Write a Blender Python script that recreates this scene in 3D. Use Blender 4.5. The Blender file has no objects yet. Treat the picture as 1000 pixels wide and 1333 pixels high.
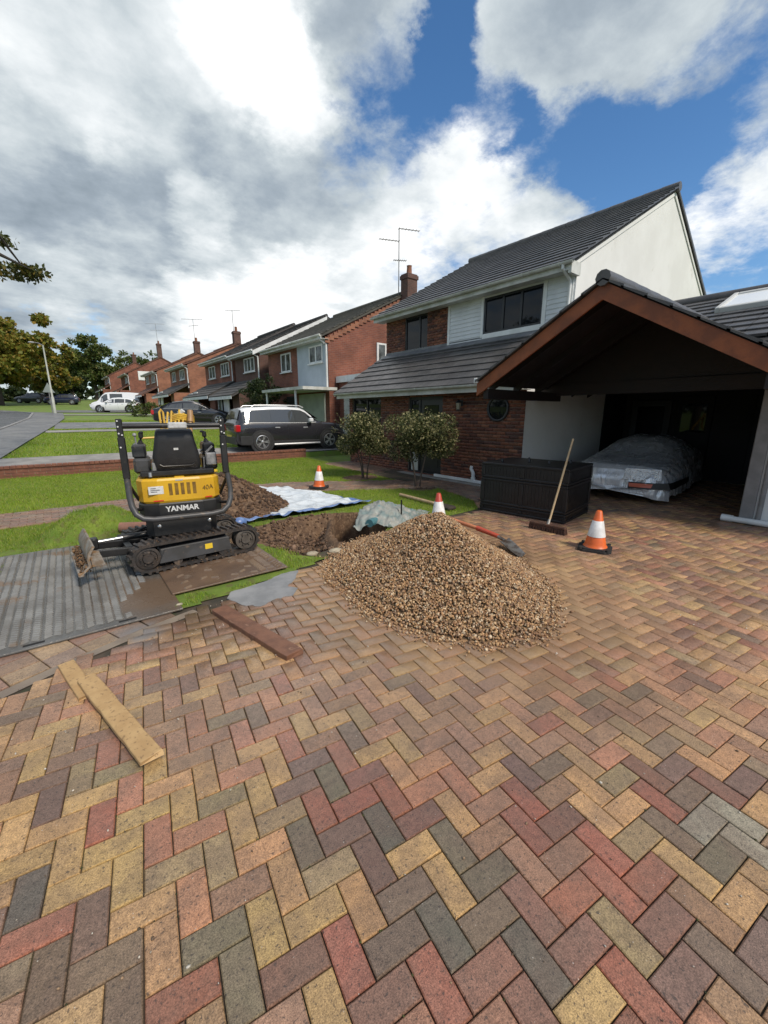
import bpy, bmesh, math, random
import numpy as np
from mathutils import Vector, Matrix, noise as mnoise

R = math.radians
rnd = random.Random(7)
npr = np.random.default_rng(11)
S = bpy.context.scene
COL = S.collection

# ---------------------------------------------------------------- camera
# world frame: X runs from the street to the houses, Y along the row of houses, Z up (metres)
cam_d = bpy.data.cameras.new('camera')
cam = bpy.data.objects.new('camera', cam_d)
COL.objects.link(cam)
cam_d.sensor_fit = 'HORIZONTAL'
cam_d.sensor_width = 36.0
cam_d.lens = 19.12
cam_d.clip_start = 0.05
cam_d.clip_end = 3000
cam.location = (0, 0, 1.66)
cam.rotation_euler = (R(90 - 13.55), 0, R(-38.7))
S.camera = cam

# ---------------------------------------------------------------- world sky
W = bpy.data.worlds.new('World')
S.world = W
W.use_nodes = True
SUN_EL, SUN_AZ = 46.0, 172.0      # azimuth clockwise from +Y


class NT:
    def __init__(s, tree):
        s.t = tree
        tree.nodes.clear()

    def n(s, kind, **kw):
        nd = s.t.nodes.new(kind)
        for k, v in kw.items():
            setattr(nd, k, v)
        return nd

    def lk(s, a, b):
        s.t.links.new(a, b)

    def val(s, sock, v):
        if hasattr(v, 'node'):
            s.lk(v, sock)
        else:
            sock.default_value = v

    def math(s, op, a, b=0.0, c=None, clamp=False):
        nd = s.n('ShaderNodeMath', operation=op)
        nd.use_clamp = clamp
        s.val(nd.inputs[0], a)
        s.val(nd.inputs[1], b)
        if c is not None:
            s.val(nd.inputs[2], c)
        return nd.outputs[0]

    def vmath(s, op, a, b=None, scale=None):
        nd = s.n('ShaderNodeVectorMath', operation=op)
        s.val(nd.inputs[0], a)
        if b is not None:
            s.val(nd.inputs[1], b)
        if scale is not None:
            s.val(nd.inputs['Scale'], scale)
        return nd.outputs['Value'] if op in ('DOT_PRODUCT', 'LENGTH') else nd.outputs[0]

    def rng(s, v, a, b, c=0.0, d=1.0, smooth=True):
        nd = s.n('ShaderNodeMapRange')
        nd.interpolation_type = 'SMOOTHSTEP' if smooth else 'LINEAR'
        s.val(nd.inputs['Value'], v)
        s.val(nd.inputs['From Min'], a)
        s.val(nd.inputs['From Max'], b)
        s.val(nd.inputs['To Min'], c)
        s.val(nd.inputs['To Max'], d)
        return nd.outputs[0]

    def noise(s, vec, scale, detail=4.0, rough=0.55, dist=0.0, col=False):
        nd = s.n('ShaderNodeTexNoise')
        if vec is not None:
            s.lk(vec, nd.inputs['Vector'])
        nd.inputs['Scale'].default_value = scale
        nd.inputs['Detail'].default_value = detail
        nd.inputs['Roughness'].default_value = rough
        nd.inputs['Distortion'].default_value = dist
        return nd.outputs['Color'] if col else nd.outputs['Fac']

    def mix(s, f, a, b, blend='MIX'):
        nd = s.n('ShaderNodeMix', data_type='RGBA', blend_type=blend)
        s.val(nd.inputs[0], f)
        for sk, v in ((nd.inputs[6], a), (nd.inputs[7], b)):
            if isinstance(v, tuple):
                v = (v[0], v[1], v[2], 1.0)
            s.val(sk, v)
        return nd.outputs[2]

    def ramp(s, f, stops):
        nd = s.n('ShaderNodeValToRGB')
        cr = nd.color_ramp
        while len(cr.elements) < len(stops):
            cr.elements.new(0.5)
        for e, (p, c) in zip(cr.elements, stops):
            e.position = p
            e.color = (c[0], c[1], c[2], 1)
        s.val(nd.inputs[0], f)
        return nd.outputs[0]


def build_sky():
    g = NT(W.node_tree)
    tc = g.n('ShaderNodeTexCoord').outputs['Generated']
    d = g.vmath('NORMALIZE', tc)
    sep = g.n('ShaderNodeSeparateXYZ')
    g.lk(d, sep.inputs[0])
    dz = g.math('MAXIMUM', sep.outputs[2], 0.0)
    inv = g.math('DIVIDE', 1.0, g.math('ADD', dz, 0.22))
    cmb = g.n('ShaderNodeCombineXYZ')
    g.lk(g.math('MULTIPLY', sep.outputs[0], inv), cmb.inputs[0])
    g.lk(g.math('MULTIPLY', sep.outputs[1], inv), cmb.inputs[1])
    p = cmb.outputs[0]
    # ragged edges: the direction is warped before the big cloud masses are laid out
    w1 = g.noise(p, 2.6, 7, 0.62, col=True)
    w1 = g.vmath('SUBTRACT', w1, (0.5, 0.5, 0.5))
    w2 = g.vmath('SUBTRACT', g.noise(p, 9.0, 6, 0.65, col=True), (0.5, 0.5, 0.5))
    dw = g.vmath('ADD', g.vmath('SCALE', w1, scale=0.17), g.vmath('SCALE', w2, scale=0.07))
    dw = g.vmath('NORMALIZE', g.vmath('ADD', d, dw))

    def blob(v, r0, r1):
        v = Vector(v).normalized()
        dt = g.vmath('DOT_PRODUCT', dw, tuple(v))
        return g.rng(dt, math.cos(R(r1)), math.cos(R(r0)))

    def total(base, items):
        acc = base
        for v, r0, r1, wgt in items:
            acc = g.math('MULTIPLY_ADD', blob(v, r0, r1), wgt, acc)
        return acc

    n1 = g.noise(p, 1.7, 10, 0.60, 0.0)
    n2 = g.noise(p, 6.0, 10, 0.64, 0.15)
    cov = g.math('ADD', g.math('MULTIPLY', g.math('SUBTRACT', n1, 0.5), 1.5), g.math('MULTIPLY', g.math('SUBTRACT', n2, 0.5), 2.3))
    cov = total(g.math('ADD', cov, 0.30), SKY_COVER)
    alpha = g.rng(cov, -0.28, 0.86)
    n3 = g.noise(p, 3.2, 10, 0.60, 0.1)
    n4 = g.noise(p, 0.9, 4, 0.5, 0.2)
    br = g.math('ADD', g.math('MULTIPLY', g.math('SUBTRACT', n3, 0.5), 1.15), g.math('MULTIPLY', g.math('SUBTRACT', n4, 0.5), 0.3))
    br = total(g.math('ADD', br, 0.59), SKY_BRIGHT)
    cloud = g.ramp(br, [(0.0, (0.20, 0.25, 0.30)), (0.30, (0.34, 0.40, 0.46)), (0.52, (0.54, 0.60, 0.635)),
                        (0.74, (0.78, 0.82, 0.84)), (0.95, (1.02, 1.03, 1.03))])
    sky = g.n('ShaderNodeTexSky')
    sky.sky_type = 'NISHITA'
    sky.sun_disc = False
    sky.sun_elevation = R(SUN_EL)
    sky.sun_rotation = R(SUN_AZ)
    sky.air_density = 1.0
    sky.dust_density = 0.3
    sky.ozone_density = 3.0
    hs = g.n('ShaderNodeHueSaturation')
    hs.inputs['Saturation'].default_value = 1.2
    g.lk(sky.outputs[0], hs.inputs['Color'])
    bg_sky = g.n('ShaderNodeBackground')
    g.lk(hs.outputs[0], bg_sky.inputs['Color'])
    bg_sky.inputs['Strength'].default_value = 0.105
    bg_cl = g.n('ShaderNodeBackground')
    g.lk(cloud, bg_cl.inputs['Color'])
    bg_cl.inputs['Strength'].default_value = 0.80
    mx = g.n('ShaderNodeMixShader')
    g.lk(alpha, mx.inputs[0])
    g.lk(bg_sky.outputs[0], mx.inputs[1])
    g.lk(bg_cl.outputs[0], mx.inputs[2])
    out = g.n('ShaderNodeOutputWorld')
    g.lk(mx.outputs[0], out.inputs['Surface'])


# cloud layout: direction, inner and outer angular radius in degrees, weight
SKY_COVER = [
    ((0.678, 0.577, 0.455), 0.5, 6.0, 0.30), ((0.798, 0.453, 0.397), 0.5, 5.0, 0.28), ((0.612, 0.630, 0.479), 0.3, 4.0, 0.20), ((0.754, 0.512, 0.411), 0.3, 5.0, 0.20), ((0.838, 0.362, 0.409), 0.2, 3.0, 0.25), ((0.874, 0.288, 0.391), 0.5, 4.0, 0.35),
    ((0.677, 0.531, 0.510), 0.5, 5.0, -0.75),
    ((0.588, 0.608, 0.533), 0.5, 5.0, -0.55),
    ((0.594, 0.564, 0.574), 0.5, 4.5, -0.75),
    ((0.563, 0.561, 0.607), 0.5, 4.0, -0.50),
    ((0.495, 0.658, 0.567), 0.3, 4.0, -0.50),
    ((0.479, 0.691, 0.541), 0.3, 3.0, -0.30),
    ((0.575, 0.662, 0.480), 0.3, 4.0, -0.30),
    ((0.747, 0.469, 0.472), 1.0, 6.0, -0.70),
    ((0.692, 0.554, 0.462), 0.5, 5.0, 0.22),
    ((0.732, 0.502, 0.460), 0.5, 4.0, 0.15),
    ((0.684, 0.616, 0.390), 1.0, 7.0, 0.30),
    ((0.610, 0.668, 0.426), 1.0, 6.0, 0.28),
    ((0.784, 0.509, 0.356), 1.0, 6.0, 0.25),
    ((0.829, 0.417, 0.374), 0.5, 4.0, 0.18),
    ((0.814, 0.391, 0.429), 2.0, 8.0, -0.75),
    ((0.839, 0.321, 0.440), 3.0, 9.0, -0.80),
    ((0.855, 0.342, 0.390), 2.0, 7.0, -0.60),
    ((0.882, 0.256, 0.396), 1.0, 6.0, -0.35),
    ((0.943, 0.225, 0.244), 1.0, 6.0, -0.60),
    ((0.914, 0.288, 0.284), 1.0, 5.0, -0.30),
    ((0.303, 0.850, 0.431), 0.3, 3.2, -1.20),
    ((0.441, 0.778, 0.447), 0.3, 4.0, -0.30),
    ((0.371, 0.828, 0.421), 0.3, 3.0, -0.30),
    ((0.060, 0.991, 0.117), 1.0, 6.0, -0.50),
    ((0.671, 0.462, 0.580), 2.0, 7.0, 0.75),
    ((0.750, 0.379, 0.542), 3.0, 9.0, 0.75),
    ((0.787, 0.292, 0.544), 3.0, 9.0, 0.60),
    ((0.632, 0.518, 0.576), 0.5, 4.0, 0.45),
    ((0.919, 0.241, 0.311), 1.5, 6.0, 0.70),
    ((0.877, 0.219, 0.427), 0.5, 3.2, 0.60),
    ((0.479, 0.635, 0.606), 1.0, 6.0, 0.60),
    ((0.441, 0.689, 0.576), 1.0, 5.0, 0.30),
    ((0.441, 0.865, 0.200), 8.0, 22.0, 0.70),
    ((0.300, 0.790, 0.552), 8.0, 14.0, 0.60),
    ((0.100, 0.900, 0.420), 12.0, 25.0, 0.75),
    ((-0.4, 0.85, 0.4), 20.0, 40.0, 0.35),
]
SKY_BRIGHT = [
    ((0.109, 0.857, 0.503), 4.0, 14.0, 0.05), ((0.190, 0.880, 0.435), 1.0, 7.0, 0.08), ((0.02, 0.88, 0.47), 2.0, 9.0, 0.04),
    ((0.325, 0.750, 0.580), 1.5, 7.0, 0.40), ((0.385, 0.760, 0.525), 1.0, 6.0, 0.34), ((0.30, 0.72, 0.63), 2.0, 9.0, 0.25),
    ((0.430, 0.870, 0.185), 2.0, 9.5, 0.52), ((0.280, 0.935, 0.190), 1.0, 6.0, 0.35), ((0.60, 0.74, 0.29), 2.0, 8.0, 0.22),
    ((0.034, 0.929, 0.368), 1.5, 7.0, -0.22), ((0.166, 0.923, 0.340), 1.0, 7.0, -0.20), ((0.10, 0.93, 0.335), 1.0, 6.0, -0.10),
    ((0.238, 0.882, 0.407), 1.0, 7.0, -0.22), ((0.330, 0.845, 0.420), 1.0, 6.0, -0.14), ((0.42, 0.81, 0.41), 1.0, 6.5, -0.16), ((0.275, 0.890, 0.362), 0.5, 4.0, 0.26),
    ((0.38, 0.865, 0.33), 1.0, 5.0, -0.10), ((0.684, 0.616, 0.390), 3.0, 12.0, 0.16), ((0.930, 0.245, 0.305), 3.0, 9.0, 0.20),
    ((0.690, 0.553, 0.467), 1.0, 8.0, 0.10), ((0.750, 0.360, 0.575), 6.0, 16.0, -0.14),
    ((0.440, 0.665, 0.605), 1.0, 6.0, -0.26), ((0.03, 0.985, 0.17), 3.0, 11.0, -0.18), ((0.10, 0.97, 0.24), 1.0, 6.0, 0.10),
]
build_sky()

sun_d = bpy.data.lights.new('sun', 'SUN')
sun_d.energy = 2.5
sun_d.angle = R(11)
sun_d.color = (1.0, 0.90, 0.77)
sun = bpy.data.objects.new('sun', sun_d)
COL.objects.link(sun)
_sd = Vector((math.sin(R(SUN_AZ)) * math.cos(R(SUN_EL)), math.cos(R(SUN_AZ)) * math.cos(R(SUN_EL)), math.sin(R(SUN_EL))))
sun.rotation_euler = _sd.to_track_quat('Z', 'Y').to_euler()
sun.location = _sd * 60

S.view_settings.view_transform = 'Standard'
S.view_settings.look = 'None'
S.view_settings.exposure = 0.50
S.view_settings.gamma = 1.0
S.view_settings.use_curve_mapping = False
S.render.engine = 'CYCLES'
S.cycles.max_bounces = 8
S.cycles.diffuse_bounces = 4
S.cycles.transparent_max_bounces = 16


# ---------------------------------------------------------------- mesh helpers
class MB:
    """collects shapes; build() links them as ONE mesh object"""

    def __init__(s):
        s.v = []
        s.f = []
        s.m = []
        s.mi = 0

    def add(s, vs, fs):
        b = len(s.v)
        s.v.extend([tuple(x) for x in vs])
        for f in fs:
            s.f.append(tuple(i + b for i in f))
            s.m.append(s.mi)
        return s

    def box(s, x0, x1, y0, y1, z0, z1, M=None):
        vs = [Vector((x, y, z)) for z in (z0, z1) for y in (y0, y1) for x in (x0, x1)]
        if M is not None:
            vs = [M @ v for v in vs]
        return s.add(vs, [(0, 2, 3, 1), (4, 5, 7, 6), (0, 1, 5, 4), (2, 6, 7, 3), (0, 4, 6, 2), (1, 3, 7, 5)])

    def bbox(s, x0, x1, y0, y1, z0, z1, c=0.004, M=None):
        """box with all edges chamfered by c"""
        bm = bmesh.new()
        bmesh.ops.create_cube(bm, size=1.0)
        for v in bm.verts:
            v.co = Vector((x0 + (v.co.x + .5) * (x1 - x0), y0 + (v.co.y + .5) * (y1 - y0), z0 + (v.co.z + .5) * (z1 - z0)))
        bmesh.ops.bevel(bm, geom=bm.edges[:], offset=c, segments=1, affect='EDGES')
        bm.verts.index_update()
        vs = [M @ v.co if M is not None else v.co.copy() for v in bm.verts]
        fs = [[v.index for v in f.verts] for f in bm.faces]
        bm.free()
        return s.add(vs, fs)

    def bar(s, p, q, w, h, up=(0, 0, 1), c=0.0):
        p, q = Vector(p), Vector(q)
        d = q - p
        L = d.length
        x = d.normalized()
        u = Vector(up)
        if abs(x.dot(u)) > 0.98:
            u = Vector((0, 1, 0))
        y = u.cross(x).normalized()
        z = x.cross(y)
        M = Matrix(((x.x, y.x, z.x, p.x), (x.y, y.y, z.y, p.y), (x.z, y.z, z.z, p.z), (0, 0, 0, 1)))
        if c:
            return s.bbox(0, L, -w / 2, w / 2, -h / 2, h / 2, c, M)
        return s.box(0, L, -w / 2, w / 2, -h / 2, h / 2, M)

    def tube(s, pts, r, n=8, cap=True):
        pts = [Vector(p) for p in pts]
        rs = r if isinstance(r, (list, tuple)) else [r] * len(pts)
        rings = []
        prev = None
        for i, p in enumerate(pts):
            if i == 0:
                t = pts[1] - pts[0]
            elif i == len(pts) - 1:
                t = pts[-1] - pts[-2]
            else:
                t = (pts[i + 1] - pts[i]).normalized() + (pts[i] - pts[i - 1]).normalized()
            t.normalize()
            if prev is None:
                a = Vector((0, 0, 1)) if abs(t.z) < 0.9 else Vector((1, 0, 0))
                x = a.cross(t).normalized()
            else:
                x = (prev - t * prev.dot(t)).normalized()
            prev = x
            y = t.cross(x)
            rings.append([p + (x * math.cos(2 * math.pi * k / n) + y * math.sin(2 * math.pi * k / n)) * rs[i] for k in range(n)])
        vs = [v for rg in rings for v in rg]
        fs = []
        for i in range(len(pts) - 1):
            for k in range(n):
                a, b = i * n + k, i * n + (k + 1) % n
                fs.append((a, b, b + n, a + n))
        if cap:
            fs.append(tuple(reversed(range(n))))
            fs.append(tuple(range((len(pts) - 1) * n, len(pts) * n)))
        return s.add(vs, fs)

    def cyl(s, p, q, r0, r1=None, n=16):
        return s.tube([p, q], [r0, r0 if r1 is None else r1], n)

    def lathe(s, prof, n=24, M=None, sx=1.0, sy=1.0):
        """profile of (radius, z); closed with fans where the radius is 0"""
        vs, fs, idx = [], [], []
        for r, z in prof:
            if r <= 1e-6:
                idx.append([len(vs)])
                vs.append(Vector((0, 0, z)))
            else:
                idx.append(list(range(len(vs), len(vs) + n)))
                vs += [Vector((r * sx * math.cos(2 * math.pi * k / n), r * sy * math.sin(2 * math.pi * k / n), z)) for k in range(n)]
        for a, b in zip(idx, idx[1:]):
            for k in range(n):
                k2 = (k + 1) % n
                if len(a) == 1 and len(b) == 1:
                    continue
                if len(a) == 1:
                    fs.append((a[0], b[k2], b[k]))
                elif len(b) == 1:
                    fs.append((a[k], a[k2], b[0]))
                else:
                    fs.append((a[k], a[k2], b[k2], b[k]))
        if M is not None:
            vs = [M @ v for v in vs]
        return s.add(vs, fs)

    def prism(s, poly, axis, a, b):
        """extrude a 2-D outline along an axis from a to b"""
        def P(u, v, w):
            return {'x': (w, u, v), 'y': (u, w, v), 'z': (u, v, w)}[axis]
        n = len(poly)
        vs = [P(u, v, a) for u, v in poly] + [P(u, v, b) for u, v in poly]
        fs = [tuple(range(n)), tuple(reversed(range(n, 2 * n)))]
        fs += [(i, i + n, (i + 1) % n + n, (i + 1) % n) for i in range(n)]
        return s.add(vs, fs)

    def sphere(s, c, r, n=10, m=6, sx=1, sy=1, sz=1):
        M = Matrix.Translation(Vector(c)) @ Matrix.Diagonal((sx, sy, sz, 1))
        pr = [(r * math.sin(math.pi * i / m) if 0 < i < m else 0, -r * math.cos(math.pi * i / m)) for i in range(m + 1)]
        return s.lathe(pr, n, M)

    def mesh(s, name, mats, smooth=False, off=None, fix=True):
        me = bpy.data.meshes.new(name)
        vs = s.v if off is None else [(v[0] - off[0], v[1] - off[1], v[2] - off[2]) for v in s.v]
        me.from_pydata(vs, [], s.f)
        for mt in (mats if isinstance(mats, (list, tuple)) else [mats]):
            me.materials.append(mt)
        if max(s.m, default=0) > 0:
            me.polygons.foreach_set('material_index', s.m)
        if fix:
            bm = bmesh.new()
            bm.from_mesh(me)
            bmesh.ops.recalc_face_normals(bm, faces=bm.faces)
            bm.to_mesh(me)
            bm.free()
        if smooth:
            sm = math.radians(38 if smooth is True else smooth)
            me.shade_smooth()
            try:
                me.set_sharp_from_angle(angle=sm)
            except Exception:
                pass
        me.update()
        return me

    def build(s, name, mats, parent=None, smooth=False, world=False, kind=None, fix=True):
        """world=True: the shapes were given in world coordinates, the root is an unrotated Empty"""
        off = None
        if world and parent is not None:
            r = parent
            off = Vector((0, 0, 0))
            while r is not None:
                off += r.location
                r = r.parent
        o = bpy.data.objects.new(name, s.mesh(name, mats, smooth, off, fix))
        COL.objects.link(o)
        o.parent = parent
        if kind:
            o['kind'] = kind
        return o


def tag(o, label=None, cat=None, group=None, kind=None):
    if label:
        o['label'] = label
    if cat:
        o['category'] = cat
    if group:
        o['group'] = group
    if kind:
        o['kind'] = kind
    return o


def thing(name, label, cat, loc=(0, 0, 0), rz=0.0, group=None):
    o = bpy.data.objects.new(name, None)
    o.empty_display_size = 0.2
    COL.objects.link(o)
    o.location = loc
    o.rotation_euler = (0, 0, rz)
    return tag(o, label, cat, group)


def inst(name, me, parent=None, loc=(0, 0, 0), rot=(0, 0, 0), scale=None):
    o = bpy.data.objects.new(name, me)
    COL.objects.link(o)
    o.parent = parent
    o.location = loc
    o.rotation_euler = rot
    if scale:
        o.scale = scale
    return o


def copy_tree(o, parent=None):
    c = o.copy()
    COL.objects.link(c)
    c.parent = parent
    for ch in list(o.children):
        copy_tree(ch, c)
    return c


def np_mesh(name, verts, faces, mats, smooth=False, cols=None, mat_idx=None):
    """fast mesh from numpy arrays, all faces with the same number of corners"""
    me = bpy.data.meshes.new(name)
    nv, nf, k = len(verts), len(faces), faces.shape[1]
    me.vertices.add(nv)
    me.vertices.foreach_set('co', np.ascontiguousarray(verts, dtype=np.float32).ravel())
    me.loops.add(nf * k)
    me.loops.foreach_set('vertex_index', np.ascontiguousarray(faces, dtype=np.int32).ravel())
    me.polygons.add(nf)
    me.polygons.foreach_set('loop_start', np.arange(0, nf * k, k, dtype=np.int32))
    if smooth:
        me.polygons.foreach_set('use_smooth', np.ones(nf, dtype=bool))
    for mt in (mats if isinstance(mats, (list, tuple)) else [mats]):
        me.materials.append(mt)
    if mat_idx is not None:
        me.polygons.foreach_set('material_index', np.asarray(mat_idx, dtype=np.int32))
    if cols is not None:      # one colour per vertex
        at = me.color_attributes.new('tone', 'FLOAT_COLOR', 'POINT')
        c4 = np.ones((nv, 4), dtype=np.float32)
        c4[:, :3] = cols
        at.data.foreach_set('color', c4.ravel())
    me.update(calc_edges=True)
    me.validate()
    return me


def link(name, me, parent=None):
    o = bpy.data.objects.new(name, me)
    COL.objects.link(o)
    o.parent = parent
    return o


# ---------------------------------------------------------------- materials
def mat(name, c1, c2=None, scale=6.0, rough=0.7, metal=0.0, bump=0.0, bscale=60.0, c3=None, s3=40.0, f3=0.5,
        spec=0.5, rvar=0.0, coat=0.0, src=None, patches=(), detail=5.0, lo=0.35, hi=0.65, bdist=0.01):
    m = bpy.data.materials.new(name)
    m.use_nodes = True
    g = NT(m.node_tree)
    out = g.n('ShaderNodeOutputMaterial')
    b = g.n('ShaderNodeBsdfPrincipled')
    g.lk(b.outputs[0], out.inputs[0])
    pos = g.n('ShaderNodeNewGeometry').outputs['Position']
    if src == 'object':
        col = g.n('ShaderNodeObjectInfo').outputs['Color']
    elif src == 'tone':
        at = g.n('ShaderNodeAttribute')
        at.attribute_name = 'tone'
        col = at.outputs['Color']
    else:
        rgb = g.n('ShaderNodeRGB')
        rgb.outputs[0].default_value = (*c1, 1)
        col = rgb.outputs[0]
    if c2 is not None:
        f = g.rng(g.noise(pos, scale, detail, 0.6), lo, hi)
        if src:
            col = g.mix(f, col, c2, 'MULTIPLY')
        else:
            col = g.mix(f, col, c2)
    if c3 is not None:
        f = g.rng(g.noise(pos, s3, 3, 0.6), f3, f3 + 0.12)
        col = g.mix(f, col, c3)
    for (ctr, r0, r1, pc_, amt) in patches:
        dv = g.vmath('LENGTH', g.vmath('SUBTRACT', pos, ctr))
        dv = g.math('MULTIPLY_ADD', g.noise(pos, 3.5, 5, 0.65), 0.5, dv)
        col = g.mix(g.math('MULTIPLY', g.rng(dv, r0 + 0.25, r1 + 0.25, 1, 0), amt), col, pc_)
    g.val(b.inputs['Base Color'], col)
    b.inputs['Metallic'].default_value = metal
    b.inputs['Specular IOR Level'].default_value = spec
    if rvar:
        rr = g.rng(g.noise(pos, 3.0, 4, 0.6), 0.3, 0.7, max(0.03, rough - rvar), min(1, rough + rvar))
        g.lk(rr, b.inputs['Roughness'])
    else:
        b.inputs['Roughness'].default_value = rough
    if coat:
        b.inputs['Coat Weight'].default_value = coat
        b.inputs['Coat Roughness'].default_value = 0.06
    if bump:
        bp = g.n('ShaderNodeBump')
        bp.inputs['Strength'].default_value = bump
        bp.inputs['Distance'].default_value = bdist
        g.lk(g.noise(pos, bscale, 4, 0.65), bp.inputs['Height'])
        g.lk(bp.outputs[0], b.inputs['Normal'])
    return m


def glass_mat(name, tint=(0.02, 0.025, 0.03), rough=0.03, spec=0.9):
    """dark window glass seen from outside: a deep mirror with little light behind"""
    m = mat(name, tint, rough=rough, spec=spec)
    return m


def brick_mat(name, c1, c2, mortar, scale=1.0, axis='x'):
    """far walls: brick courses as material only; axis = the horizontal axis of the wall"""
    m = bpy.data.materials.new(name)
    m.use_nodes = True
    g = NT(m.node_tree)
    out = g.n('ShaderNodeOutputMaterial')
    b = g.n('ShaderNodeBsdfPrincipled')
    g.lk(b.outputs[0], out.inputs[0])
    pos = g.n('ShaderNodeNewGeometry').outputs['Position']
    sp = g.n('ShaderNodeSeparateXYZ')
    g.lk(pos, sp.inputs[0])
    cb = g.n('ShaderNodeCombineXYZ')
    g.lk(g.math('ADD', sp.outputs[0], sp.outputs[1]), cb.inputs[0])
    g.lk(sp.outputs[2], cb.inputs[1])
    bt = g.n('ShaderNodeTexBrick')
    g.lk(cb.outputs[0], bt.inputs['Vector'])
    bt.inputs['Scale'].default_value = scale
    bt.inputs['Brick Width'].default_value = 0.225
    bt.inputs['Row Height'].default_value = 0.075
    bt.inputs['Mortar Size'].default_value = 0.006
    bt.inputs['Color1'].default_value = (*c1, 1)
    bt.inputs['Color2'].default_value = (*c2, 1)
    bt.inputs['Mortar'].default_value = (*mortar, 1)
    big = g.rng(g.noise(pos, 1.3, 5, 0.6), 0.3, 0.7, 0.75, 1.2)
    vm = g.n('ShaderNodeVectorMath', operation='SCALE')
    g.lk(bt.outputs['Color'], vm.inputs[0])
    g.lk(big, vm.inputs['Scale'])
    g.lk(vm.outputs[0], b.inputs['Base Color'])
    b.inputs['Roughness'].default_value = 0.85
    bp = g.n('ShaderNodeBump')
    bp.inputs['Strength'].default_value = 0.5
    bp.inputs['Distance'].default_value = 0.01
    bp.invert = True
    g.lk(bt.outputs['Fac'], bp.inputs['Height'])
    g.lk(bp.outputs[0], b.inputs['Normal'])
    return m


def leaf_mat(name, c1, c2, c3=None):
    m = bpy.data.materials.new(name)
    m.use_nodes = True
    g = NT(m.node_tree)
    out = g.n('ShaderNodeOutputMaterial')
    at = g.n('ShaderNodeAttribute')
    at.attribute_name = 'tone'
    sp = g.n('ShaderNodeSeparateColor')
    g.lk(at.outputs['Color'], sp.inputs[0])
    col = g.mix(sp.outputs[0], c1, c2)
    if c3:
        col = g.mix(g.rng(sp.outputs[1], 0.62, 0.80), col, c3)
    b = g.n('ShaderNodeBsdfPrincipled')
    g.lk(col, b.inputs['Base Color'])
    b.inputs['Roughness'].default_value = 0.55
    b.inputs['Specular IOR Level'].default_value = 0.35
    tr = g.n('ShaderNodeBsdfTranslucent')
    g.lk(col, tr.inputs['Color'])
    mx = g.n('ShaderNodeMixShader')
    mx.inputs[0].default_value = 0.3
    g.lk(b.outputs[0], mx.inputs[1])
    g.lk(tr.outputs[0], mx.inputs[2])
    g.lk(mx.outputs[0], out.inputs[0])
    return m


# ---------------------------------------------------------------- ground
def terr(y):
    y = np.asarray(y, dtype=float)
    return np.interp(y, [-400, 8, 13.4, 13.42, 40, 53, 80, 120, 240, 600], [0, 0, 0.12, 0.31, 1.66, 1.80, 3.05, 5.0, 8.0, 12])


def T(y):
    return float(terr(y))


def in_poly(x, y, poly):
    x = np.asarray(x, dtype=float)
    y = np.asarray(y, dtype=float)
    r = np.zeros(np.broadcast(x, y).shape, dtype=bool)
    n = len(poly)
    for i in range(n):
        x0, y0 = poly[i]
        x1, y1 = poly[(i + 1) % n]
        c = ((y0 > y) != (y1 > y))
        with np.errstate(divide='ignore', invalid='ignore'):
            r ^= c & (x < (x1 - x0) * (y - y0) / (y1 - y0 + 1e-12) + x0)
    return r


def vnoise(x, y, s, seed=0):
    """cheap smooth value noise for arrays"""
    x = np.asarray(x) * s + seed * 17.3
    y = np.asarray(y) * s + seed * 9.1
    xi, yi = np.floor(x).astype(np.int64), np.floor(y).astype(np.int64)
    fx, fy = x - xi, y - yi
    fx, fy = fx * fx * (3 - 2 * fx), fy * fy * (3 - 2 * fy)

    def h(a, b):
        n = (a * 374761393 + b * 668265263 + seed * 1442695) & 0x7fffffff
        n = ((n ^ (n >> 13)) * 1274126177) & 0x7fffffff
        return ((n ^ (n >> 16)) & 0xffff) / 65535.0
    return (h(xi, yi) * (1 - fx) + h(xi + 1, yi) * fx) * (1 - fy) + (h(xi, yi + 1) * (1 - fx) + h(xi + 1, yi + 1) * fx) * fy


M_soil = mat('soil', (0.150, 0.088, 0.048), (0.075, 0.043, 0.025), 5, 0.9, bump=0.9, bscale=38, c3=(0.19, 0.12, 0.07), s3=22, bdist=0.02)
M_turf = mat('turf', (0.10, 0.165, 0.018), (0.165, 0.225, 0.026), 2.5, 0.9, bump=0.8, bscale=120, c3=(0.12, 0.13, 0.03), s3=9)
M_farturf = mat('far_turf', (0.11, 0.19, 0.024), (0.16, 0.225, 0.034), 0.6, 0.9, bump=0.6, bscale=25, c3=(0.14, 0.155, 0.045), s3=2.5)
M_sand = mat('joint_sand', (0.085, 0.062, 0.043), (0.04, 0.036, 0.024), 5, 0.95, bump=0.6, bscale=150, c3=(0.045, 0.06, 0.018), s3=4, f3=0.58)
M_tarmac = mat('tarmac', (0.062, 0.065, 0.07), (0.10, 0.10, 0.105), 0.8, 0.42, rvar=0.18, bump=0.3, bscale=80)
M_footpath = mat('footpath_tarmac', (0.12, 0.12, 0.125), (0.19, 0.185, 0.18), 1.1, 0.45, rvar=0.15, bump=0.3, bscale=60)
M_concrete = mat('concrete', (0.30, 0.285, 0.26), (0.20, 0.19, 0.175), 2.2, 0.75, bump=0.35, bscale=70)
M_kerb = mat('kerb_stone', (0.30, 0.29, 0.28), (0.2, 0.2, 0.19), 3, 0.75)

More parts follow.
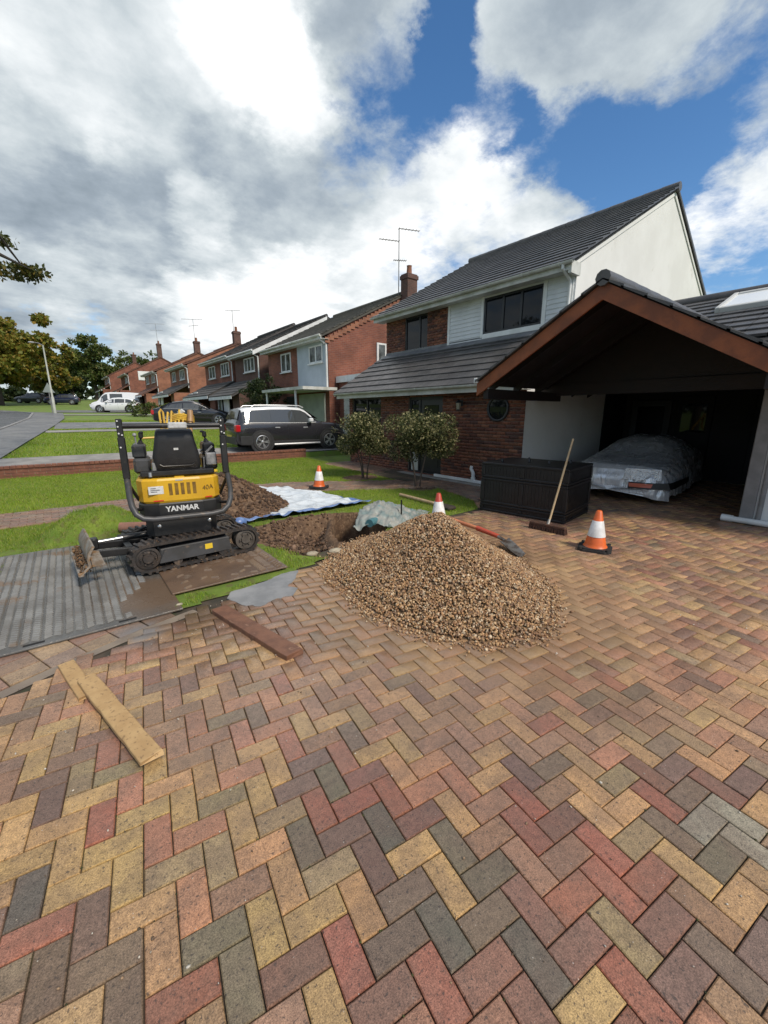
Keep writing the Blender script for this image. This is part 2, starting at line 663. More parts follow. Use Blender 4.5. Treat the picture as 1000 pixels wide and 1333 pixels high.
# the wide ground sheet, with an opening where the front garden and driveway lie
gx = [-400, -150, -60, -30, -15, -8, -1.6, 7.86, 12, 20, 40, 100, 400]
gy = [-300, -100, -40, -12, 8, 13.4, 13.42, 18, 24, 32, 40, 53, 66, 80, 100, 120, 160, 240, 600]
mb = MB()
for j in range(len(gy) - 1):
    for i in range(len(gx) - 1):
        if gx[i] >= -1.7 and gx[i + 1] <= 7.9 and gy[j] >= -12.1 and gy[j + 1] <= 13.41:
            continue
        xs, ys = (gx[i], gx[i + 1]), (gy[j], gy[j + 1])
        mb.add([(x, y, T(y) - 0.02) for y in ys for x in xs], [(0, 1, 3, 2)])
ground = mb.build('ground', M_farturf)
tag(ground, kind='structure')

# ---- driveway: bedding sheet, then the herringbone pavers
EDGE = [(-3.0, 2.6), (-0.48, 3.15), (0.30, 3.43), (0.9, 3.62), (1.1, 3.70), (1.84, 3.85), (4.9, 4.48), (5.75, 4.46), (6.25, 5.0)]
LAWN_E = [(-3.0, 3.55), (0.75, 3.66), (1.1, 3.72), (1.84, 3.87), (4.9, 4.50), (5.75, 4.48), (6.25, 5.0)]


def edge_y(x, e):
    return np.interp(x, [p[0] for p in e], [p[1] for p in e])


drive_poly = [(-1.6, -12), (8.27, -12), (8.27, 1.2), (13.0, 1.2), (13.0, 5.04), (7.86, 5.04), (7.86, 5.6), (6.3, 5.05)] + \
             [(x, y + 0.25) for x, y in reversed(LAWN_E[1:-1])] + [(-1.6, 3.85)]
mb = MB()
mb.add([(x, y, -0.012) for x, y in drive_poly], [tuple(range(len(drive_poly)))])
driveway = mb.build('driveway', M_sand)
tag(driveway, kind='structure')


def paver_material(name, src):
    m = bpy.data.materials.new(name)
    m.use_nodes = True
    g = NT(m.node_tree)
    out = g.n('ShaderNodeOutputMaterial')
    b = g.n('ShaderNodeBsdfPrincipled')
    g.lk(b.outputs[0], out.inputs[0])
    pos = g.n('ShaderNodeNewGeometry').outputs['Position']
    if src == 'object':
        col = g.n('ShaderNodeObjectInfo').outputs['Color']
    else:
        at = g.n('ShaderNodeAttribute')
        at.attribute_name = 'tone'
        col = at.outputs['Color']
    half = g.rng(g.noise(pos, 6.5, 2, 0.4), 0.46, 0.60)
    col = g.mix(g.math('MULTIPLY', half, 0.30), col, (0.150, 0.098, 0.072))
    # the fired blend of each block, its grain, pale specks and pits
    bl = g.rng(g.noise(pos, 9, 3, 0.5), 0.35, 0.7)
    col = g.mix(g.math('MULTIPLY', bl, 0.22), col, (0.22, 0.15, 0.11))
    gr = g.rng(g.noise(pos, 210, 3, 0.7), 0.25, 0.75, 0.52, 1.42)
    col = g.vmath('SCALE', col, scale=gr)
    gr2 = g.rng(g.noise(pos, 38, 4, 0.6), 0.3, 0.7, 0.84, 1.14)
    col = g.vmath('SCALE', col, scale=gr2)
    pit = g.rng(g.noise(pos, 75, 3, 0.6), 0.60, 0.66)
    col = g.mix(g.math('MULTIPLY', pit, 0.7), col, (0.05, 0.04, 0.035))
    sp = g.n('ShaderNodeTexVoronoi')
    g.lk(pos, sp.inputs['Vector'])
    sp.inputs['Scale'].default_value = 42
    spk = g.math('MULTIPLY', g.rng(sp.outputs['Distance'], 0.05, 0.09, 1, 0), g.rng(g.noise(pos, 7, 2), 0.5, 0.6))
    col = g.mix(g.math('MULTIPLY', spk, 0.75), col, (0.62, 0.58, 0.52))

    def patch(c, r0, r1, ns, na, colr, amt):
        nonlocal col
        dv = g.vmath('LENGTH', g.vmath('SUBTRACT', pos, c))
        dn = g.math('MULTIPLY_ADD', g.noise(pos, ns, 5, 0.65), na, dv)
        f = g.math('MULTIPLY', g.rng(dn, r0 + na / 2, r1 + na / 2, 1, 0), amt)
        col = g.mix(f, col, colr)
    patch((3.0, 2.7, 0), 1.35, 2.1, 2.5, 0.9, (0.34, 0.215, 0.115), 0.62)      # sand washed out of the gravel
    patch((0.78, 3.45, 0), 0.10, 0.62, 4, 0.5, (0.10, 0.062, 0.036), 0.75)     # mud by the track mat
    patch((4.2, 3.6, 0), 0.6, 1.6, 2, 1.0, (0.17, 0.10, 0.055), 0.45)
    patch((0.33, 3.40, 0), 0.04, 0.22, 5, 0.3, (0.17, 0.172, 0.175), 0.8)     # cement smear
    wet = g.rng(g.noise(pos, 1.1, 4, 0.6), 0.36, 0.62)
    dl = g.vmath('LENGTH', g.vmath('SUBTRACT', pos, (1.5, 2.1, 0)))
    dl = g.math('MULTIPLY_ADD', g.noise(pos, 2.0, 5, 0.65), 0.9, dl)
    wet = g.math('MAXIMUM', g.math('MULTIPLY', wet, 0.55), g.rng(dl, 1.3, 3.1, 1.0, 0.0))
    col = g.vmath('SCALE', col, scale=g.rng(wet, 0, 1, 1.08, 0.90))
    nz_ = g.n('ShaderNodeSeparateXYZ')
    g.lk(g.n('ShaderNodeNewGeometry').outputs['True Normal'], nz_.inputs[0])
    flat_ = g.rng(nz_.outputs[2], 0.93, 0.99)
    g.lk(g.math('MULTIPLY', g.math('MULTIPLY', wet, 1.0), flat_), b.inputs['Coat Weight'])
    g.lk(g.math('MULTIPLY', flat_, 0.35), b.inputs['Specular IOR Level'])
    b.inputs['Coat Roughness'].default_value = 0.22
    b.inputs['Coat IOR'].default_value = 1.45
    g.lk(col, b.inputs['Base Color'])
    rr = g.math('ADD', g.rng(wet, 0, 1, 0.62, 0.27), g.math('MULTIPLY', g.noise(pos, 60, 3), 0.22))
    g.lk(rr, b.inputs['Roughness'])
    bp = g.n('ShaderNodeBump')
    bp.inputs['Strength'].default_value = 0.8
    bp.inputs['Distance'].default_value = 0.004
    g.lk(g.noise(pos, 260, 3, 0.7), bp.inputs['Height'])
    g.lk(bp.outputs[0], b.inputs['Normal'])
    return m


M_pav_o = paver_material('paver_clay', 'object')
M_pav_t = paver_material('paver_clay_laid', 'tone')

MODULE = 0.1013
A0 = R(29.95 - 38.7)
_c, _s = math.cos(R(38.7)), math.sin(R(38.7))
OX, OY = -0.3495 * _c + 1.0259 * _s, 0.3495 * _s + 1.0259 * _c
PE1 = np.array([math.cos(A0), math.sin(A0)])
PE2 = np.array([-math.sin(A0), math.cos(A0)])
TONES = [((0.427, 0.271, 0.117), 0.150), ((0.451, 0.261, 0.124), 0.090), ((0.289, 0.168, 0.100), 0.240), ((0.374, 0.182, 0.106), 0.120), ((0.282, 0.112, 0.073), 0.070), ((0.217, 0.110, 0.078), 0.100), ((0.174, 0.107, 0.081), 0.070), ((0.167, 0.135, 0.086), 0.050), ((0.114, 0.096, 0.073), 0.015), ((0.281, 0.204, 0.107), 0.055), ((0.170, 0.121, 0.081), 0.060), ((0.236, 0.215, 0.159), 0.000)]
# tones read off the photograph for the blocks nearest the camera, by cell of the laying pattern
NEAR = {}
for _t, _cells in {
    'Y': '-7,5v -9,6h -5,3v -7,4h 0,-1h -1,-1v 0,-4v 4,-1h 5,-3v 13,-7v 6,-7h -9,11v -4,8v -7,8h -10,9h -5,6h -3,5v -9,7v -8,7h -6,5h 1,5v -2,6v 0,4v -1,3v 7,-1v',
    'O': '-5,2h -4,0v 0,0v 2,-2v 13,-8h -4,7h -1,2h 6,2v 9,0h 19,-5v 13,-3v 12,-4v 13,-4h 18,-7h',
    'B': '-2,1h 9,-4h 8,-4v 12,-8v -3,8h -10,10v 8,-1h 11,-2h 7,-2h',
    'C': '-5,7v -4,4v -1,6h -3,4h 7,2h 8,0v 6,1h -3,1v',
    'R': '-8,3h -4,-1h 1,-3v 8,-5h 3,-5v 11,-6h 10,-6v 8,-8v -6,6v 3,2h 2,2v 5,1v 10,-2v 9,-3v 15,-5v 11,-5v',
    'Q': '7,-5v 4,-5h 1,-4h 5,-7v 10,-7h 7,-6h 4,3h 5,0h 10,-3h 16,-4v 18,-6v -1,-2h',
    'P': '-6,2v 3,-1v 12,-9h 9,-8h -9,10h -8,8v 2,5h 1,4h 2,1h 11,-1v 17,-4h 19,-6h',
    'G': '-3,0h -2,-2v 6,-3h 3,3v 1,1v 6,-2v 14,-7h',
    'D': '-8,4v 4,-4v 6,-6v 4,0v',
    'L': '-4,3h -2,2v 1,0h 9,-7v -7,9v -6,9h -2,5h 0,3h 14,-3h 12,-5h',
    'M': '-7,1v -6,1h -5,-1v 3,-2h 5,-4h 2,-3h 11,-9v 12,-1h 16,-5h 14,-6v',
    'W': '15,-6h 17,-7v 16,-8v',
}.items():
    for _q in _cells.split():
        _i, _j = _q[:-1].split(',')
        NEAR[(int(_i), int(_j), _q[-1])] = 'YOBCRQPGDLMW'.index(_t)


def paver_cells():
    """single herringbone, square to the lattice"""
    res = []
    for i in range(-90, 150):
        for j in range(-120, 100):
            k = (i - j) % 4
            if k == 1:
                res.append((i, j, 'h', i + 1.0, j + 0.5))
            elif k == 0:
                res.append((i, j, 'v', i + 0.5, j + 1.0))
    return res


def in_drive(x, y):
    ok = (x > -1.5) & (y > -3.4) & (x < 8.22) & (y < edge_y(x, EDGE) - 0.05)
    ok |= (x > 6.2) & (x < 8.3) & (y > 1.25) & (y < 5.0)
    ok |= (x >= 8.2) & (x < 12.8) & (y > 1.32) & (y < 4.98)
    return ok


pc = paver_cells()
pij = np.array([(c[3], c[4]) for c in pc])
pxy = np.array([OX, OY]) + MODULE * (pij[:, :1] * PE1 + pij[:, 1:] * PE2)
keep = in_drive(pxy[:, 0], pxy[:, 1])
pc = [c for c, k in zip(pc, keep) if k]
pxy = pxy[keep]
# which blocks show largest in the photograph: those nearest the camera and inside its field of view
fx, fy = math.sin(R(38.7)), math.cos(R(38.7))
fwd = pxy[:, 0] * fx + pxy[:, 1] * fy
lat = pxy[:, 0] * fy - pxy[:, 1] * fx
cp, sp_ = math.cos(R(13.55)), math.sin(R(13.55))
dep = fwd * cp + 1.66 * sp_
inside = (dep > 0.05) & (np.abs(lat / dep) < 0.99) & ((1.66 * cp - fwd * sp_) / dep < 1.30)
rank = np.where(inside, dep, 1e6 + dep)
order = np.argsort(rank)
first = set(order[:300].tolist())


def paver_shape(L=0.2, B=0.1, ch=0.0038, h=0.05):
    L, B = L - 0.0034, B - 0.0034
    a, b = L / 2, B / 2
    vs = [(-a, -b, -h), (a, -b, -h), (a, b, -h), (-a, b, -h), (-a, -b, -ch * 0.8), (a, -b, -ch * 0.8), (a, b, -ch * 0.8), (-a, b, -ch * 0.8),
          (-a + ch, -b + ch, 0), (a - ch, -b + ch, 0), (a - ch, b - ch, 0), (-a + ch, b - ch, 0)]
    fs = [(8, 9, 10, 11)]
    for k in range(4):
        k2 = (k + 1) % 4
        fs += [(k, k2, 4 + k2, 4 + k), (4 + k, 4 + k2, 8 + k2, 8 + k)]
    return vs, fs


PV, PF = paver_shape(2 * MODULE - 0.001, MODULE - 0.001)
pm = bpy.data.meshes.new('paver')
pm.from_pydata(PV, [], PF)
pm.materials.append(M_pav_o)
PVn, PFn = np.array(PV), np.array(PF)


def tone_for(i, j, o, x, y):
    t = NEAR.get((i, j, o))
    if t is None:
        u = rnd.random()
        bias = float(vnoise(x, y, 1.1, 5)) - 0.5
        if rnd.random() < 0.25 + 0.5 * max(0.0, bias):
            u = rnd.random() * 0.56
        acc = 0
        t = 0
        for q, (c, w) in enumerate(TONES):
            acc += w
            if u <= acc:
                t = q
                break
    c = np.array(TONES[t][0])
    if (i, j, o) not in NEAR:      # farther blocks: paler and flatter, the sheen's veil put into the colour
        c = c * 0.70 + 0.30 * np.array([0.335, 0.205, 0.135])
    f = 1.13 + 0.14 * (rnd.random() - 0.5) * 2
    return np.clip(c * f * (1 + 0.08 * (np.array([rnd.random() for _ in range(3)]) - 0.5)), 0.01, 0.9)


sv, sf, sc = [], [], []
for q in np.argsort(rank):
    i, j, o, _a, _b = pc[q]
    x, y = pxy[q]
    ang = A0 + (math.pi / 2 if o == 'v' else 0) + R(rnd.uniform(-0.5, 0.5))
    tx, ty, dz = R(rnd.gauss(0, 0.45)), R(rnd.gauss(0, 0.35)), rnd.uniform(-0.0022, 0.001)
    c = tone_for(i, j, o, x, y)
    if int(q) in first:
        ob = inst('paver', pm, driveway, (x, y, dz), (tx, ty, ang))
        ob.color = (*c, 1)
    else:
        M = np.array(Matrix.Rotation(ang, 3, 'Z') @ Matrix.Rotation(ty, 3, 'Y') @ Matrix.Rotation(tx, 3, 'X'))
        sf.append(PFn + len(sv) * len(PVn))
        sv.append(PVn @ M.T + np.array([x, y, dz]))
        sc.append(np.tile(c, (len(PVn), 1)))
rest = link('laid_pavers', np_mesh('laid_pavers', np.concatenate(sv), np.concatenate(sf), M_pav_t, cols=np.concatenate(sc)), driveway)
rest['kind'] = 'stuff'


def block_field(name, polys, direction, L, B, parent, tones, z=0.0, zf=None, seed=3, bond=0.5):
    """rows of blocks laid in stretcher bond inside outlines, joined into one mesh"""
    r2 = random.Random(seed)
    d = np.array([math.cos(direction), math.sin(direction)])
    e = np.array([-d[1], d[0]])
    vs0, fs0 = paver_shape(L, B)
    vs0, fs0 = np.array(vs0), np.array(fs0)
    V_, F_, C_ = [], [], []
    for poly in polys:
        pp = np.array(poly)
        s0, s1 = (pp @ d).min(), (pp @ d).max()
        t0, t1 = (pp @ e).min(), (pp @ e).max()
        row = 0
        t = t0
        while t < t1:
            s_ = s0 + (row % 2) * bond * L
            while s_ < s1:
                p = d * s_ + e * t
                if in_poly(p[0], p[1], poly):
                    M = np.array(Matrix.Rotation(direction + R(r2.uniform(-0.6, 0.6)), 3, 'Z') @ Matrix.Rotation(R(r2.gauss(0, 0.5)), 3, 'X'))
                    zz = z + (0 if zf is None else zf(p[1]))
                    F_.append(fs0 + len(V_) * len(vs0))
                    V_.append(vs0 @ M.T + np.array([p[0], p[1], zz + r2.uniform(-0.003, 0.001)]))
                    c = np.array(r2.choice(tones)) * r2.uniform(0.82, 1.15)
                    C_.append(np.tile(c, (len(vs0), 1)))
                s_ += L
            t += B
            row += 1
    o = link(name, np_mesh(name, np.concatenate(V_), np.concatenate(F_), M_pav_t, cols=np.concatenate(C_)), parent)
    o['kind'] = 'stuff'
    return o


# border course of larger blocks between the herringbone and the old lawn edge: each block a part
bt = [(0.33, 0.21, 0.13), (0.36, 0.25, 0.15), (0.27, 0.19, 0.14), (0.30, 0.18, 0.13)]
bvs, bfs = paver_shape(0.215, 0.158)
bme = bpy.data.meshes.new('border_block')
bme.from_pydata(bvs, [], bfs)
bme.materials.append(M_pav_o)
EB = [(-1.45, 2.80), (-0.48, 3.15), (0.30, 3.43), (0.75, 3.56)]
for k in range(10):
    s_ = 0.11 + k * 0.218
    acc = 0
    for (xa, ya), (xb, yb) in zip(EB, EB[1:]):
        L_ = math.hypot(xb - xa, yb - ya)
        if acc <= s_ < acc + L_:
            f = (s_ - acc) / L_
            dx, dy = (xb - xa) / L_, (yb - ya) / L_
            for rowo in (0.125, 0.285, 0.445):
                x, y = xa + dx * L_ * f - dy * rowo, ya + dy * L_ * f + dx * rowo
                ob = inst('border_block', bme, driveway, (x, y, rnd.uniform(-0.002, 0.002)), (R(rnd.gauss(0, .5)), R(rnd.gauss(0, .4)), math.atan2(dy, dx)))
                c = np.array(rnd.choice(bt)) * rnd.uniform(0.8, 1.15)
                ob.color = (*c, 1)
        acc += L_
# grey mortar line along the cut herringbone
M_mortar = mat('mortar', (0.19, 0.15, 0.115), (0.25, 0.20, 0.15), 6, 0.5, bump=0.5, bscale=60, rvar=0.15)
mb = MB()
pts = [(-1.45, 2.80), (-0.95, 2.985), (-0.48, 3.15), (-0.1, 3.29), (0.30, 3.43), (0.75, 3.56)]
vs = []
for q, (x, y) in enumerate(pts):
    n = Vector((-0.34, 0.94))
    w0, w1 = -0.030 + 0.010 * math.sin(q * 2.3), 0.028 + 0.010 * math.cos(q * 1.7)
    vs += [(x + n.x * w0 * 1.5, y + n.y * w0 * 1.5, -0.004), (x + n.x * w1 * 1.6, y + n.y * w1 * 1.6, -0.004)]
mb.add(vs, [(2 * q, 2 * q + 2, 2 * q + 3, 2 * q + 1) for q in range(len(pts) - 1)])
mb.build('mortar_line', M_mortar, driveway)

# ---- front lawn, heaped turf and the excavation: one height field, split by what covers it
PATH_LO = [(8.0, 6.1), (6.75, 6.55), (5.2, 7.35), (4.2, 7.9), (3.0, 8.2), (1.0, 8.2), (-1.6, 7.95)]
PATH_UP = [(-1.6, 9.05), (1.0, 9.25), (3.0, 9.45), (4.2, 9.2), (5.2, 8.7), (6.75, 7.9), (6.75, 11.6), (8.0, 11.6)]
PATH = PATH_LO + PATH_UP
SIDE = [(6.2, 4.9), (8.0, 5.2), (8.0, 6.3), (6.75, 6.6), (6.62, 6.0)]
PIT = [(3.58, 5.80), (4.00, 5.50), (3.85, 4.75), (3.30, 4.22), (2.86, 4.50), (3.02, 5.0)]
RUB = [(2.05, 5.72), (2.84, 5.93), (3.58, 5.80), (3.0, 5.0), (2.86, 4.5), (3.2, 4.2), (2.7, 3.98), (2.30, 4.02), (2.1, 4.4), (1.87, 5.2)]


def poly_dist(x, y, poly):
    """distance to an outline, negative inside"""
    d = np.full(np.shape(x), 1e9)
    n = len(poly)
    for i in range(n):
        ax, ay = poly[i]
        bx, by = poly[(i + 1) % n]
        ex, ey = bx - ax, by - ay
        t = np.clip(((x - ax) * ex + (y - ay) * ey) / (ex * ex + ey * ey), 0, 1)
        d = np.minimum(d, np.hypot(x - ax - t * ex, y - ay - t * ey))
    return np.where(in_poly(x, y, poly), -d, d)


def sstep(a, b, v):
    t = np.clip((v - a) / (b - a), 0, 1)
    return t * t * (3 - 2 * t)


def mound_h(x, y):
    # old turf stacked in a heap
    u, v = (x - 0.30), (y - 6.95)
    r = np.hypot(u / 0.85, v / 0.62)
    h = 0.34 * sstep(1.0, 0.15, r) * (0.75 + 0.5 * vnoise(x, y, 4.5, 2))
    # brown soil heap behind the digger
    r2 = np.hypot((x - 2.15) / 1.22, (y - 7.35) / 1.3)
    h2 = 0.74 * np.clip(1 - r2, 0, 1) ** 1.05 * (0.85 + 0.3 * vnoise(x, y, 5, 4))
    return h, h2


def lawn_h(x, y):
    z = terr(y) + 0.012 * (vnoise(x, y, 1.3, 1) - 0.5)
    h, h2 = mound_h(x, y)
    z = z + np.maximum(h, h2) + (vnoise(x, y, 11, 3) - 0.5) * 0.05 * ((h + h2) > 0.03)
    dr = poly_dist(x, y, RUB)
    dp0 = poly_dist(x, y, PIT)
    z = z - sstep(0.03, -0.32, dr) * (0.10 + 0.26 * sstep(2.0, 3.2, x)) + (dr < 0) * (dp0 > 0.15) * (vnoise(x, y, 9, 6) - 0.5) * 0.08
    dp = poly_dist(x, y, PIT)
    z = z - sstep(0.02, -0.06, dp) * 1.7
    # low spoil rim round the hole
    z = z + 0.03 * np.exp(-((dr - 0.08) / 0.10) ** 2) * (vnoise(x, y, 6, 8)) * (dp0 > 0.2)
    return z


st = 0.05
xs = np.arange(-1.62, 7.90, st)
ys = np.arange(3.2, 13.43, st)
GX, GY = np.meshgrid(xs, ys)
GZ = lawn_h(GX, GY)
pm_ = in_poly(GX, GY, PATH) | in_poly(GX, GY, SIDE)
GZ = np.where(pm_, GZ - 0.03, GZ)
V_ = np.stack([GX, GY, GZ], -1).reshape(-1, 3)
ny, nx = GX.shape
idx = np.arange(nx * ny).reshape(ny, nx)
Q = np.stack([idx[:-1, :-1], idx[:-1, 1:], idx[1:, 1:], idx[1:, :-1]], -1).reshape(-1, 4)
cx, cy = V_[Q].mean(1)[:, 0], V_[Q].mean(1)[:, 1]
_h, _h2 = mound_h(cx, cy)
soil = (poly_dist(cx, cy, RUB) < 0.04 + 0.10 * (vnoise(cx, cy, 7, 9) - 0.4)) | (poly_dist(cx, cy, PIT) < 0.06) | (_h2 > 0.03) | \
       ((_h > 0.10) & (vnoise(cx, cy, 3.0, 12) > 0.62) & (cx > 0.1))
bed = (np.hypot((cx - 6.5) / 0.42, (cy - 6.72) / 0.38) < 1) | (np.hypot((cx - 6.2) / 0.5, (cy - 8.75) / 0.4) < 1)
soil |= bed
live = cy > edge_y(cx, LAWN_E)


def sub_mesh(name, m, material, smooth=True):
    q = Q[m]
    used, inv_ = np.unique(q.ravel(), return_inverse=True)
    return np_mesh(name, V_[used], inv_.reshape(q.shape), material, smooth)


tag(link('lawn', sub_mesh('lawn', live & ~soil, M_turf)), kind='structure')
tag(link('bare_soil', sub_mesh('bare_soil', live & soil, M_soil)), kind='structure')

# ---- garden path of small blocks
path = MB()
path.add([(x, y, T(y) - 0.004) for x, y in PATH], [tuple(range(len(PATH)))])
path.add([(x, y, -0.005) for x, y in SIDE], [tuple(range(len(SIDE)))])
gp = path.build('garden_path', M_sand)
tag(gp, kind='structure')
ptones = [(0.23, 0.155, 0.11), (0.28, 0.18, 0.12), (0.20, 0.15, 0.12), (0.25, 0.19, 0.14), (0.26, 0.15, 0.11)]
block_field('path_blocks', [PATH], R(0), 0.2, 0.1, gp, ptones, 0.012, T, 5)
block_field('side_blocks', [SIDE], R(90), 0.2, 0.1, gp, ptones, 0.012, None, 6)

# ---- grass blades
M_blade = leaf_mat('grass_blade', (0.115, 0.215, 0.013), (0.295, 0.415, 0.026), (0.34, 0.35, 0.08))


def grass(name, x0, x1, y0, y1, n, hmin, hmax, w, ok, zf):
    x = npr.uniform(x0, x1, n)
    y = npr.uniform(y0, y1, n)
    k = ok(x, y)
    x, y = x[k], y[k]
    n = len(x)
    z = zf(x, y)
    h = npr.uniform(hmin, hmax, n) * (0.7 + 0.6 * vnoise(x, y, 1.7, 20))
    a = npr.uniform(0, 2 * np.pi, n)
    lean = npr.uniform(0.1, 0.9, n) * h
    b = a + npr.normal(0, 0.9, n) + np.pi / 2
    ww = w * npr.uniform(0.6, 1.3, n)
    p0 = np.stack([x - np.cos(a) * ww / 2, y - np.sin(a) * ww / 2, z - 0.004], -1)
    p1 = np.stack([x + np.cos(a) * ww / 2, y + np.sin(a) * ww / 2, z - 0.004], -1)
    p2 = np.stack([x + np.cos(b) * lean, y + np.sin(b) * lean, z + h], -1)
    v = np.stack([p0, p1, p2], 1).reshape(-1, 3)
    f = np.arange(3 * n).reshape(-1, 3)
    t = np.clip(0.55 * npr.random(n) + 0.55 * vnoise(x, y, 0.9, 21) - 0.05, 0, 1)
    c = np.stack([t, npr.random(n), npr.random(n)], -1).repeat(3, 0)
    return tag(link(name, np_mesh(name, v, f, M_blade, cols=c)), kind='stuff')


MATS_AREA = [(-1.6, 3.5), (0.62, 3.5), (0.62, 3.9), (1.80, 3.9), (1.80, 4.75), (0.55, 4.75), (0.3, 6.35), (-0.60, 6.45), (-0.62, 5.15), (-1.6, 4.2)]
TARP_AREA = [(2.13, 6.14), (2.38, 5.93), (4.44, 6.05), (3.94, 8.16), (3.12, 9.44), (3.08, 7.32)]


def lawn_ok(x, y):
    h, h2 = mound_h(x, y)
    k = (y > edge_y(x, LAWN_E) + 0.01) & ~in_poly(x, y, PATH) & ~in_poly(x, y, SIDE)
    k &= ~in_poly(x, y, MATS_AREA) & (poly_dist(x, y, RUB) > 0.02) & (poly_dist(x, y, PIT) > 0.05) & (h2 < 0.04)
    k &= ~in_poly(x, y, TARP_AREA)
    dig_ = np.minimum(poly_dist(x, y, RUB), poly_dist(x, y, MATS_AREA) * 1.6)
    k &= vnoise(x, y, 5.5, 41) * 0.6 + 0.4 * vnoise(x, y, 14, 42) > 0.62 - 0.9 * np.clip(dig_, 0, 0.7)
    k &= ~((h > 0.10) & (vnoise(x, y, 3.0, 12) > 0.62) & (x > 0.1))
    k &= ~(np.hypot((x - 6.5) / 0.42, (y - 6.72) / 0.38) < 1) & ~(np.hypot((x - 6.2) / 0.5, (y - 8.75) / 0.4) < 1)
    return k


def lawn_z(x, y):
    return lawn_h(x, y)


grass('lawn_grass', -1.5, 7.0, 3.3, 9.0, 210000, 0.022, 0.05, 0.006, lawn_ok, lawn_z)
grass('lawn_grass', -1.6, 7.0, 9.0, 13.35, 110000, 0.02, 0.045, 0.009, lawn_ok, lawn_z)


# ---------------------------------------------------------------- the main house
M_brickface = mat('brick_face', (1, 1, 1), (0.72, 0.70, 0.72), 14, 0.85, src='tone', bump=0.5, bscale=120, bdist=0.004)
M_mortarwall = mat('wall_mortar', (0.27, 0.21, 0.165), (0.20, 0.155, 0.125), 6, 0.95)
M_white = mat('white_upvc', (0.74, 0.75, 0.74), (0.62, 0.63, 0.61), 2.5, 0.38)
M_whitedirty = mat('weathered_white', (0.58, 0.585, 0.55), (0.40, 0.41, 0.36), 2.2, 0.55)
M_clad = mat('white_cladding', (0.66, 0.68, 0.69), (0.56, 0.58, 0.59), 1.6, 0.5)
M_cream = mat('cream_render', (0.70, 0.70, 0.675), (0.64, 0.638, 0.61), 0.9, 0.9, bump=0.25, bscale=90, c3=(0.56, 0.55, 0.51), s3=1.6, f3=0.62)
M_anth = mat('black_frame', (0.012, 0.013, 0.016), (0.02, 0.021, 0.024), 5, 0.4)
M_glass = glass_mat('window_glass', (0.006, 0.008, 0.011), 0.03, 0.28)
M_tile = mat('roof_tile', (0.090, 0.085, 0.083), (0.056, 0.054, 0.054), 2.4, 0.38, bump=0.35, bscale=110, c3=(0.10, 0.10, 0.085), s3=7, f3=0.62, rvar=0.10)
M_lead = mat('lead_flashing', (0.16, 0.165, 0.175), (0.11, 0.115, 0.125), 4, 0.5)
M_roofdeck = mat('roof_underlay', (0.03, 0.028, 0.028), None, 5, 0.9)
M_stain = mat('stained_timber', (0.27, 0.074, 0.020), (0.165, 0.045, 0.014), 3.5, 0.5, bump=0.25, bscale=50)
M_darkwood = mat('dark_stained_boards_and_shade', (0.013, 0.0065, 0.005), (0.008, 0.0048, 0.0045), 3, 0.65, bump=0.3, bscale=40)  # stained boards, and the painted shade of the roof void
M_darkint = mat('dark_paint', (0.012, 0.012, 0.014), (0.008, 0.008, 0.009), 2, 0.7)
M_intgrey = mat('grey_door_paint', (0.05, 0.052, 0.057), (0.04, 0.041, 0.045), 2, 0.6)
M_grey = mat('grey_trim', (0.24, 0.235, 0.23), (0.17, 0.168, 0.165), 3, 0.6)

HOUSE = thing('house', 'detached house with red brick ground floor, white boarded upper front and cream gable end', 'house', (7.85, 8.3, 0))


def brick_wall(name, parent, y0, y1, z0, z1, holes, face_x, seed=1, world_off=(0, 0, 0)):
    """real bricks, 225 x 75 gauge in stretcher bond, proud of the mortar; wall faces -X"""
    r2 = np.random.default_rng(seed)
    tones = np.array([(0.20, 0.070, 0.040), (0.155, 0.055, 0.036), (0.245, 0.100, 0.055), (0.105, 0.048, 0.038), (0.225, 0.082, 0.043)])
    V_, F_, C_ = [], [], []
    fq = np.array([(0, 1, 2, 3), (0, 4, 5, 1), (1, 5, 6, 2), (2, 6, 7, 3), (3, 7, 4, 0)])
    z = z0
    row = 0
    while z + 0.06 < z1:
        y = y0 - (row % 2) * 0.1125
        while y < y1:
            a, b = max(y, y0), min(y + 0.215, y1)
            zc = z + 0.032
            parts = [(a, b)]
            for h in holes:
                np_ = []
                for (p, q) in parts:
                    if h[0] == 'c':
                        dz = zc - h[2]
                        if abs(dz) < h[3]:
                            w = math.sqrt(h[3] ** 2 - dz ** 2)
                            lo, hi = h[1] - w, h[1] + w
                        else:
                            np_.append((p, q))
                            continue
                    else:
                        if not (h[2] - 0.02 < zc < h[3] + 0.02):
                            np_.append((p, q))
                            continue
                        lo, hi = h[0], h[1]
                    if q <= lo or p >= hi:
                        np_.append((p, q))
                    else:
                        if p < lo:
                            np_.append((p, lo))
                        if q > hi:
                            np_.append((hi, q))
                parts = np_
            for (p, q) in parts:
                if q - p < 0.02:
                    continue
                x0 = face_x + r2.uniform(-0.0015, 0.002)
                x1 = face_x + 0.014
                zt = z + 0.065
                v = np.array([(x0, p, z), (x0, p, zt), (x0, q, zt), (x0, q, z), (x1, p, z), (x1, p, zt), (x1, q, zt), (x1, q, z)])
                F_.append(fq + 8 * len(V_))
                V_.append(v - np.array(world_off))
                c = tones[r2.integers(len(tones))] * r2.uniform(0.75, 1.2)
                C_.append(np.tile(c, (8, 1)))
            y += 0.225
        z += 0.075
        row += 1
    o = link(name, np_mesh(name, np.concatenate(V_), np.concatenate(F_), M_brickface, cols=np.concatenate(C_)), parent)
    o['kind'] = 'stuff'
    return o


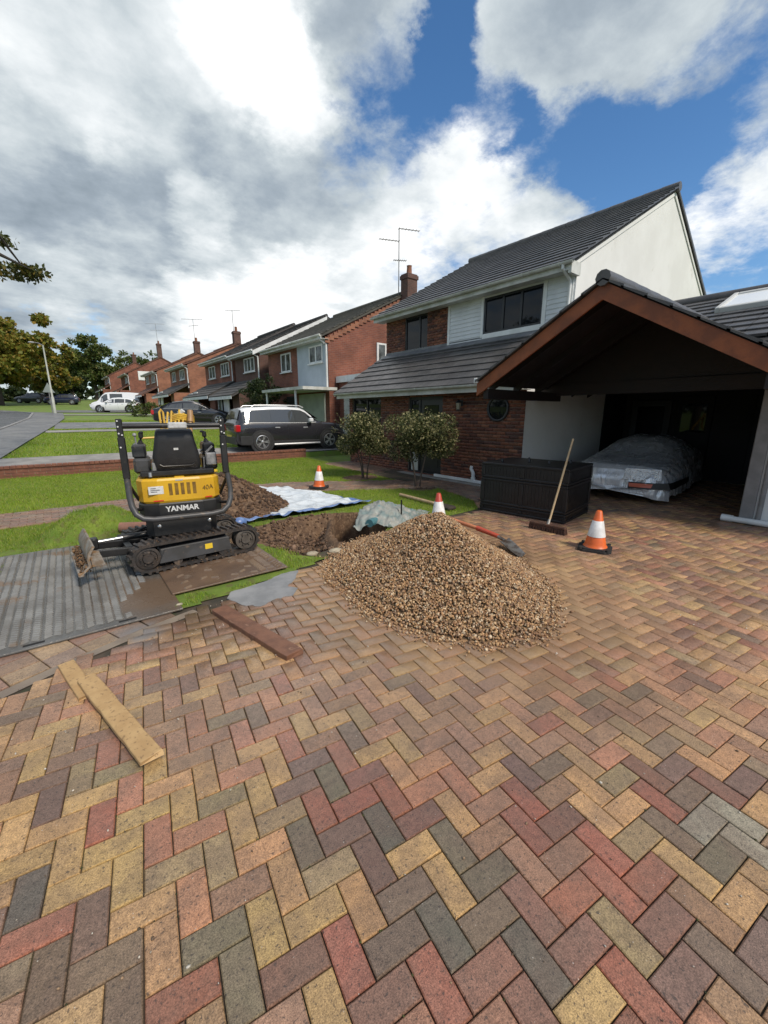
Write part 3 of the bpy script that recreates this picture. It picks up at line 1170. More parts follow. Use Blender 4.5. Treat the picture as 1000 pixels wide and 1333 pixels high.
def wall_with_holes(mb, x0, x1, y0, y1, z0, z1, holes):
    """solid wall in pieces round rectangular openings (y0, y1, z0, z1)"""
    ysp = sorted({y0, y1, *[h[0] for h in holes], *[h[1] for h in holes]})
    for a, b in zip(ysp, ysp[1:]):
        zs = [(z0, z1)]
        for h in holes:
            if h[0] <= a + 1e-6 and h[1] >= b - 1e-6:
                nz = []
                for p, q in zs:
                    if h[2] > p:
                        nz.append((p, min(q, h[2])))
                    if h[3] < q:
                        nz.append((max(p, h[3]), q))
                zs = [t for t in nz if t[1] > t[0]]
        for p, q in zs:
            mb.box(x0, x1, a, b, p, q)
    return mb


def window_x(parent, y0, y1, z0, z1, x, frame_m, panes, sill_m=None, deep=0.06, fw=0.055, glass=None, name='window', world=True, label=None, transom=None):
    """window in a wall that faces -X: frame at depth x, panes = fractions across; sub-parts pane and sill"""
    f = MB()
    f.bbox(x, x + deep, y0, y0 + fw, z0, z1, 0.006)
    f.bbox(x, x + deep, y1 - fw, y1, z0, z1, 0.006)
    f.bbox(x + 0.001, x + deep, y0 + fw, y1 - fw, z0, z0 + fw, 0.006)
    f.bbox(x + 0.001, x + deep, y0 + fw, y1 - fw, z1 - fw, z1, 0.006)
    cuts = [0.0] + list(panes) + [1.0]
    ins = (y0 + fw, y1 - fw)
    ybs = [ins[0] + c * (ins[1] - ins[0]) for c in cuts]
    for c in ybs[1:-1]:
        f.box(x + 0.004, x + deep, c - fw * .5, c + fw * .5, z0 + fw, z1 - fw)
    if transom:
        zt = z0 + transom * (z1 - z0)
        f.box(x + 0.006, x + deep, ins[0], ins[1], zt - fw * .45, zt + fw * .45)
    fo = f.build(name, frame_m, parent, world=world)
    if label:
        fo['label'] = label
    for a, b in zip(ybs, ybs[1:]):
        p = MB()
        aa = a + (0 if a == ybs[0] else fw * .5)
        bb = b - (0 if b == ybs[-1] else fw * .5)
        p.box(x + 0.028, x + 0.034, aa, bb, z0 + fw, z1 - fw)
        p.build('pane', glass or M_glass, fo, world=world)
    if sill_m:
        s_ = MB()
        s_.bbox(x - 0.07, x + deep - 0.005, y0 - 0.05, y1 + 0.05, z0 - 0.05, z0 - 0.002, 0.006)
        s_.build('sill', sill_m, fo, world=world)
    return fo


# --- ground floor
DOOR = (7.42, 8.72, 0.10, 2.10)
GWIN = (9.95, 11.45, 1.02, 2.14)
w = wall_with_holes(MB(), 7.862, 8.10, 5.056, 11.64, -0.1, 2.32, [DOOR, GWIN])
wall = w.build('front_wall', M_mortarwall, HOUSE, world=True)
brick_wall('brick', wall, 5.052, 11.64, 0.0, 2.2, [DOOR, GWIN, ('c', 5.73, 1.77, 0.285)], 7.85, 3, HOUSE.location)
sw = MB()
sw.box(7.87, 11.5, 5.05, 5.195, 0.0, 2.62)
sw.build('side_wall', M_cream, HOUSE, world=True)
sl = MB()
sl.box(7.87, 9.6, 11.50, 11.636, -0.1, 2.3)
sl.build('return_wall', M_mortarwall, HOUSE, world=True)

# round window, proud ring with dark glass
ring = MB()
MR = Matrix.Translation((7.85, 5.73, 1.77)) @ Matrix.Rotation(R(-90), 4, 'Y')
ring.lathe([(0.235, -0.02), (0.285, -0.02), (0.285, 0.028), (0.272, 0.036), (0.248, 0.036), (0.235, 0.028), (0.235, -0.02)], 40, MR)
rw = ring.build('round_window', M_anth, HOUSE, True, world=True)
gl = MB()
gl.lathe([(0, 0.010), (0.236, 0.010), (0.236, -0.01), (0, -0.01)], 40, MR)
gl.build('pane', M_glass, rw, world=True)

# ground-floor window and front door with sidelight
window_x(HOUSE, *GWIN, 7.90, M_anth, (0.5,), None)
fr = MB()
fr.bbox(7.90, 7.98, 7.42, 7.49, 0.10, 2.10, 0.006)
fr.bbox(7.90, 7.98, 8.65, 8.72, 0.10, 2.10, 0.006)
fr.bbox(7.90, 7.98, 8.28, 8.35, 0.10, 2.03, 0.006)
fr.box(7.902, 7.98, 7.49, 8.65, 2.03, 2.10)
fr.box(7.86, 8.06, 7.42, 8.72, 0.04, 0.10)
fr.build('door_frame', M_anth, HOUSE, world=True)
dr = MB()
dr.bbox(7.925, 7.97, 7.49, 8.28, 0.10, 2.03, 0.005)
dr.box(7.915, 7.925, 7.60, 8.17, 0.25, 0.95)
door = dr.build('door', mat('dark_door_paint', (0.018, 0.02, 0.022), None, 3, 0.35), HOUSE, world=True)
dp = MB()
dp.box(7.917, 7.924, 7.62, 8.15, 1.10, 1.88)
dp.build('pane', M_glass, door, world=True)
dh = MB()
dh.tube([(7.92, 8.20, 1.05), (7.875, 8.20, 1.05), (7.875, 8.09, 1.05)], 0.011, 8)
dh.build('handle', mat('steel_handle', (0.55, 0.55, 0.56), None, 3, 0.3, 1.0), door, True, world=True)
sd = MB()
sd.box(7.93, 7.94, 8.35, 8.65, 0.62, 2.03)
sd.build('sidelight', M_glass, HOUSE, world=True)
sp_ = MB()
sp_.bbox(7.925, 7.965, 8.35, 8.65, 0.10, 0.62, 0.005)
sp_.build('sidelight_panel', M_whitedirty, HOUSE, world=True)

# lower lean-to roof: eave (7.40, 2.30) to upper wall (9.40, 3.55)
LA = math.atan2(1.25, 2.0)
UA = math.atan2(2.82, 5.15)


def tile_mesh(name, wdt=0.330, exp=0.335):
    b = MB()
    # flat interlocking tile with a raised lower lip and a side rib
    L = exp + 0.06
    vs = []
    for y in (-wdt / 2 + 0.003, wdt / 2 - 0.003):
        vs += [(-0.012, y, 0.008), (-0.012, y, 0.050), (0.0, y, 0.055), (L, y, 0.018), (L, y, 0.002)]
    b.add(vs, [(0, 1, 2, 3, 4), (9, 8, 7, 6, 5), (0, 5, 6, 1), (1, 6, 7, 2), (2, 7, 8, 3), (3, 8, 9, 4), (4, 9, 5, 0)])
    return b.mesh(name, M_tile)


tile_me = tile_mesh('tile')


def tiles(parent, x0, z0, ang, y0, y1, rows, n_obj_rows, origin, exp=0.335, wdt=0.330, stagger=True, seed=1):
    """courses of tiles on a slope that rises towards +X; the first rows as single objects, the rest as one mesh"""
    r2 = random.Random(seed)
    rest = MB()
    base = [Vector(v.co) for v in tile_me.vertices]
    fcs = [tuple(p.vertices) for p in tile_me.polygons]
    Mr = Matrix.Rotation(-ang, 4, 'Y')
    for r_ in range(rows):
        s = r_ * exp
        y = y0 + wdt / 2
        k = 0
        while y < y1 - 0.02:
            P = Vector((x0 + s * math.cos(ang), y + r2.uniform(-0.002, 0.002), z0 + s * math.sin(ang)))
            j = r2.uniform(-0.004, 0.004)
            if r_ < n_obj_rows:
                inst('tile', tile_me, parent, P - origin, (0, -ang + j, R(r2.uniform(-0.3, 0.3))))
            else:
                M = Matrix.Translation(P - origin) @ Matrix.Rotation(-ang + j, 4, 'Y')
                rest.add([M @ v for v in base], fcs)
            y += wdt
            k += 1
    if rest.v:
        rest.build('laid_tiles', M_tile, parent, kind='stuff', fix=False)


lr = MB()
lr.prism([(7.42, 2.285), (9.40, 3.525), (9.40, 3.40), (7.55, 2.24)], 'y', 4.96, 11.78)
lroof = lr.build('lower_roof', M_roofdeck, HOUSE, world=True)
tiles(lroof, 7.40, 2.275, LA, 4.90, 11.84, 7, 7, HOUSE.location, exp=0.327)
fl = MB()
fl.box(9.385, 9.396, 4.96, 11.6, 3.50, 3.66)
fl.prism([(9.16, 3.438), (9.39, 3.582), (9.39, 3.606), (9.15, 3.462)], 'y', 4.94, 11.62)
fl.build('lead_flashing', M_lead, lroof, world=True)
vg = MB()
vg.prism([(7.40, 2.20), (9.40, 3.45), (9.40, 3.56), (7.40, 2.30)], 'y', 11.785, 11.83)
vg.build('verge_board', M_whitedirty, lroof, world=True)


def gutter(parent, x, z, y0, y1, m, r=0.056, name='gutter', world=True):
    g = MB()
    n = 9
    outer = [(x + r * math.cos(math.pi + math.pi * k / (n - 1)), z + r * math.sin(math.pi + math.pi * k / (n - 1))) for k in range(n)]
    inner = [(x + (r - 0.006) * math.cos(math.pi + math.pi * k / (n - 1)), z + (r - 0.006) * math.sin(math.pi + math.pi * k / (n - 1))) for k in reversed(range(n))]
    g.prism(outer + inner, 'y', y0, y1)
    o = g.build(name, m, parent, world=world)
    y = y0 + 0.3
    bk = MB()
    while y < y1:
        bk.prism([(x + (r + 0.009) * math.cos(math.pi + math.pi * k / (n - 1)), z + (r + 0.009) * math.sin(math.pi + math.pi * k / (n - 1))) for k in range(n)] +
                 [(x + (r + 0.001) * math.cos(math.pi + math.pi * k / (n - 1)), z + (r + 0.001) * math.sin(math.pi + math.pi * k / (n - 1))) for k in reversed(range(n))], 'y', y - 0.02, y + 0.02)
        y += 0.9
    b = bk.build('gutter_bracket', m, o, world=world)
    b['kind'] = 'stuff'
    return o


fs = MB()
fs.box(7.44, 7.465, 4.96, 11.76, 2.125, 2.29)
fs.box(7.465, 7.86, 4.96, 11.76, 2.14, 2.155)
fs.build('lower_fascia', M_whitedirty, HOUSE, world=True)
gutter(HOUSE, 7.383, 2.285, 4.94, 11.80, M_whitedirty)

# --- first floor front
BWIN = (9.62, 10.65, 3.56, 4.64)
CWIN = (5.80, 7.50, 3.72, 4.60)
uw = wall_with_holes(MB(), 9.412, 9.62, 5.28, 11.60, 2.3, 5.0, [BWIN, CWIN])
upper = uw.build('upper_wall', M_mortarwall, HOUSE, world=True)
brick_wall('brick', upper, 8.77, 11.60, 3.42, 4.8, [BWIN], 9.40, 5, HOUSE.location)
window_x(HOUSE, *BWIN, 9.43, M_anth, (0.34,), None)
window_x(HOUSE, *CWIN, 9.40, M_anth, (0.33, 0.66), None)
# reveal trims of the boarded part
for bb_ in ((9.372, 9.405, 5.70, 5.80, 3.64, 4.68), (9.372, 9.405, 7.50, 7.58, 3.64, 4.68), (9.370, 9.405, 5.80, 7.50, 3.60, 3.72),
            (9.374, 9.405, 8.68, 8.77, 3.46, 4.76), (9.374, 9.405, 5.08, 5.16, 3.46, 4.76)):
    tr = MB()
    tr.bbox(*bb_, 0.004)
    tr.build('trim_board', M_white, HOUSE, world=True)
clad = MB()
clad.box(9.402, 9.411, 7.50, 8.75, 3.45, 4.78)
clad.box(9.402, 9.411, 5.06, 5.80, 3.45, 4.78)
clad.box(9.402, 9.411, 5.80, 7.50, 3.45, 3.72)
clad.box(9.402, 9.411, 5.80, 7.50, 4.60, 4.78)
cladding = clad.build('cladding', M_clad, HOUSE, world=True)
z = 3.475
while z < 4.76:
    rows = [(5.165, 5.695), (7.585, 8.675)] if 3.60 < z < 4.66 else [(5.165, 8.675)]
    for a, b in rows:
        bo = MB()
        bo.prism([(9.402, z), (9.382, z + 0.004), (9.380, z + 0.012), (9.394, z + 0.105), (9.402, z + 0.105)], 'y', a, b)
        bo.build('cladding_board', M_clad, cladding, world=True)
    z += 0.103

# --- gable end (cream), far gable, eaves
gpoly = [(9.62, 2.2), (18.6, 2.2), (18.6, 5.0), (14.15, 7.50), (9.42, 4.92), (9.42, 2.5)]
gb = MB()
gb.prism(gpoly, 'y', 5.05, 5.27)
gb.build('gable_wall', M_cream, HOUSE, world=True)
gf = MB()
gf.prism(gpoly, 'y', 11.38, 11.595)
gf.build('far_gable_wall', M_mortarwall, HOUSE, world=True)
rf = MB()
rf.prism([(9.02, 4.775), (14.15, 7.585), (14.15, 7.535), (9.08, 4.75)], 'y', 4.985, 11.86)
roof = rf.build('roof', M_roofdeck, HOUSE, world=True)
tiles(roof, 8.99, 4.765, UA, 4.93, 11.90, 17, 7, HOUSE.location, exp=0.3455)
rb = MB()
rb.prism([(14.15, 7.62), (19.2, 4.85), (19.15, 4.78), (14.15, 7.55)], 'y', 4.97, 11.90)
rb.build('rear_slope', M_tile, roof, world=True)
y = 4.93
while y < 11.8:
    rt = MB()
    rt.tube([(14.15, y, 7.60), (14.15, y + 0.44, 7.60)], [0.115, 0.122], 10)
    rt.build('ridge_tile', M_tile, roof, True, world=True)
    y += 0.45
vb = MB()
vb.prism([(9.03, 4.70), (14.15, 7.50), (19.15, 4.74), (19.15, 4.66), (14.15, 7.41), (9.05, 4.62)], 'y', 5.02, 5.046)
vb.build('verge_mortar', M_cream, roof, world=True)
fs = MB()
fs.box(9.035, 9.06, 4.99, 11.84, 4.62, 4.775)
fs.box(9.06, 9.42, 4.99, 11.84, 4.64, 4.655)
fs.box(9.04, 9.42, 4.975, 5.048, 4.56, 4.80)
fs.build('upper_fascia', M_whitedirty, HOUSE, world=True)
gutter(HOUSE, 8.975, 4.775, 4.92, 11.90, M_whitedirty)
dpipe = MB()
dpipe.tube([(8.975, 5.14, 4.73), (8.98, 5.14, 4.66), (9.30, 5.14, 4.50), (9.335, 5.14, 4.44), (9.335, 5.14, 3.50)], 0.034, 10)
dpipe.build('downpipe', M_white, HOUSE, True, world=True)

# wall lantern beside the door
lan = thing('wall_lantern', 'small dark wall lantern with pale glass on the brick wall beside the round window', 'lantern', (7.84, 6.79, 1.86))
b = MB()
b.bbox(-0.012, 0.008, -0.045, 0.045, -0.02, 0.12, 0.003)
b.bar((0, 0, 0.09), (-0.11, 0, 0.09), 0.015, 0.015)
b.build('bracket', M_anth, lan)
b = MB()
b.lathe([(0, 0.12), (0.03, 0.115), (0.075, 0.06), (0.075, 0.05), (0, 0.05)], 6, Matrix.Translation((-0.11, 0, 0)))
b.lathe([(0, -0.13), (0.035, -0.12), (0.045, -0.10), (0, -0.10)], 6, Matrix.Translation((-0.11, 0, 0)))
b.build('cap', M_anth, lan)
b = MB()
b.lathe([(0, 0.05), (0.062, 0.05), (0.042, -0.10), (0, -0.10)], 6, Matrix.Translation((-0.11, 0, 0)))
b.build('lamp_glass', mat('frosted_lamp_glass', (0.32, 0.30, 0.22), None, 5, 0.25), lan)

# white waste pipe along the foot of the wall
wp = thing('drain_pipe', 'white plastic pipe along the foot of the brick wall with a short upright elbow', 'pipe', (7.76, 6.6, 0))
b = MB()
b.bbox(-0.035, 0.035, -1.05, 0.95, 0.045, 0.115, 0.008)
b.build('boxing', M_white, wp)
b = MB()
b.tube([(0, -0.34, 0.10), (0, -0.34, 0.25), (0, -0.32, 0.31), (0, -0.27, 0.37), (0.03, -0.26, 0.42)], 0.042, 10)
b.tube([(0, -0.34, 0.11), (0, -0.34, 0.17)], 0.055, 10)
b.build('elbow', M_white, wp, True)
ledge = MB()
ledge.bbox(7.60, 7.85, 5.3, 8.9, -0.02, 0.04, 0.008)
lo = ledge.build('wall_plinth', M_concrete)
tag(lo, 'low concrete ledge at the foot of the brick wall', 'ledge')

# ---------------------------------------------------------------- carport
CP = thing('carport', 'open gabled carport with orange brown bargeboards over the covered car', 'carport', (8.2, 2.83, 0))
CA = math.atan2(1.15, 1.98)      # pitch
RX0, RX1 = 6.0, 10.6


def cz(y, top=3.36):
    return top - abs(y - 2.83) * math.tan(CA)


for side, (ya, yb) in (('left', (2.83, 4.86)), ('right', (2.83, 0.80))):
    b = MB()
    b.prism([(ya, cz(ya)), (yb, cz(yb)), (yb, cz(yb) - 0.215), (ya, cz(ya) - 0.215)], 'x', RX0, RX0 + 0.035)
    b.build('bargeboard', M_stain, CP, world=True)
    b = MB()
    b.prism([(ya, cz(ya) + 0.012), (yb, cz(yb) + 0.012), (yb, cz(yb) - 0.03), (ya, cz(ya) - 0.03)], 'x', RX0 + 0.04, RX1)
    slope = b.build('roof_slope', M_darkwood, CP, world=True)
    # verge tiles and courses (joined: nearly edge-on from the ground)
    tm = MB()
    sg = 1 if yb > ya else -1
    n = 7
    for k in range(n):
        s0 = k * 0.34
        y_lo = yb - sg * s0 * math.cos(CA)
        for q in range(14):
            x0 = RX0 - 0.05 + q * 0.33
            yl, yh = y_lo + sg * 0.01, y_lo - sg * 0.37 * math.cos(CA)
            if (yh - 2.83) * sg < 0.0:
                yh = 2.83
            j = rnd.uniform(-0.004, 0.006)
            tm.add([(x0, yl, cz(yl) + 0.02), (x0 + 0.326, yl, cz(yl) + 0.02), (x0 + 0.326, yh, cz(yh) + 0.02), (x0, yh, cz(yh) + 0.02),
                    (x0, yl, cz(yl) + 0.062 + j), (x0 + 0.326, yl, cz(yl) + 0.062 + j), (x0 + 0.326, yh, cz(yh) + 0.038), (x0, yh, cz(yh) + 0.038)],
                   [(3, 2, 1, 0), (4, 5, 6, 7), (0, 1, 5, 4), (1, 2, 6, 5), (2, 3, 7, 6), (3, 0, 4, 7)])
    tm.build('laid_tiles', M_tile, slope, world=True, kind='stuff')
    # rafters under the boards
    for q in range(6):
        x = RX0 + 0.35 + q * 0.75
        r_ = MB()
        r_.prism([(ya, cz(ya) - 0.032), (yb, cz(yb) - 0.032), (yb, cz(yb) - 0.15), (ya, cz(ya) - 0.15)], 'x', x, x + 0.05)
        r_.build('rafter', M_darkwood, CP, world=True)
    b = MB()
    yy = yb - sg * 0.12
    b.bbox(RX0 + 0.04, 8.5, min(yy, yy - sg * 0.1), max(yy, yy - sg * 0.1), cz(yb) - 0.27, cz(yb) - 0.10, 0.006)
    b.build('eaves_beam', M_darkwood, CP, world=True)
x = RX0 - 0.05
while x < RX1 - 0.1:
    rt = MB()
    rt.tube([(x, 2.83, 3.40), (x + 0.44, 2.83, 3.40)], [0.10, 0.107], 10)
    rt.build('ridge_tile', M_tile, CP, True, world=True)
    x += 0.45
b = MB()
b.bbox(5.96, 6.06, 4.84, 4.905, 2.18, 2.27, 0.008)
b.build('gutter_end', M_white, CP, world=True)
b = MB()
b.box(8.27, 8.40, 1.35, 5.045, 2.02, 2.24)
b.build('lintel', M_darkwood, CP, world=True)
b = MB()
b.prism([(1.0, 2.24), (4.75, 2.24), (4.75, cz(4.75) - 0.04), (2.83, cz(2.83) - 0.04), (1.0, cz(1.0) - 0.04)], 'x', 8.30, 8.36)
b.build('void_shade_panel', M_darkwood, CP, world=True)  # dark sheet standing in for the shade of the open roof void
b = MB()
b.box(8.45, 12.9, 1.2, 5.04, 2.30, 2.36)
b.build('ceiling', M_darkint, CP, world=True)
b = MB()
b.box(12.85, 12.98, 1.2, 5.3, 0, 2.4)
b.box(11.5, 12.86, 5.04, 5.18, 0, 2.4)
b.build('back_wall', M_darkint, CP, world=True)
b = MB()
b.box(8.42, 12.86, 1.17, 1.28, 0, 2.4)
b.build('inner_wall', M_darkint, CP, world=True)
b = MB()
b.bbox(12.80, 12.86, 3.9, 4.85, 0.0, 2.0, 0.01)
gd = b.build('side_door', M_intgrey, CP, world=True)
b = MB()
b.bbox(12.79, 12.80, 4.05, 4.70, 1.1, 1.85, 0.004)
b.build('pane', M_glass, gd, world=True)
for yy in (1.45, 3.0):
    b = MB()
    b.bbox(12.80, 12.855, yy, yy + 0.78, 0.02, 2.1, 0.01)
    d_ = b.build('door_leaf', M_darkint, CP, world=True)
    b = MB()
    b.bbox(12.785, 12.80, yy + 0.12, yy + 0.66, 1.2, 1.9, 0.004)
    b.build('pane', M_glass, d_, world=True)
# wall panel to the right of the opening with its grey corner trim
b = MB()
b.box(8.25, 8.42, -3.2, 1.285, 0, 2.42)
b.build('front_panel', M_cream, CP, world=True)
b = MB()
b.bbox(8.20, 8.26, 1.20, 1.36, 0.05, 2.42, 0.006)
b.bbox(8.205, 8.44, 1.30, 1.365, 0.05, 2.42, 0.006)
b.build('corner_trim', M_grey, CP, world=True)
b = MB()
b.tube([(8.235, 1.14, 0.06), (8.235, 1.14, 2.3)], 0.034, 10)
b.build('downpipe', M_grey, CP, True, world=True)
st_ = MB()
st_.bar((7.05, 1.80, cz(1.80) - 0.19), (7.05, 1.20, cz(1.20) - 0.19), 0.06, 0.045, c=0.006)
st_.build('strip_light', mat('strip_light_casing', (0.5, 0.5, 0.5), None, 3, 0.5), CP, world=True)
# tiled roof behind with a rooflight
RA = math.atan2(1.72, 4.3)
b = MB()
b.prism([(7.75, 2.42), (12.0, 4.12), (16.2, 2.44), (16.2, 2.34), (12.0, 4.0), (7.85, 2.36)], 'y', -4.5, 0.85)
b.prism([(8.50, 2.72), (12.0, 4.12), (16.2, 2.44), (16.2, 2.34), (12.0, 4.0), (8.50, 2.62)], 'y', 0.85, 4.92)
rr = b.build('rear_roof', M_roofdeck, CP, world=True)
b = MB()
for r_ in range(13):
    s = r_ * 0.345
    x0, z0 = 7.72 + s * math.cos(RA), 2.425 + s * math.sin(RA)
    for q in range(28):
        y0 = -4.5 + q * 0.336
        if y0 + 0.336 > 4.93:
            continue
        if x0 < 8.5 and y0 > 0.6:
            continue
        M = Matrix.Translation((x0, y0 + 0.165, z0)) @ Matrix.Rotation(-RA + rnd.uniform(-0.003, 0.003), 4, 'Y')
        b.add([M @ v.co for v in tile_me.vertices], [tuple(p.vertices) for p in tile_me.polygons])
b.build('laid_tiles', M_tile, rr, world=True, kind='stuff', fix=False)
b = MB()
b.tube([(12.0, -4.5, 4.16), (12.0, 4.95, 4.16)], 0.11, 10)
b.build('ridge', M_tile, rr, True, world=True)
Ms = Matrix.Translation((10.55, 0, 2.425 + (10.55 - 7.72) * math.tan(RA))) @ Matrix.Rotation(-RA, 4, 'Y')
b = MB()
b.bbox(-0.02, 1.22, 1.25, 1.33, 0.02, 0.13, 0.01, Ms)
b.bbox(-0.02, 1.22, 2.66, 2.74, 0.02, 0.13, 0.01, Ms)
b.bbox(-0.04, 0.06, 1.33, 2.66, 0.02, 0.125, 0.01, Ms)
b.bbox(1.14, 1.24, 1.33, 2.66, 0.02, 0.125, 0.01, Ms)
sk = b.build('rooflight', mat('rooflight_frame', (0.5, 0.5, 0.48), None, 3, 0.5), CP, world=True)
b = MB()
b.box(0.06, 1.14, 1.33, 2.66, 0.08, 0.10, Ms)
b.build('pane', mat('white_rooflight_pane', (0.78, 0.80, 0.80), None, 3, 0.12), sk, world=True)
# white pipe at the foot of the right-hand panel
wp2 = thing('white_pipe', 'thick white pipe lying on the paving at the foot of the cream panel', 'pipe', (8.14, 1.1, 0.055))
b = MB()
b.tube([(0.02, 0.42, 0), (0, 0.3, 0), (-0.04, -2.5, 0)], 0.045, 12)
b.build('tube', M_white, wp2, True)
b = MB()
b.tube([(0.02, 0.46, 0), (0.015, 0.32, 0)], 0.056, 12)
b.build('socket', M_white, wp2, True)


# ---------------------------------------------------------------- things on the driveway and lawn
M_blackpl = mat('black_plastic', (0.006, 0.006, 0.0065), (0.011, 0.011, 0.0115), 5, 0.42)
M_rubber = mat('black_rubber', (0.020, 0.020, 0.020), (0.034, 0.032, 0.03), 6, 0.7, bump=0.3, bscale=80)
M_cover = mat('silver_cover', (0.80, 0.81, 0.82), (0.70, 0.71, 0.73), 1.6, 0.25, metal=0.45, rvar=0.06, bump=0.22, bscale=16, bdist=0.02)
# long creases hanging down the cover
_t = M_cover.node_tree
_b = [n_ for n_ in _t.nodes if n_.type == 'BUMP'][0]
_n = _b.inputs['Height'].links[0].from_node
_m = _t.nodes.new('ShaderNodeMapping')
_m.inputs['Scale'].default_value = (3.0, 17.0, 2.2)
_t.links.new(_n.inputs['Vector'].links[0].from_socket, _m.inputs['Vector'])
_t.links.new(_m.outputs[0], _n.inputs['Vector'])
_n.inputs['Scale'].default_value = 1.0
_n.inputs['Distortion'].default_value = 0.6
_b.inputs['Strength'].default_value = 0.6
_b.inputs['Distance'].default_value = 0.035
M_foil = mat('silver_patch', (0.72, 0.72, 0.70), None, 3, 0.22, metal=0.75, bump=1.0, bscale=26, bdist=0.02)

# --- covered car
car = thing('covered_car', 'car under a crumpled silver cover with a black strap, parked inside the carport', 'car', (8.38, 3.42, 0), R(5))
NS, NA = 120, 96
sta = [(-0.02, 0.30, 0.60, 0.16), (0.0, 0.50, 0.80, 0.10), (0.05, 0.62, 0.90, 0.08), (0.16, 0.70, 0.945, 0.07), (0.5, 0.735, 0.93, 0.09), (1.0, 0.79, 0.94, 0.09),
       (1.35, 0.86, 0.93, 0.09), (1.75, 1.04, 0.92, 0.09), (2.1, 1.15, 0.91, 0.09), (2.6, 1.19, 0.91, 0.09), (3.1, 1.12, 0.91, 0.09),
       (3.6, 0.98, 0.90, 0.1), (4.05, 0.86, 0.84, 0.11), (4.2, 0.70, 0.76, 0.13), (4.25, 0.40, 0.6, 0.2)]
sx_ = np.array([s[0] for s in sta])
tt = np.linspace(0, 1, NS) ** 1.9
u_ = -0.02 + tt * 4.27
hh = np.interp(u_, sx_, [s[1] for s in sta])
ww = np.interp(u_, sx_, [s[2] for s in sta])
zb = np.interp(u_, sx_, [s[3] for s in sta])
V_ = []
for k in range(NS):
    for a in range(NA):
        th = math.pi * a / (NA - 1)
        c, s = math.cos(th), math.sin(th)
        p = 0.42
        y = 1.01 * ww[k] * math.copysign(abs(c) ** p, c)
        sv_ = abs(s) ** (0.55 if hh[k] < 0.9 else 0.62)
        z = zb[k] + (hh[k] - zb[k]) * sv_
        if hh[k] > 0.9:      # cabin narrower than the body
            f = max(0.0, (z - 0.72) / (hh[k] - 0.72 + 1e-6))
            y *= 1 - 0.26 * f ** 1.3
        # nose rounded in plan
        x = u_[k] + 0.15 * (abs(y) / 0.93) ** 3 * max(0, 1 - max(0, u_[k] - 0.6) / 1.2)
        V_.append((x, y, z))
V_ = np.array(V_)
V0 = V_.copy()
n1 = np.array([mnoise.fractal(Vector((v[0] * 1.3, v[1] * 6.0, v[2] * 1.0)), 0.7, 2.2, 4) for v in V_])
n2 = np.array([mnoise.fractal(Vector((v[0] * 5.0 + 9, v[1] * 5.0, v[2] * 2.0)), 0.8, 2.1, 5) for v in V_])
n3 = np.array([abs(mnoise.noise(Vector((v[1] * 7 + v[0] * 3, v[2] * 1.6, 3)))) for v in V_])
n4 = np.array([abs(mnoise.fractal(Vector((v[0] * 2.2 + 4, v[1] * 4.5 + v[2] * 2, v[2] * 3.0)), 0.6, 2.3, 4)) for v in V_])
side = np.clip((0.78 - V_[:, 2]) / 0.3, 0, 1)
d = 0.034 * n1 + 0.006 * n2 + 0.11 * (n3 - 0.25) * side + 0.03 * (0.22 - n4) * (0.3 + 0.7 * side)
pl = np.array([abs(mnoise.noise(Vector((v[1] * 9.0, v[2] * 1.1, 11)))) for v in V_])
d = d + 0.13 * (pl - 0.2) * np.clip((0.72 - V_[:, 2]) / 0.25, 0, 1) * (V_[:, 0] < 0.7)
ctr = np.array([0, 0, 0.45])
nr = V_ - np.array([1, 0, 0]) * V_[:, :1] - ctr * np.array([0, 0, 1])
nr[:, 0] = np.where(V_[:, 0] < 0.5, -0.6, 0)
nr[V_[:, 0] - 0.15 * (np.abs(V_[:, 1]) / 0.93) ** 3 < 0.14] *= np.array([1, 0.15, 0.15])
nr[V_[:, 0] - 0.15 * (np.abs(V_[:, 1]) / 0.93) ** 3 < 0.14] += np.array([-0.5, 0, 0])
nr /= np.linalg.norm(nr, axis=1, keepdims=True) + 1e-9
V_ = V_ + nr * d[:, None]
idx = np.arange(NS * NA).reshape(NS, NA)
Qc = np.stack([idx[:-1, :-1], idx[1:, :-1], idx[1:, 1:], idx[:-1, 1:]], -1).reshape(-1, 4)
me = np_mesh('cover', V_, Qc, M_cover, True)
cov = link('cover', me, car)
b = MB()     # nose of the cover between the first ring and the bumper line
ring = [tuple(V_[idx[0, a]]) for a in range(NA)]
b.add(ring + [(-0.03, 0, 0.22)], [(a, a + 1, NA) for a in range(NA - 1)])
b.build('cover_front', M_cover, car, True)
for yy in (-0.74, 0.74):     # tyres showing below the hem
    for xx in (0.85, 3.3):
        b = MB()
        b.cyl((xx, yy - 0.1, 0.31), (xx, yy + 0.1, 0.31), 0.31, n=20)
        b.build('tyre', M_rubber, car)


def on_cover(x, y, off):
    k = int(np.argmin(np.abs(V_[:, 0] - x) + 1.0 * np.abs(V_[:, 1] - y)))
    return V_[k] + nr[k] * off


def band(z0, z1, ylist, off):
    """strip following the front-right of the cover between two heights"""
    rows = []
    for yq, xq in ylist:
        for zz in (z0, z1):
            m = (np.abs(V0[:, 2] - zz) < 0.06) & (V0[:, 0] < 2.2)
            c = np.where(m)[0]
            k = c[np.argmin(np.hypot(V0[c, 0] - xq, V0[c, 1] - yq))]
            dd = np.array([-0.9 if V0[k][0] < 0.35 else -0.1, -0.35 if V0[k][0] < 0.2 else -0.95]) if True else 0
            rows.append((V0[k][0] + dd[0] * off, V0[k][1] + dd[1] * off, zz))
    return rows


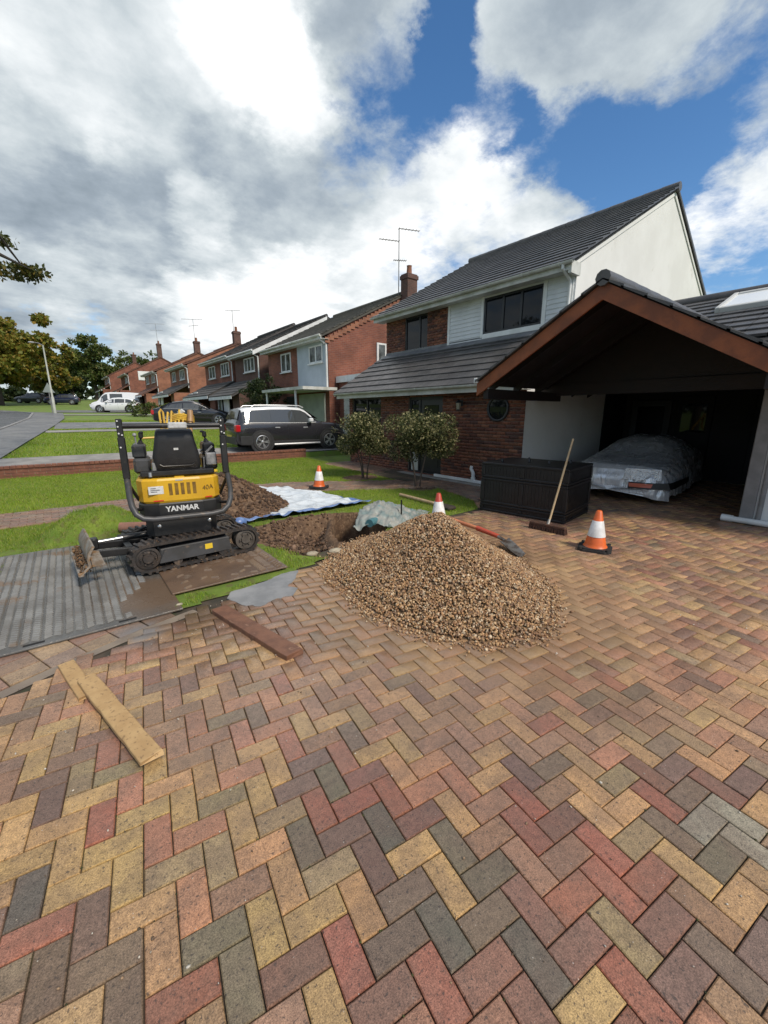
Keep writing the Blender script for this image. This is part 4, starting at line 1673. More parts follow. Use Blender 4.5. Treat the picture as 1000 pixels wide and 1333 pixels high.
spts = [(-0.34, 0.05), (-0.5, 0.12), (-0.66, 0.2), (-0.78, 0.3), (-0.86, 0.42), (-0.91, 0.6), (-0.93, 0.9), (-0.94, 1.2), (-0.94, 1.6)]
rws = band(0.30, 0.42, spts, 0.075)
b = MB()
b.add(rws, [(2 * i, 2 * i + 2, 2 * i + 3, 2 * i + 1) for i in range(len(spts) - 1)])
b.build('strap', M_blackpl, car)
rws = band(0.46, 0.66, [(-0.22, 0.03), (-0.36, 0.06), (-0.5, 0.1), (-0.64, 0.15), (-0.76, 0.22)], 0.05)
b = MB()
b.add(rws, [(2 * i, 2 * i + 2, 2 * i + 3, 2 * i + 1) for i in range(4)])
b.build('foil_patch', M_foil, car)
rws = band(0.33, 0.40, spts[:3], 0.085)
b = MB()
b.add(rws, [(2 * i, 2 * i + 2, 2 * i + 3, 2 * i + 1) for i in range(2)])
b.build('reflector', mat('orange_reflector', (0.55, 0.12, 0.06), None, 4, 0.3), car)

# --- black storage crates stacked in front of the house
stack_o = Vector((5.74, 4.45, 0))
CRZ = R(8.0)


def crate(z, h, label, seed):
    t = thing('crate', label, 'crate', (stack_o.x, stack_o.y, z), CRZ, 'black drainage crates stacked by the carport')
    # local: x depth 0..1.1 (away from street), y -1.47..0
    D_, L_ = 1.10, 1.47
    b = MB()
    b.box(0.016, D_ - 0.016, -L_ + 0.016, -0.016, 0.01, h - 0.01)
    b.build('shell', M_blackpl, t)
    b = MB()
    for zz in (0.0, h - 0.045):
        b.bbox(0, D_, -L_, 0, zz + 0.002, zz + 0.043, 0.008)
    b.build('rim', M_blackpl, t)
    for (x, y) in ((0.03, -0.03), (0.03, -L_ + 0.03), (D_ - 0.03, -0.03), (D_ - 0.03, -L_ + 0.03), (0.03, -L_ / 2)):
        b = MB()
        b.bbox(x - 0.03, x + 0.03, y - 0.035, y + 0.035, 0.045, h - 0.045, 0.006)
        b.build('corner_post', M_blackpl, t)
    b = MB()
    n = 26
    for k in range(1, n):
        y = -L_ * k / n
        b.box(0.012, 0.034, y - 0.008, y + 0.008, 0.04, h - 0.04)
    for k in range(1, 19):
        x = D_ * k / 19
        for y0 in (-L_ + 0.012, -0.034):
            b.box(x - 0.008, x + 0.008, y0, y0 + 0.022, 0.04, h - 0.04)
    nz = max(1, int(h / 0.12))
    for k in range(1, nz):
        zz = h * k / nz
        b.box(0.014, 0.034, -L_ + 0.03, -0.03, zz - 0.008, zz + 0.008)
        for y0 in (-L_ + 0.014, -0.034):
            b.box(0.03, D_ - 0.03, y0, y0 + 0.02, zz - 0.008, zz + 0.008)
    b.build('ribs', M_blackpl, t, kind='stuff')
    return t


crate(0.0, 0.145, 'shallow black ribbed plastic crate at the bottom of the stack, on the paving', 1)
crate(0.146, 0.445, 'deep black ribbed plastic crate in the middle of the stack', 2)
ct = crate(0.592, 0.262, 'black ribbed plastic crate on top of the stack, with small pegs', 3)
for (x, y) in ((0.25, -0.25), (0.5, -0.62), (0.52, -0.95), (0.75, -0.5), (0.8, -1.2)):
    b = MB()
    b.lathe([(0.022, 0.262), (0.02, 0.30), (0.010, 0.315), (0, 0.315)], 10, Matrix.Translation((x, y, 0)))
    b.build('peg', M_blackpl, ct, True)

# --- broom leaning against the crates
M_handle = mat('pale_wood', (0.50, 0.36, 0.20), (0.40, 0.27, 0.14), 12, 0.55, bump=0.2, bscale=60)
M_bristle = mat('brown_bristle', (0.075, 0.032, 0.02), (0.04, 0.02, 0.014), 30, 0.9, bump=0.5, bscale=200)
br = thing('broom', 'wooden broom with a dark bristle head, leaning on the black crates', 'broom', (5.42, 2.97, 0))
b = MB()
b.tube([(0.02, 0.0, 0.10), (0.68, 0.10, 1.29)], [0.0145, 0.0145], 12)
b.build('handle', M_handle, br, True)
b = MB()
Mb = Matrix.Rotation(R(93), 4, 'Z')
b.bbox(-0.27, 0.27, -0.035, 0.035, 0.068, 0.108, 0.008, Mb)
b.build('head', mat('broom_stock', (0.10, 0.045, 0.025), (0.06, 0.03, 0.02), 10, 0.7), br)
b = MB()
for k in range(34):
    for q in range(5):
        x, y = -0.26 + 0.52 * k / 33, -0.03 + 0.06 * q / 4
        b.bar((x, y, 0.07), (x * 1.03 + rnd.uniform(-.008, .008), y * 1.5 + rnd.uniform(-.006, .006), 0.0), 0.012, 0.012)
b.v = [tuple(Mb @ Vector(v)) for v in b.v]
b.build('bristles', M_bristle, br, kind='stuff')
b = MB()
b.tube([(0.01, 0, 0.095), (0.05, 0.006, 0.165)], [0.026, 0.019], 10)
b.build('socket', mat('socket_metal', (0.3, 0.28, 0.25), None, 3, 0.5, 0.8), br, True)

# --- traffic cones
M_orange = mat('cone_orange', (0.72, 0.135, 0.022), (0.58, 0.11, 0.022), 7, 0.42)
M_red = mat('cone_red', (0.50, 0.055, 0.028), (0.40, 0.05, 0.03), 7, 0.5)
M_sleeve = mat('cone_sleeve', (0.78, 0.78, 0.77), (0.62, 0.61, 0.58), 9, 0.35)


def cone(x, y, z, rz, body, label, tilt=0.0):
    t = thing('traffic_cone', label, 'traffic cone', (x, y, z), rz, 'traffic cones round the excavation')
    t.rotation_euler[0] = tilt
    b = MB()
    pl = [(-0.19, -0.12), (-0.12, -0.19), (0.12, -0.19), (0.19, -0.12), (0.19, 0.12), (0.12, 0.19), (-0.12, 0.19), (-0.19, 0.12)]
    b.prism(pl, 'z', 0.0, 0.028)
    b.prism([(u * .9, v * .9) for u, v in pl], 'z', 0.028, 0.042)
    for (u, v) in ((.15, .15), (-.15, .15), (.15, -.15), (-.15, -.15)):
        b.cyl((u, v, 0), (u, v, 0.05), 0.02, n=8)
    b.build('base', M_rubber, t)

    def r(zz):
        return 0.128 - (zz - 0.042) * (0.128 - 0.034) / 0.45
    for nm, z0, z1, m, e in (('cone_body', 0.042, 0.49, body, 0.0), ('reflective_sleeve', 0.175, 0.372, M_sleeve, 0.005)):
        b = MB()
        pr = [(0, z0), (r(z0) + e, z0)]
        if nm == 'cone_body':
            pr = [(0, z0), (r(z0) + 0.012, z0), (r(z0 + 0.02) + 0.002, z0 + 0.02), (r(z0 + 0.04), z0 + 0.04)]
        pr += [(r(z1) + e, z1 - 0.004), (r(z1) - 0.004 + e, z1)] + ([(0, z1)] if nm == 'cone_body' else [(r(z1) - 0.01, z1 + 0.001)])
        if nm != 'cone_body':
            pr = pr[1:]
        b.lathe(pr, 28)
        b.build(nm, m, t, True)
    b = MB()
    b.lathe([(0, 0.5), (0.024, 0.499), (0.033, 0.49), (0.0, 0.488)], 20)
    b.build('top_rim', body, t, True)
    return t


cone(5.14, 2.16, 0.0, R(20), M_orange, 'orange and white traffic cone standing alone on the paving near the broom')
cone(4.56, 8.05, 0.03, R(35), M_orange, 'orange and white traffic cone at the far corner of the pale tarpaulin', R(2))
cone(4.42, 4.18, 0.0, R(10), M_red, 'faded red and white traffic cone standing behind the gravel pile', R(-2))

# --- gravel pile
PILE = [(2.28, 3.80), (2.02, 3.02), (1.98, 2.25), (2.28, 1.66), (2.78, 1.48), (3.25, 1.68), (3.80, 2.25), (4.12, 2.9), (4.25, 3.6), (4.0, 4.15), (3.3, 4.32), (2.65, 4.15)]
PC = np.array([3.12, 2.92])
pa = np.array([math.atan2(p[1] - PC[1], p[0] - PC[0]) for p in PILE])
pr_ = np.array([math.hypot(p[0] - PC[0], p[1] - PC[1]) for p in PILE])
o_ = np.argsort(pa)
pa, pr_ = pa[o_], pr_[o_]
pa = np.concatenate([pa - 2 * np.pi, pa, pa + 2 * np.pi])
pr_ = np.tile(pr_, 3)


def pile_h(x, y):
    dx, dy = x - PC[0], y - PC[1]
    a = np.arctan2(dy, dx)
    Rb = np.interp(a, pa, pr_)
    f = np.hypot(dx, dy) / Rb
    # rounded crown running towards the house, straight flanks, thin spreading toe
    h = 0.66 * np.clip(1 - f, 0, 1) ** 1.12
    h = np.where(h > 0.52, 0.52 + (h - 0.52) * 0.6, h)
    h = h * (0.90 + 0.22 * vnoise(x, y, 2.6, 31)) + 0.03 * (vnoise(x, y, 7, 32) - 0.5) * (f < 0.9)
    return np.maximum(h, 0) + np.where(f < 1, 0.008, 0)


M_stone = mat('gravel_stone', (1, 1, 1), (0.70, 0.66, 0.62), 60, 0.62, src='tone', bump=0.3, bscale=220, bdist=0.003)
M_pilecore = mat('gravel_core', (0.21, 0.135, 0.07), (0.11, 0.07, 0.036), 30, 0.9, bump=1.0, bscale=70, bdist=0.02)
gpile = thing('gravel_pile', 'big heap of golden brown gravel tipped on the block paving', 'gravel pile', (3.12, 2.92, 0))
gxs = np.linspace(1.7, 4.7, 76)
gys = np.linspace(1.2, 4.6, 86)
PX, PY = np.meshgrid(gxs, gys)
PZ = pile_h(PX, PY) - 0.012
idx = np.arange(PX.size).reshape(PX.shape)
Qp = np.stack([idx[:-1, :-1], idx[:-1, 1:], idx[1:, 1:], idx[1:, :-1]], -1).reshape(-1, 4)
Qp = Qp[(PZ.ravel()[Qp] > -0.002).any(1)]
core = link('core', np_mesh('core', np.stack([PX - 3.12, PY - 2.92, PZ - 0.004], -1).reshape(-1, 3), Qp, M_pilecore, True), gpile)
core['kind'] = 'stuff'


def stones(name, parent, x, y, z, size, tones, mat_, off=(0, 0, 0), flat=0.62, seed=5):
    """many small faceted stones in one mesh"""
    r2 = np.random.default_rng(seed)
    bm = bmesh.new()
    bmesh.ops.create_icosphere(bm, subdivisions=1, radius=1.0)
    v0 = np.array([v.co[:] for v in bm.verts])
    f0 = np.array([[q.index for q in f.verts] for f in bm.faces])
    bm.free()
    n = len(x)
    # random orientation from quaternions
    q = r2.normal(size=(n, 4))
    q /= np.linalg.norm(q, axis=1, keepdims=True)
    w, a, b_, c = q.T
    Rm = np.stack([np.stack([1 - 2 * (b_ * b_ + c * c), 2 * (a * b_ - w * c), 2 * (a * c + w * b_)], -1),
                   np.stack([2 * (a * b_ + w * c), 1 - 2 * (a * a + c * c), 2 * (b_ * c - w * a)], -1),
                   np.stack([2 * (a * c - w * b_), 2 * (b_ * c + w * a), 1 - 2 * (a * a + b_ * b_)], -1)], 1)
    sc = np.stack([size * r2.uniform(0.8, 1.25, n), size * r2.uniform(0.65, 1.0, n), size * flat * r2.uniform(0.7, 1.1, n)], -1)
    loc = v0[None] * sc[:, None, :] * r2.uniform(0.82, 1.15, (n, len(v0), 1))
    v = np.einsum('nij,nkj->nki', Rm, loc) + np.stack([x, y, z], -1)[:, None, :] - np.array(off)
    f = f0[None] + (np.arange(n) * len(v0))[:, None, None]
    t = np.array(tones)[r2.integers(len(tones), size=n)] * r2.uniform(0.65, 1.25, (n, 1))
    o = link(name, np_mesh(name, v.reshape(-1, 3), f.reshape(-1, 3), mat_, True, cols=np.repeat(t, len(v0), 0)), parent)
    o['kind'] = 'stuff'
    return o


GT = [(0.46, 0.285, 0.135), (0.38, 0.21, 0.095), (0.54, 0.37, 0.205), (0.31, 0.165, 0.078), (0.58, 0.46, 0.31), (0.20, 0.115, 0.065), (0.42, 0.25, 0.115), (0.31, 0.20, 0.12)]
n = 50000
x, y = npr.uniform(1.75, 4.65, n), npr.uniform(1.25, 4.5, n)
h = pile_h(x, y)
k = h > 0.012
x, y, h = x[k], y[k], h[k]
stones('pebbles', gpile, x, y, h + npr.uniform(-0.006, 0.008, len(x)), npr.uniform(0.0078, 0.0168, len(x)), GT, M_stone, (3.12, 2.92, 0))
# loose stones spilled round the toe
n = 2400
a = npr.uniform(0, 2 * np.pi, n)
f = 1 + np.abs(npr.normal(0, 0.05, n))
Rb = np.interp(a, pa, pr_)
x, y = PC[0] + np.cos(a) * Rb * f, PC[1] + np.sin(a) * Rb * f
stones('spilled_pebbles', gpile, x, y, np.full(n, 0.008), npr.uniform(0.006, 0.016, n), GT, M_stone, (3.12, 2.92, 0), seed=8)

# --- spade with orange shaft lying on the back of the pile
spd = thing('spade', 'orange shafted spade lying along the back edge of the gravel pile', 'spade', (4.25, 3.3, 0.0))
zA, zB = 0.17, 0.13
b = MB()
b.tube([(0.10, 0.86, zA + .03), (0.07, 0.40, zA), (0.04, 0.02, zA - .01)], 0.026, 12)
b.build('shaft', mat('orange_plastic', (0.62, 0.22, 0.09), (0.50, 0.17, 0.075), 8, 0.45), spd, True)
b = MB()
b.tube([(0.045, 0.05, zA - .01), (0.03, -0.30, zB)], [0.034, 0.028], 12)
b.build('sleeve', mat('red_plastic', (0.58, 0.085, 0.035), (0.45, 0.07, 0.035), 8, 0.45), spd, True)
b = MB()
b.tube([(0.03, -0.28, zB), (0.02, -0.42, zB - 0.03)], [0.024, 0.02], 10)
vs = []
for k in range(7):
    f = k / 6
    yb_ = -0.40 - 0.34 * f
    w_ = 0.10 * (1 - 0.25 * f ** 3)
    for q in range(5):
        g_ = (q - 2) / 2
        vs.append((0.02 + g_ * w_ - 0.12 * f, yb_, zB - 0.03 - 0.09 * f + 0.018 * g_ * g_))
nv = len(vs)
vs += [(v[0], v[1], v[2] - 0.006) for v in vs]
fs = []
for k in range(6):
    for q in range(4):
        i = k * 5 + q
        fs += [(i, i + 1, i + 6, i + 5), (nv + i, nv + i + 5, nv + i + 6, nv + i + 1)]
b.add(vs, fs)
b.build('blade', mat('worn_steel', (0.32, 0.31, 0.29), (0.14, 0.11, 0.09), 12, 0.4, metal=0.7), spd, True)

# --- timber stake on the grass and a thin black pin
stk = thing('timber_stake', 'pale timber stake with a dark muddy end, lying on the grass by the house', 'stake', (5.39, 6.2, 0.05))
b = MB()
b.tube([(0, 0, 0), (-0.045, -0.74, 0.0), (-0.07, -1.22, -0.004)], 0.032, 12)
b.build('shaft', M_handle, stk, True)
b = MB()
b.bbox(-0.17, 0.03, -1.50, -1.20, -0.045, 0.02, 0.02)
b.tube([(-0.07, -1.18, 0), (-0.08, -1.42, -0.01)], [0.037, 0.03], 10)
b.build('muddy_end', mat('mud_dark', (0.045, 0.032, 0.024), None, 4, 0.8), stk)
pin = MB()
pin.tube([(4.08, 4.66, -0.05), (4.085, 4.665, 0.36)], 0.012, 8)
tag(pin.build('steel_pin', M_blackpl), 'thin black steel pin standing upright in the grass by the crumpled sheet', 'pin')


# --- tarpaulin on the lawn, crumpled sheet over rubble
def sheet(name, c00, c10, c11, c01, nu, nv_, zf, wr, mats, seed, matf=None, bow=0.0):
    v = np.zeros((nv_, nu, 3))
    for j in range(nv_):
        for i in range(nu):
            s, t = i / (nu - 1), j / (nv_ - 1)
            p = (np.array(c00) * (1 - s) + np.array(c10) * s) * (1 - t) + (np.array(c01) * (1 - s) + np.array(c11) * s) * t
            e = 0.05 * mnoise.noise(Vector((s * 5, t * 5, seed)))
            v[j, i, :2] = p + np.array([e, 0.7 * e]) + bow * np.array([0, -math.sin(math.pi * s) * (1 - t)])
            nz = wr(s, t, v[j, i, 0], v[j, i, 1])
            v[j, i, 2] = zf(v[j, i, 0], v[j, i, 1]) + nz
    idx = np.arange(nu * nv_).reshape(nv_, nu)
    q = np.stack([idx[:-1, :-1], idx[:-1, 1:], idx[1:, 1:], idx[1:, :-1]], -1).reshape(-1, 4)
    mi = None
    if matf is not None:
        cxy = v.reshape(-1, 3)[q].mean(1)
        st_ = np.stack(np.meshgrid(np.linspace(0, 1, nu), np.linspace(0, 1, nv_)), -1).reshape(-1, 2)[q].mean(1)
        mi = np.array([matf(a[0], a[1], b_[0], b_[1]) for a, b_ in zip(st_, cxy)])
    o = link(name, np_mesh(name, v.reshape(-1, 3), q, mats, True, mat_idx=mi))
    md = o.modifiers.new('thickness', 'SOLIDIFY')
    md.thickness = 0.004
    md.offset = 0
    return o


M_tarp = mat('tarp_pale', (0.62, 0.66, 0.68), (0.52, 0.57, 0.61), 3, 0.35, c3=(0.36, 0.31, 0.25), s3=6, f3=0.66, rvar=0.12)
M_tarpblue = mat('tarp_blue', (0.09, 0.16, 0.36), (0.16, 0.25, 0.45), 8, 0.35)


def tw(s, t, x, y):
    a = mnoise.fractal(Vector((x * 2.2, y * 2.2, 3.3)), 0.8, 2.1, 4)
    r_ = abs(mnoise.noise(Vector((x * 4 + y * 1.6, y * 3 - x, 7))))
    edge = math.exp(-((t) / 0.07) ** 2)
    return 0.032 + 0.034 * a + 0.07 * (0.3 - r_) + edge * 0.05 * (0.5 + mnoise.noise(Vector((s * 9, 2, 4))))


def flatz(x, y):
    return T(y) + 0.01


tp = sheet('tarpaulin', (2.05, 6.02), (4.52, 6.02), (4.02, 8.25), (2.95, 9.55), 80, 90, flatz, tw, [M_tarp, M_tarpblue], 1.0,
           lambda s, t, x, y: 1 if (t < 0.035 or (s > 0.965 and t < 0.35) or (t < 0.07 and s < 0.3 and (s * 40) % 2 < 0.9)) else 0)
tag(tp, 'pale blue grey tarpaulin spread flat on the lawn beside the soil heap', 'tarpaulin')

M_bag = mat('sandy_sheet', (0.17, 0.22, 0.21), (0.29, 0.29, 0.26), 7, 0.42, c3=(0.10, 0.235, 0.25), s3=5, f3=0.60, bump=0.5, bscale=50)


def bw(s, t, x, y):
    r_ = math.hypot((x - 3.92) / 0.72, (y - 5.02) / 0.55)
    h = 0.27 * max(0.0, 1 - r_) ** 0.75
    a = mnoise.fractal(Vector((x * 5, y * 5, 1.7)), 0.7, 2.1, 5)
    c_ = abs(mnoise.noise(Vector((x * 9, y * 9, 5.5))))
    return 0.02 + h + 0.04 * a + 0.07 * (0.25 - c_) + 0.05 * (0.2 - abs(mnoise.noise(Vector((x * 16 + 3, y * 16, 1.5)))))


bg = sheet('crumpled_sheet', (3.25, 4.78), (4.05, 4.28), (4.95, 4.9), (4.35, 5.75), 70, 60, lambda x, y: 0.0, bw, M_bag, 4.0)
tag(bg, 'crumpled grey green plastic sheet heaped beside the hole', 'plastic sheet')
tb = MB()
tb.tube([(3.46, 4.66, 0.09), (3.75, 4.80, 0.09)], 0.06, 14)
tag(tb.build('pipe_end', mat('teal_plastic', (0.05, 0.16, 0.19), (0.09, 0.20, 0.22), 5, 0.4), smooth=True), 'short dark teal pipe end poking out under the crumpled sheet', 'pipe')
bb = MB()
bb.sphere((1.98, 5.90, 0.09), 0.10, 14, 9, 1.1, 0.85, 0.8)
bo = bb.build('rolled_bag', M_tarpblue, smooth=True)
tag(bo, 'small blue and white bundle on the grass behind the digger track', 'bundle')

# --- clods and rubble (uncountable)
ST = [(0.15, 0.085, 0.046), (0.10, 0.056, 0.032), (0.20, 0.118, 0.065), (0.07, 0.042, 0.026)]
n = 1500
x, y = npr.uniform(1.8, 3.7, n), npr.uniform(4.1, 6.0, n)
k = (poly_dist(x, y, RUB) < 0.05) & (poly_dist(x, y, PIT) > 0.12)
x, y = x[k], y[k]
M_clod = mat('soil_clod', (1, 1, 1), (0.6, 0.58, 0.56), 40, 0.9, src='tone', bump=0.8, bscale=120)
tag(stones('rubble', None, x, y, lawn_h(x, y) + 0.012, npr.uniform(0.008, 0.03, len(x)) * npr.choice([1, 1, 1, 1.6], len(x)), ST + [(0.24, 0.15, 0.10), (0.2, 0.12, 0.075)], M_clod, seed=12), kind='stuff')
n = 2600
x, y = npr.uniform(0.9, 3.5, n), npr.uniform(6.0, 8.8, n)
_a, h2 = mound_h(x, y)
k = h2 > 0.02
x, y = x[k], y[k]
tag(stones('soil_clods', None, x, y, lawn_h(x, y) + 0.008, npr.uniform(0.012, 0.05, len(x)), ST, M_clod, seed=13), kind='stuff')
n = 300
x, y = npr.uniform(-0.4, 1.0, n), npr.uniform(6.4, 7.4, n)
h1, h2 = mound_h(x, y)
k = (h1 > 0.08) & (vnoise(x, y, 3.0, 12) > 0.6)
x, y = x[k], y[k]
tag(stones('turf_clods', None, x, y, lawn_h(x, y) + 0.01, npr.uniform(0.015, 0.05, len(x)), ST, M_clod, seed=14), kind='stuff')
# crumbs of earth and grit scattered over the paving
n = 5200
x, y = npr.uniform(-0.9, 4.2, n), npr.uniform(-1.6, 3.6, n)
k = (y < edge_y(x, EDGE)) & (npr.random(n) < np.clip(0.22 + 0.8 * np.exp(-((x - 0.8) ** 2 + (y - 3.3) ** 2) / 0.35), 0, 1))
x, y = x[k], y[k]
tag(stones('grit', None, x, y, np.full(len(x), 0.003), npr.uniform(0.0012, 0.0042, len(x)) * npr.choice([1, 1, 1, 1.8], len(x)), [(0.55, 0.5, 0.42), (0.3, 0.2, 0.12), (0.12, 0.08, 0.05), (0.6, 0.57, 0.5)], M_stone, seed=15), kind='stuff')
# moss and silt sitting in the joints
n = 2600
ij = np.stack([npr.integers(-30, 40, n), npr.integers(-30, 40, n)], -1) + np.where((npr.random(n) < 0.5)[:, None], np.stack([npr.random(n), np.zeros(n)], -1), np.stack([np.zeros(n), npr.random(n)], -1))
mxy = np.array([OX, OY]) + MODULE * (ij[:, :1] * PE1 + ij[:, 1:] * PE2)
k = in_drive(mxy[:, 0], mxy[:, 1]) & (vnoise(mxy[:, 0], mxy[:, 1], 2.2, 51) > 0.52)
mxy = mxy[k]
gap = []
for (a_, b_) in ij[k]:      # keep only points that lie on a joint, not across a block
    fi, fj = math.floor(a_), math.floor(b_)
    on_i, on_j = abs(a_ - round(a_)) < 1e-6, abs(b_ - round(b_)) < 1e-6
    if on_j:                # along a line parallel to the first axis
        gap.append(((fi - round(b_)) % 4) != 3 if True else False)
    else:
        gap.append(((round(a_) - fj) % 4) != 2)
gap = np.array(gap)
mxy = mxy[gap]
tag(stones('joint_moss', None, mxy[:, 0], mxy[:, 1], np.full(len(mxy), -0.004), npr.uniform(0.003, 0.0065, len(mxy)), [(0.075, 0.085, 0.022), (0.05, 0.058, 0.02), (0.10, 0.08, 0.05)], M_clod, seed=16), kind='stuff')
# a few larger stones one can pick out
for (x, y, s, c) in ((2.52, 4.10, 0.07, 'pale flat stone on the muddy grass beside the hole'), (2.24, 4.18, 0.06, 'small grey flat stone on the muddy grass by the digger track'),
                     (0.66, 3.72, 0.022, 'tiny cream stone at the corner of the track mat')):
    b = MB()
    b.sphere((x, y, 0.02), s, 9, 6, 1.3, 0.9, 0.45)
    b.v = [(v[0] + 0.012 * s / .07 * rnd.uniform(-1, 1), v[1] + 0.012 * s / .07 * rnd.uniform(-1, 1), v[2]) for v in b.v]
    tag(b.build('stone', mat('pale_stone', (0.42, 0.37, 0.27), (0.3, 0.25, 0.18), 20, 0.8), smooth=True), c, 'stone', 'loose stones by the hole')
bk = MB()
bk.tube([(0.55, 6.52, 0.13), (0.86, 6.38, 0.12)], [0.07, 0.07], 14)
tag(bk.build('clay_pipe', mat('clay_pipe', (0.33, 0.16, 0.11), (0.26, 0.13, 0.09), 9, 0.7), smooth=True), 'broken piece of pinkish clay pipe on the heaped turf', 'pipe')

# --- planks
M_plank = mat('weathered_plank', (0.48, 0.315, 0.145), (0.40, 0.25, 0.11), 9, 0.7, bump=0.5, bscale=90, c3=(0.25, 0.155, 0.075), s3=42, f3=0.56, bdist=0.004)
M_plank2 = mat('brown_plank', (0.20, 0.092, 0.052), (0.13, 0.058, 0.034), 9, 0.5, bump=0.3, bscale=70, c3=(0.32, 0.18, 0.11), s3=9, f3=0.6)


def plank(p, q, w, h, z, m, label):
    p, q = Vector((*p, z)), Vector((*q, z))
    L = (q - p).length
    t = MB()
    a = math.atan2(q.y - p.y, q.x - p.x)
    n = 14
    vs, fs = [], []
    for i in range(n + 1):
        x = L * i / n
        e = 0.004 * mnoise.noise(Vector((x * 6, z * 9 + w, 2))) + (0.004 * mnoise.noise(Vector((x * 40, w * 50, 3))))
        wz = 0.004 * math.sin(x * 2.1 + w * 30)
        ww_ = w / 2 + e
        c_ = 0.004
        vs += [(x, -ww_, wz), (x, -ww_, wz + h - c_), (x, -ww_ + c_, wz + h), (x, ww_ - c_, wz + h), (x, ww_, wz + h - c_), (x, ww_, wz)]
    for i in range(n):
        for k in range(6):
            a0, a1 = i * 6 + k, i * 6 + (k + 1) % 6
            fs.append((a0, a1, a1 + 6, a0 + 6))
    fs += [tuple(range(6)), tuple(reversed(range(n * 6, n * 6 + 6)))]
    for i in (0, n):      # splintered ends
        for k in range(6):
            x_, y_, z_ = vs[i * 6 + k]
            vs[i * 6 + k] = (x_ + rnd.uniform(-0.012, 0.012), y_, z_)
    t.add(vs, fs)
    o = t.build('plank', m)
    o.location = p
    o.rotation_euler = (0, 0, a)
    return tag(o, label, 'plank', 'planks lying on the block paving')


plank((-0.15, 3.25), (-0.06, 2.76), 0.092, 0.022, 0.003, M_plank, 'short pale plank half under the long pale plank')
plank((-0.055, 2.93), (0.150, 1.985), 0.100, 0.026, 0.027, M_plank, 'long pale weathered plank with a mossy end near the camera')
plank((0.91, 3.40), (1.10, 2.37), 0.135, 0.04, 0.003, M_plank2, 'red brown stained plank lying beside the wet grey patch')

# --- puddle
PUD = [(1.04, 3.62), (1.10, 3.40), (1.22, 3.27), (1.40, 3.33), (1.55, 3.30), (1.66, 3.42), (1.60, 3.52), (1.76, 3.66), (1.88, 3.84), (1.70, 3.86), (1.5, 3.78), (1.3, 3.75), (1.12, 3.74)]
b = MB()
pp = []
for i in range(len(PUD)):
    (xa, ya), (xb, yb) = PUD[i], PUD[(i + 1) % len(PUD)]
    for k in range(4):
        f = k / 4
        pp.append((xa + (xb - xa) * f + 0.02 * mnoise.noise(Vector((i * 3 + f * 3, 1, 2))), ya + (yb - ya) * f + 0.02 * mnoise.noise(Vector((i * 3 + f * 3, 5, 2)))))
b.prism(pp, 'z', -0.006, 0.0035)
M_pud = mat('puddle_slurry', (0.18, 0.178, 0.175), (0.25, 0.245, 0.24), 5, 0.07, rvar=0.04)
tag(b.build('puddle', M_pud), kind='structure')

# --- ground protection mats under the digger
M_matg = mat('grey_mat', (0.115, 0.112, 0.105), (0.08, 0.076, 0.07), 2.2, 0.28, bump=0.3, bscale=60, c3=(0.16, 0.11, 0.07), s3=2.6, f3=0.60, rvar=0.12,
             patches=(((0.55, 4.1, 0), 0.25, 0.6, (0.135, 0.085, 0.05), 0.85), ((0.25, 4.5, 0), 0.1, 0.35, (0.135, 0.09, 0.055), 0.6)))
M_matb = mat('muddy_mat', (0.155, 0.098, 0.062), (0.11, 0.07, 0.046), 2.6, 0.36, bump=0.3, bscale=60, c3=(0.22, 0.17, 0.125), s3=4, f3=0.6, rvar=0.12)


M_btread = mat('muddy_tread', (0.20, 0.145, 0.10), (0.14, 0.095, 0.064), 4, 0.35)
M_tread = mat('wet_highlight_tread', (0.225, 0.22, 0.205), (0.15, 0.143, 0.13), 3, 0.24, c3=(0.17, 0.12, 0.08), s3=2.6, f3=0.57)  # ridges paler than the sheet: wet highlights put into the colour


def track_mat(label, loc, rz, x0, x1, y0, y1, m, pitch, lug, lip, seed, fade=None):
    t = thing('track_mat', label, 'ground mat', loc, rz, 'ground protection mats under the digger')
    b = MB()
    b.bbox(x0, x1, y0, y1, 0.004, 0.022, 0.005)
    b.build('sheet', m, t)
    b = MB()
    r2 = random.Random(seed)
    x = x0 + 0.06
    c_ = 0
    while x < x1 - 0.04:
        y = y0 + lip
        while y < y1 - 0.05:
            if fade is None or not fade(x, y, r2):
                a = R(28 if c_ % 2 else -28) + R(r2.uniform(-4, 4))
                M = Matrix.Translation((x + r2.uniform(-.002, .002), y, 0.022)) @ Matrix.Rotation(a, 4, 'Z')
                hx, hy, hz = lug, 0.0125, 0.016
                vs = [M @ Vector(p) for p in ((-hx, -hy, -.001), (hx, -hy, -.001), (hx, hy, -.001), (-hx, hy, -.001),
                                             (-hx * .8, -hy * .5, hz), (hx * .8, -hy * .5, hz), (hx * .8, hy * .5, hz), (-hx * .8, hy * .5, hz))]
                b.add(vs, [(4, 5, 6, 7), (0, 1, 5, 4), (1, 2, 6, 5), (2, 3, 7, 6), (3, 0, 4, 7)])
            y += pitch
        x += lug * 2 + 0.012
        c_ += 1
    b.build('tread', M_tread if m is M_matg else M_btread, t, kind='stuff')
    return t


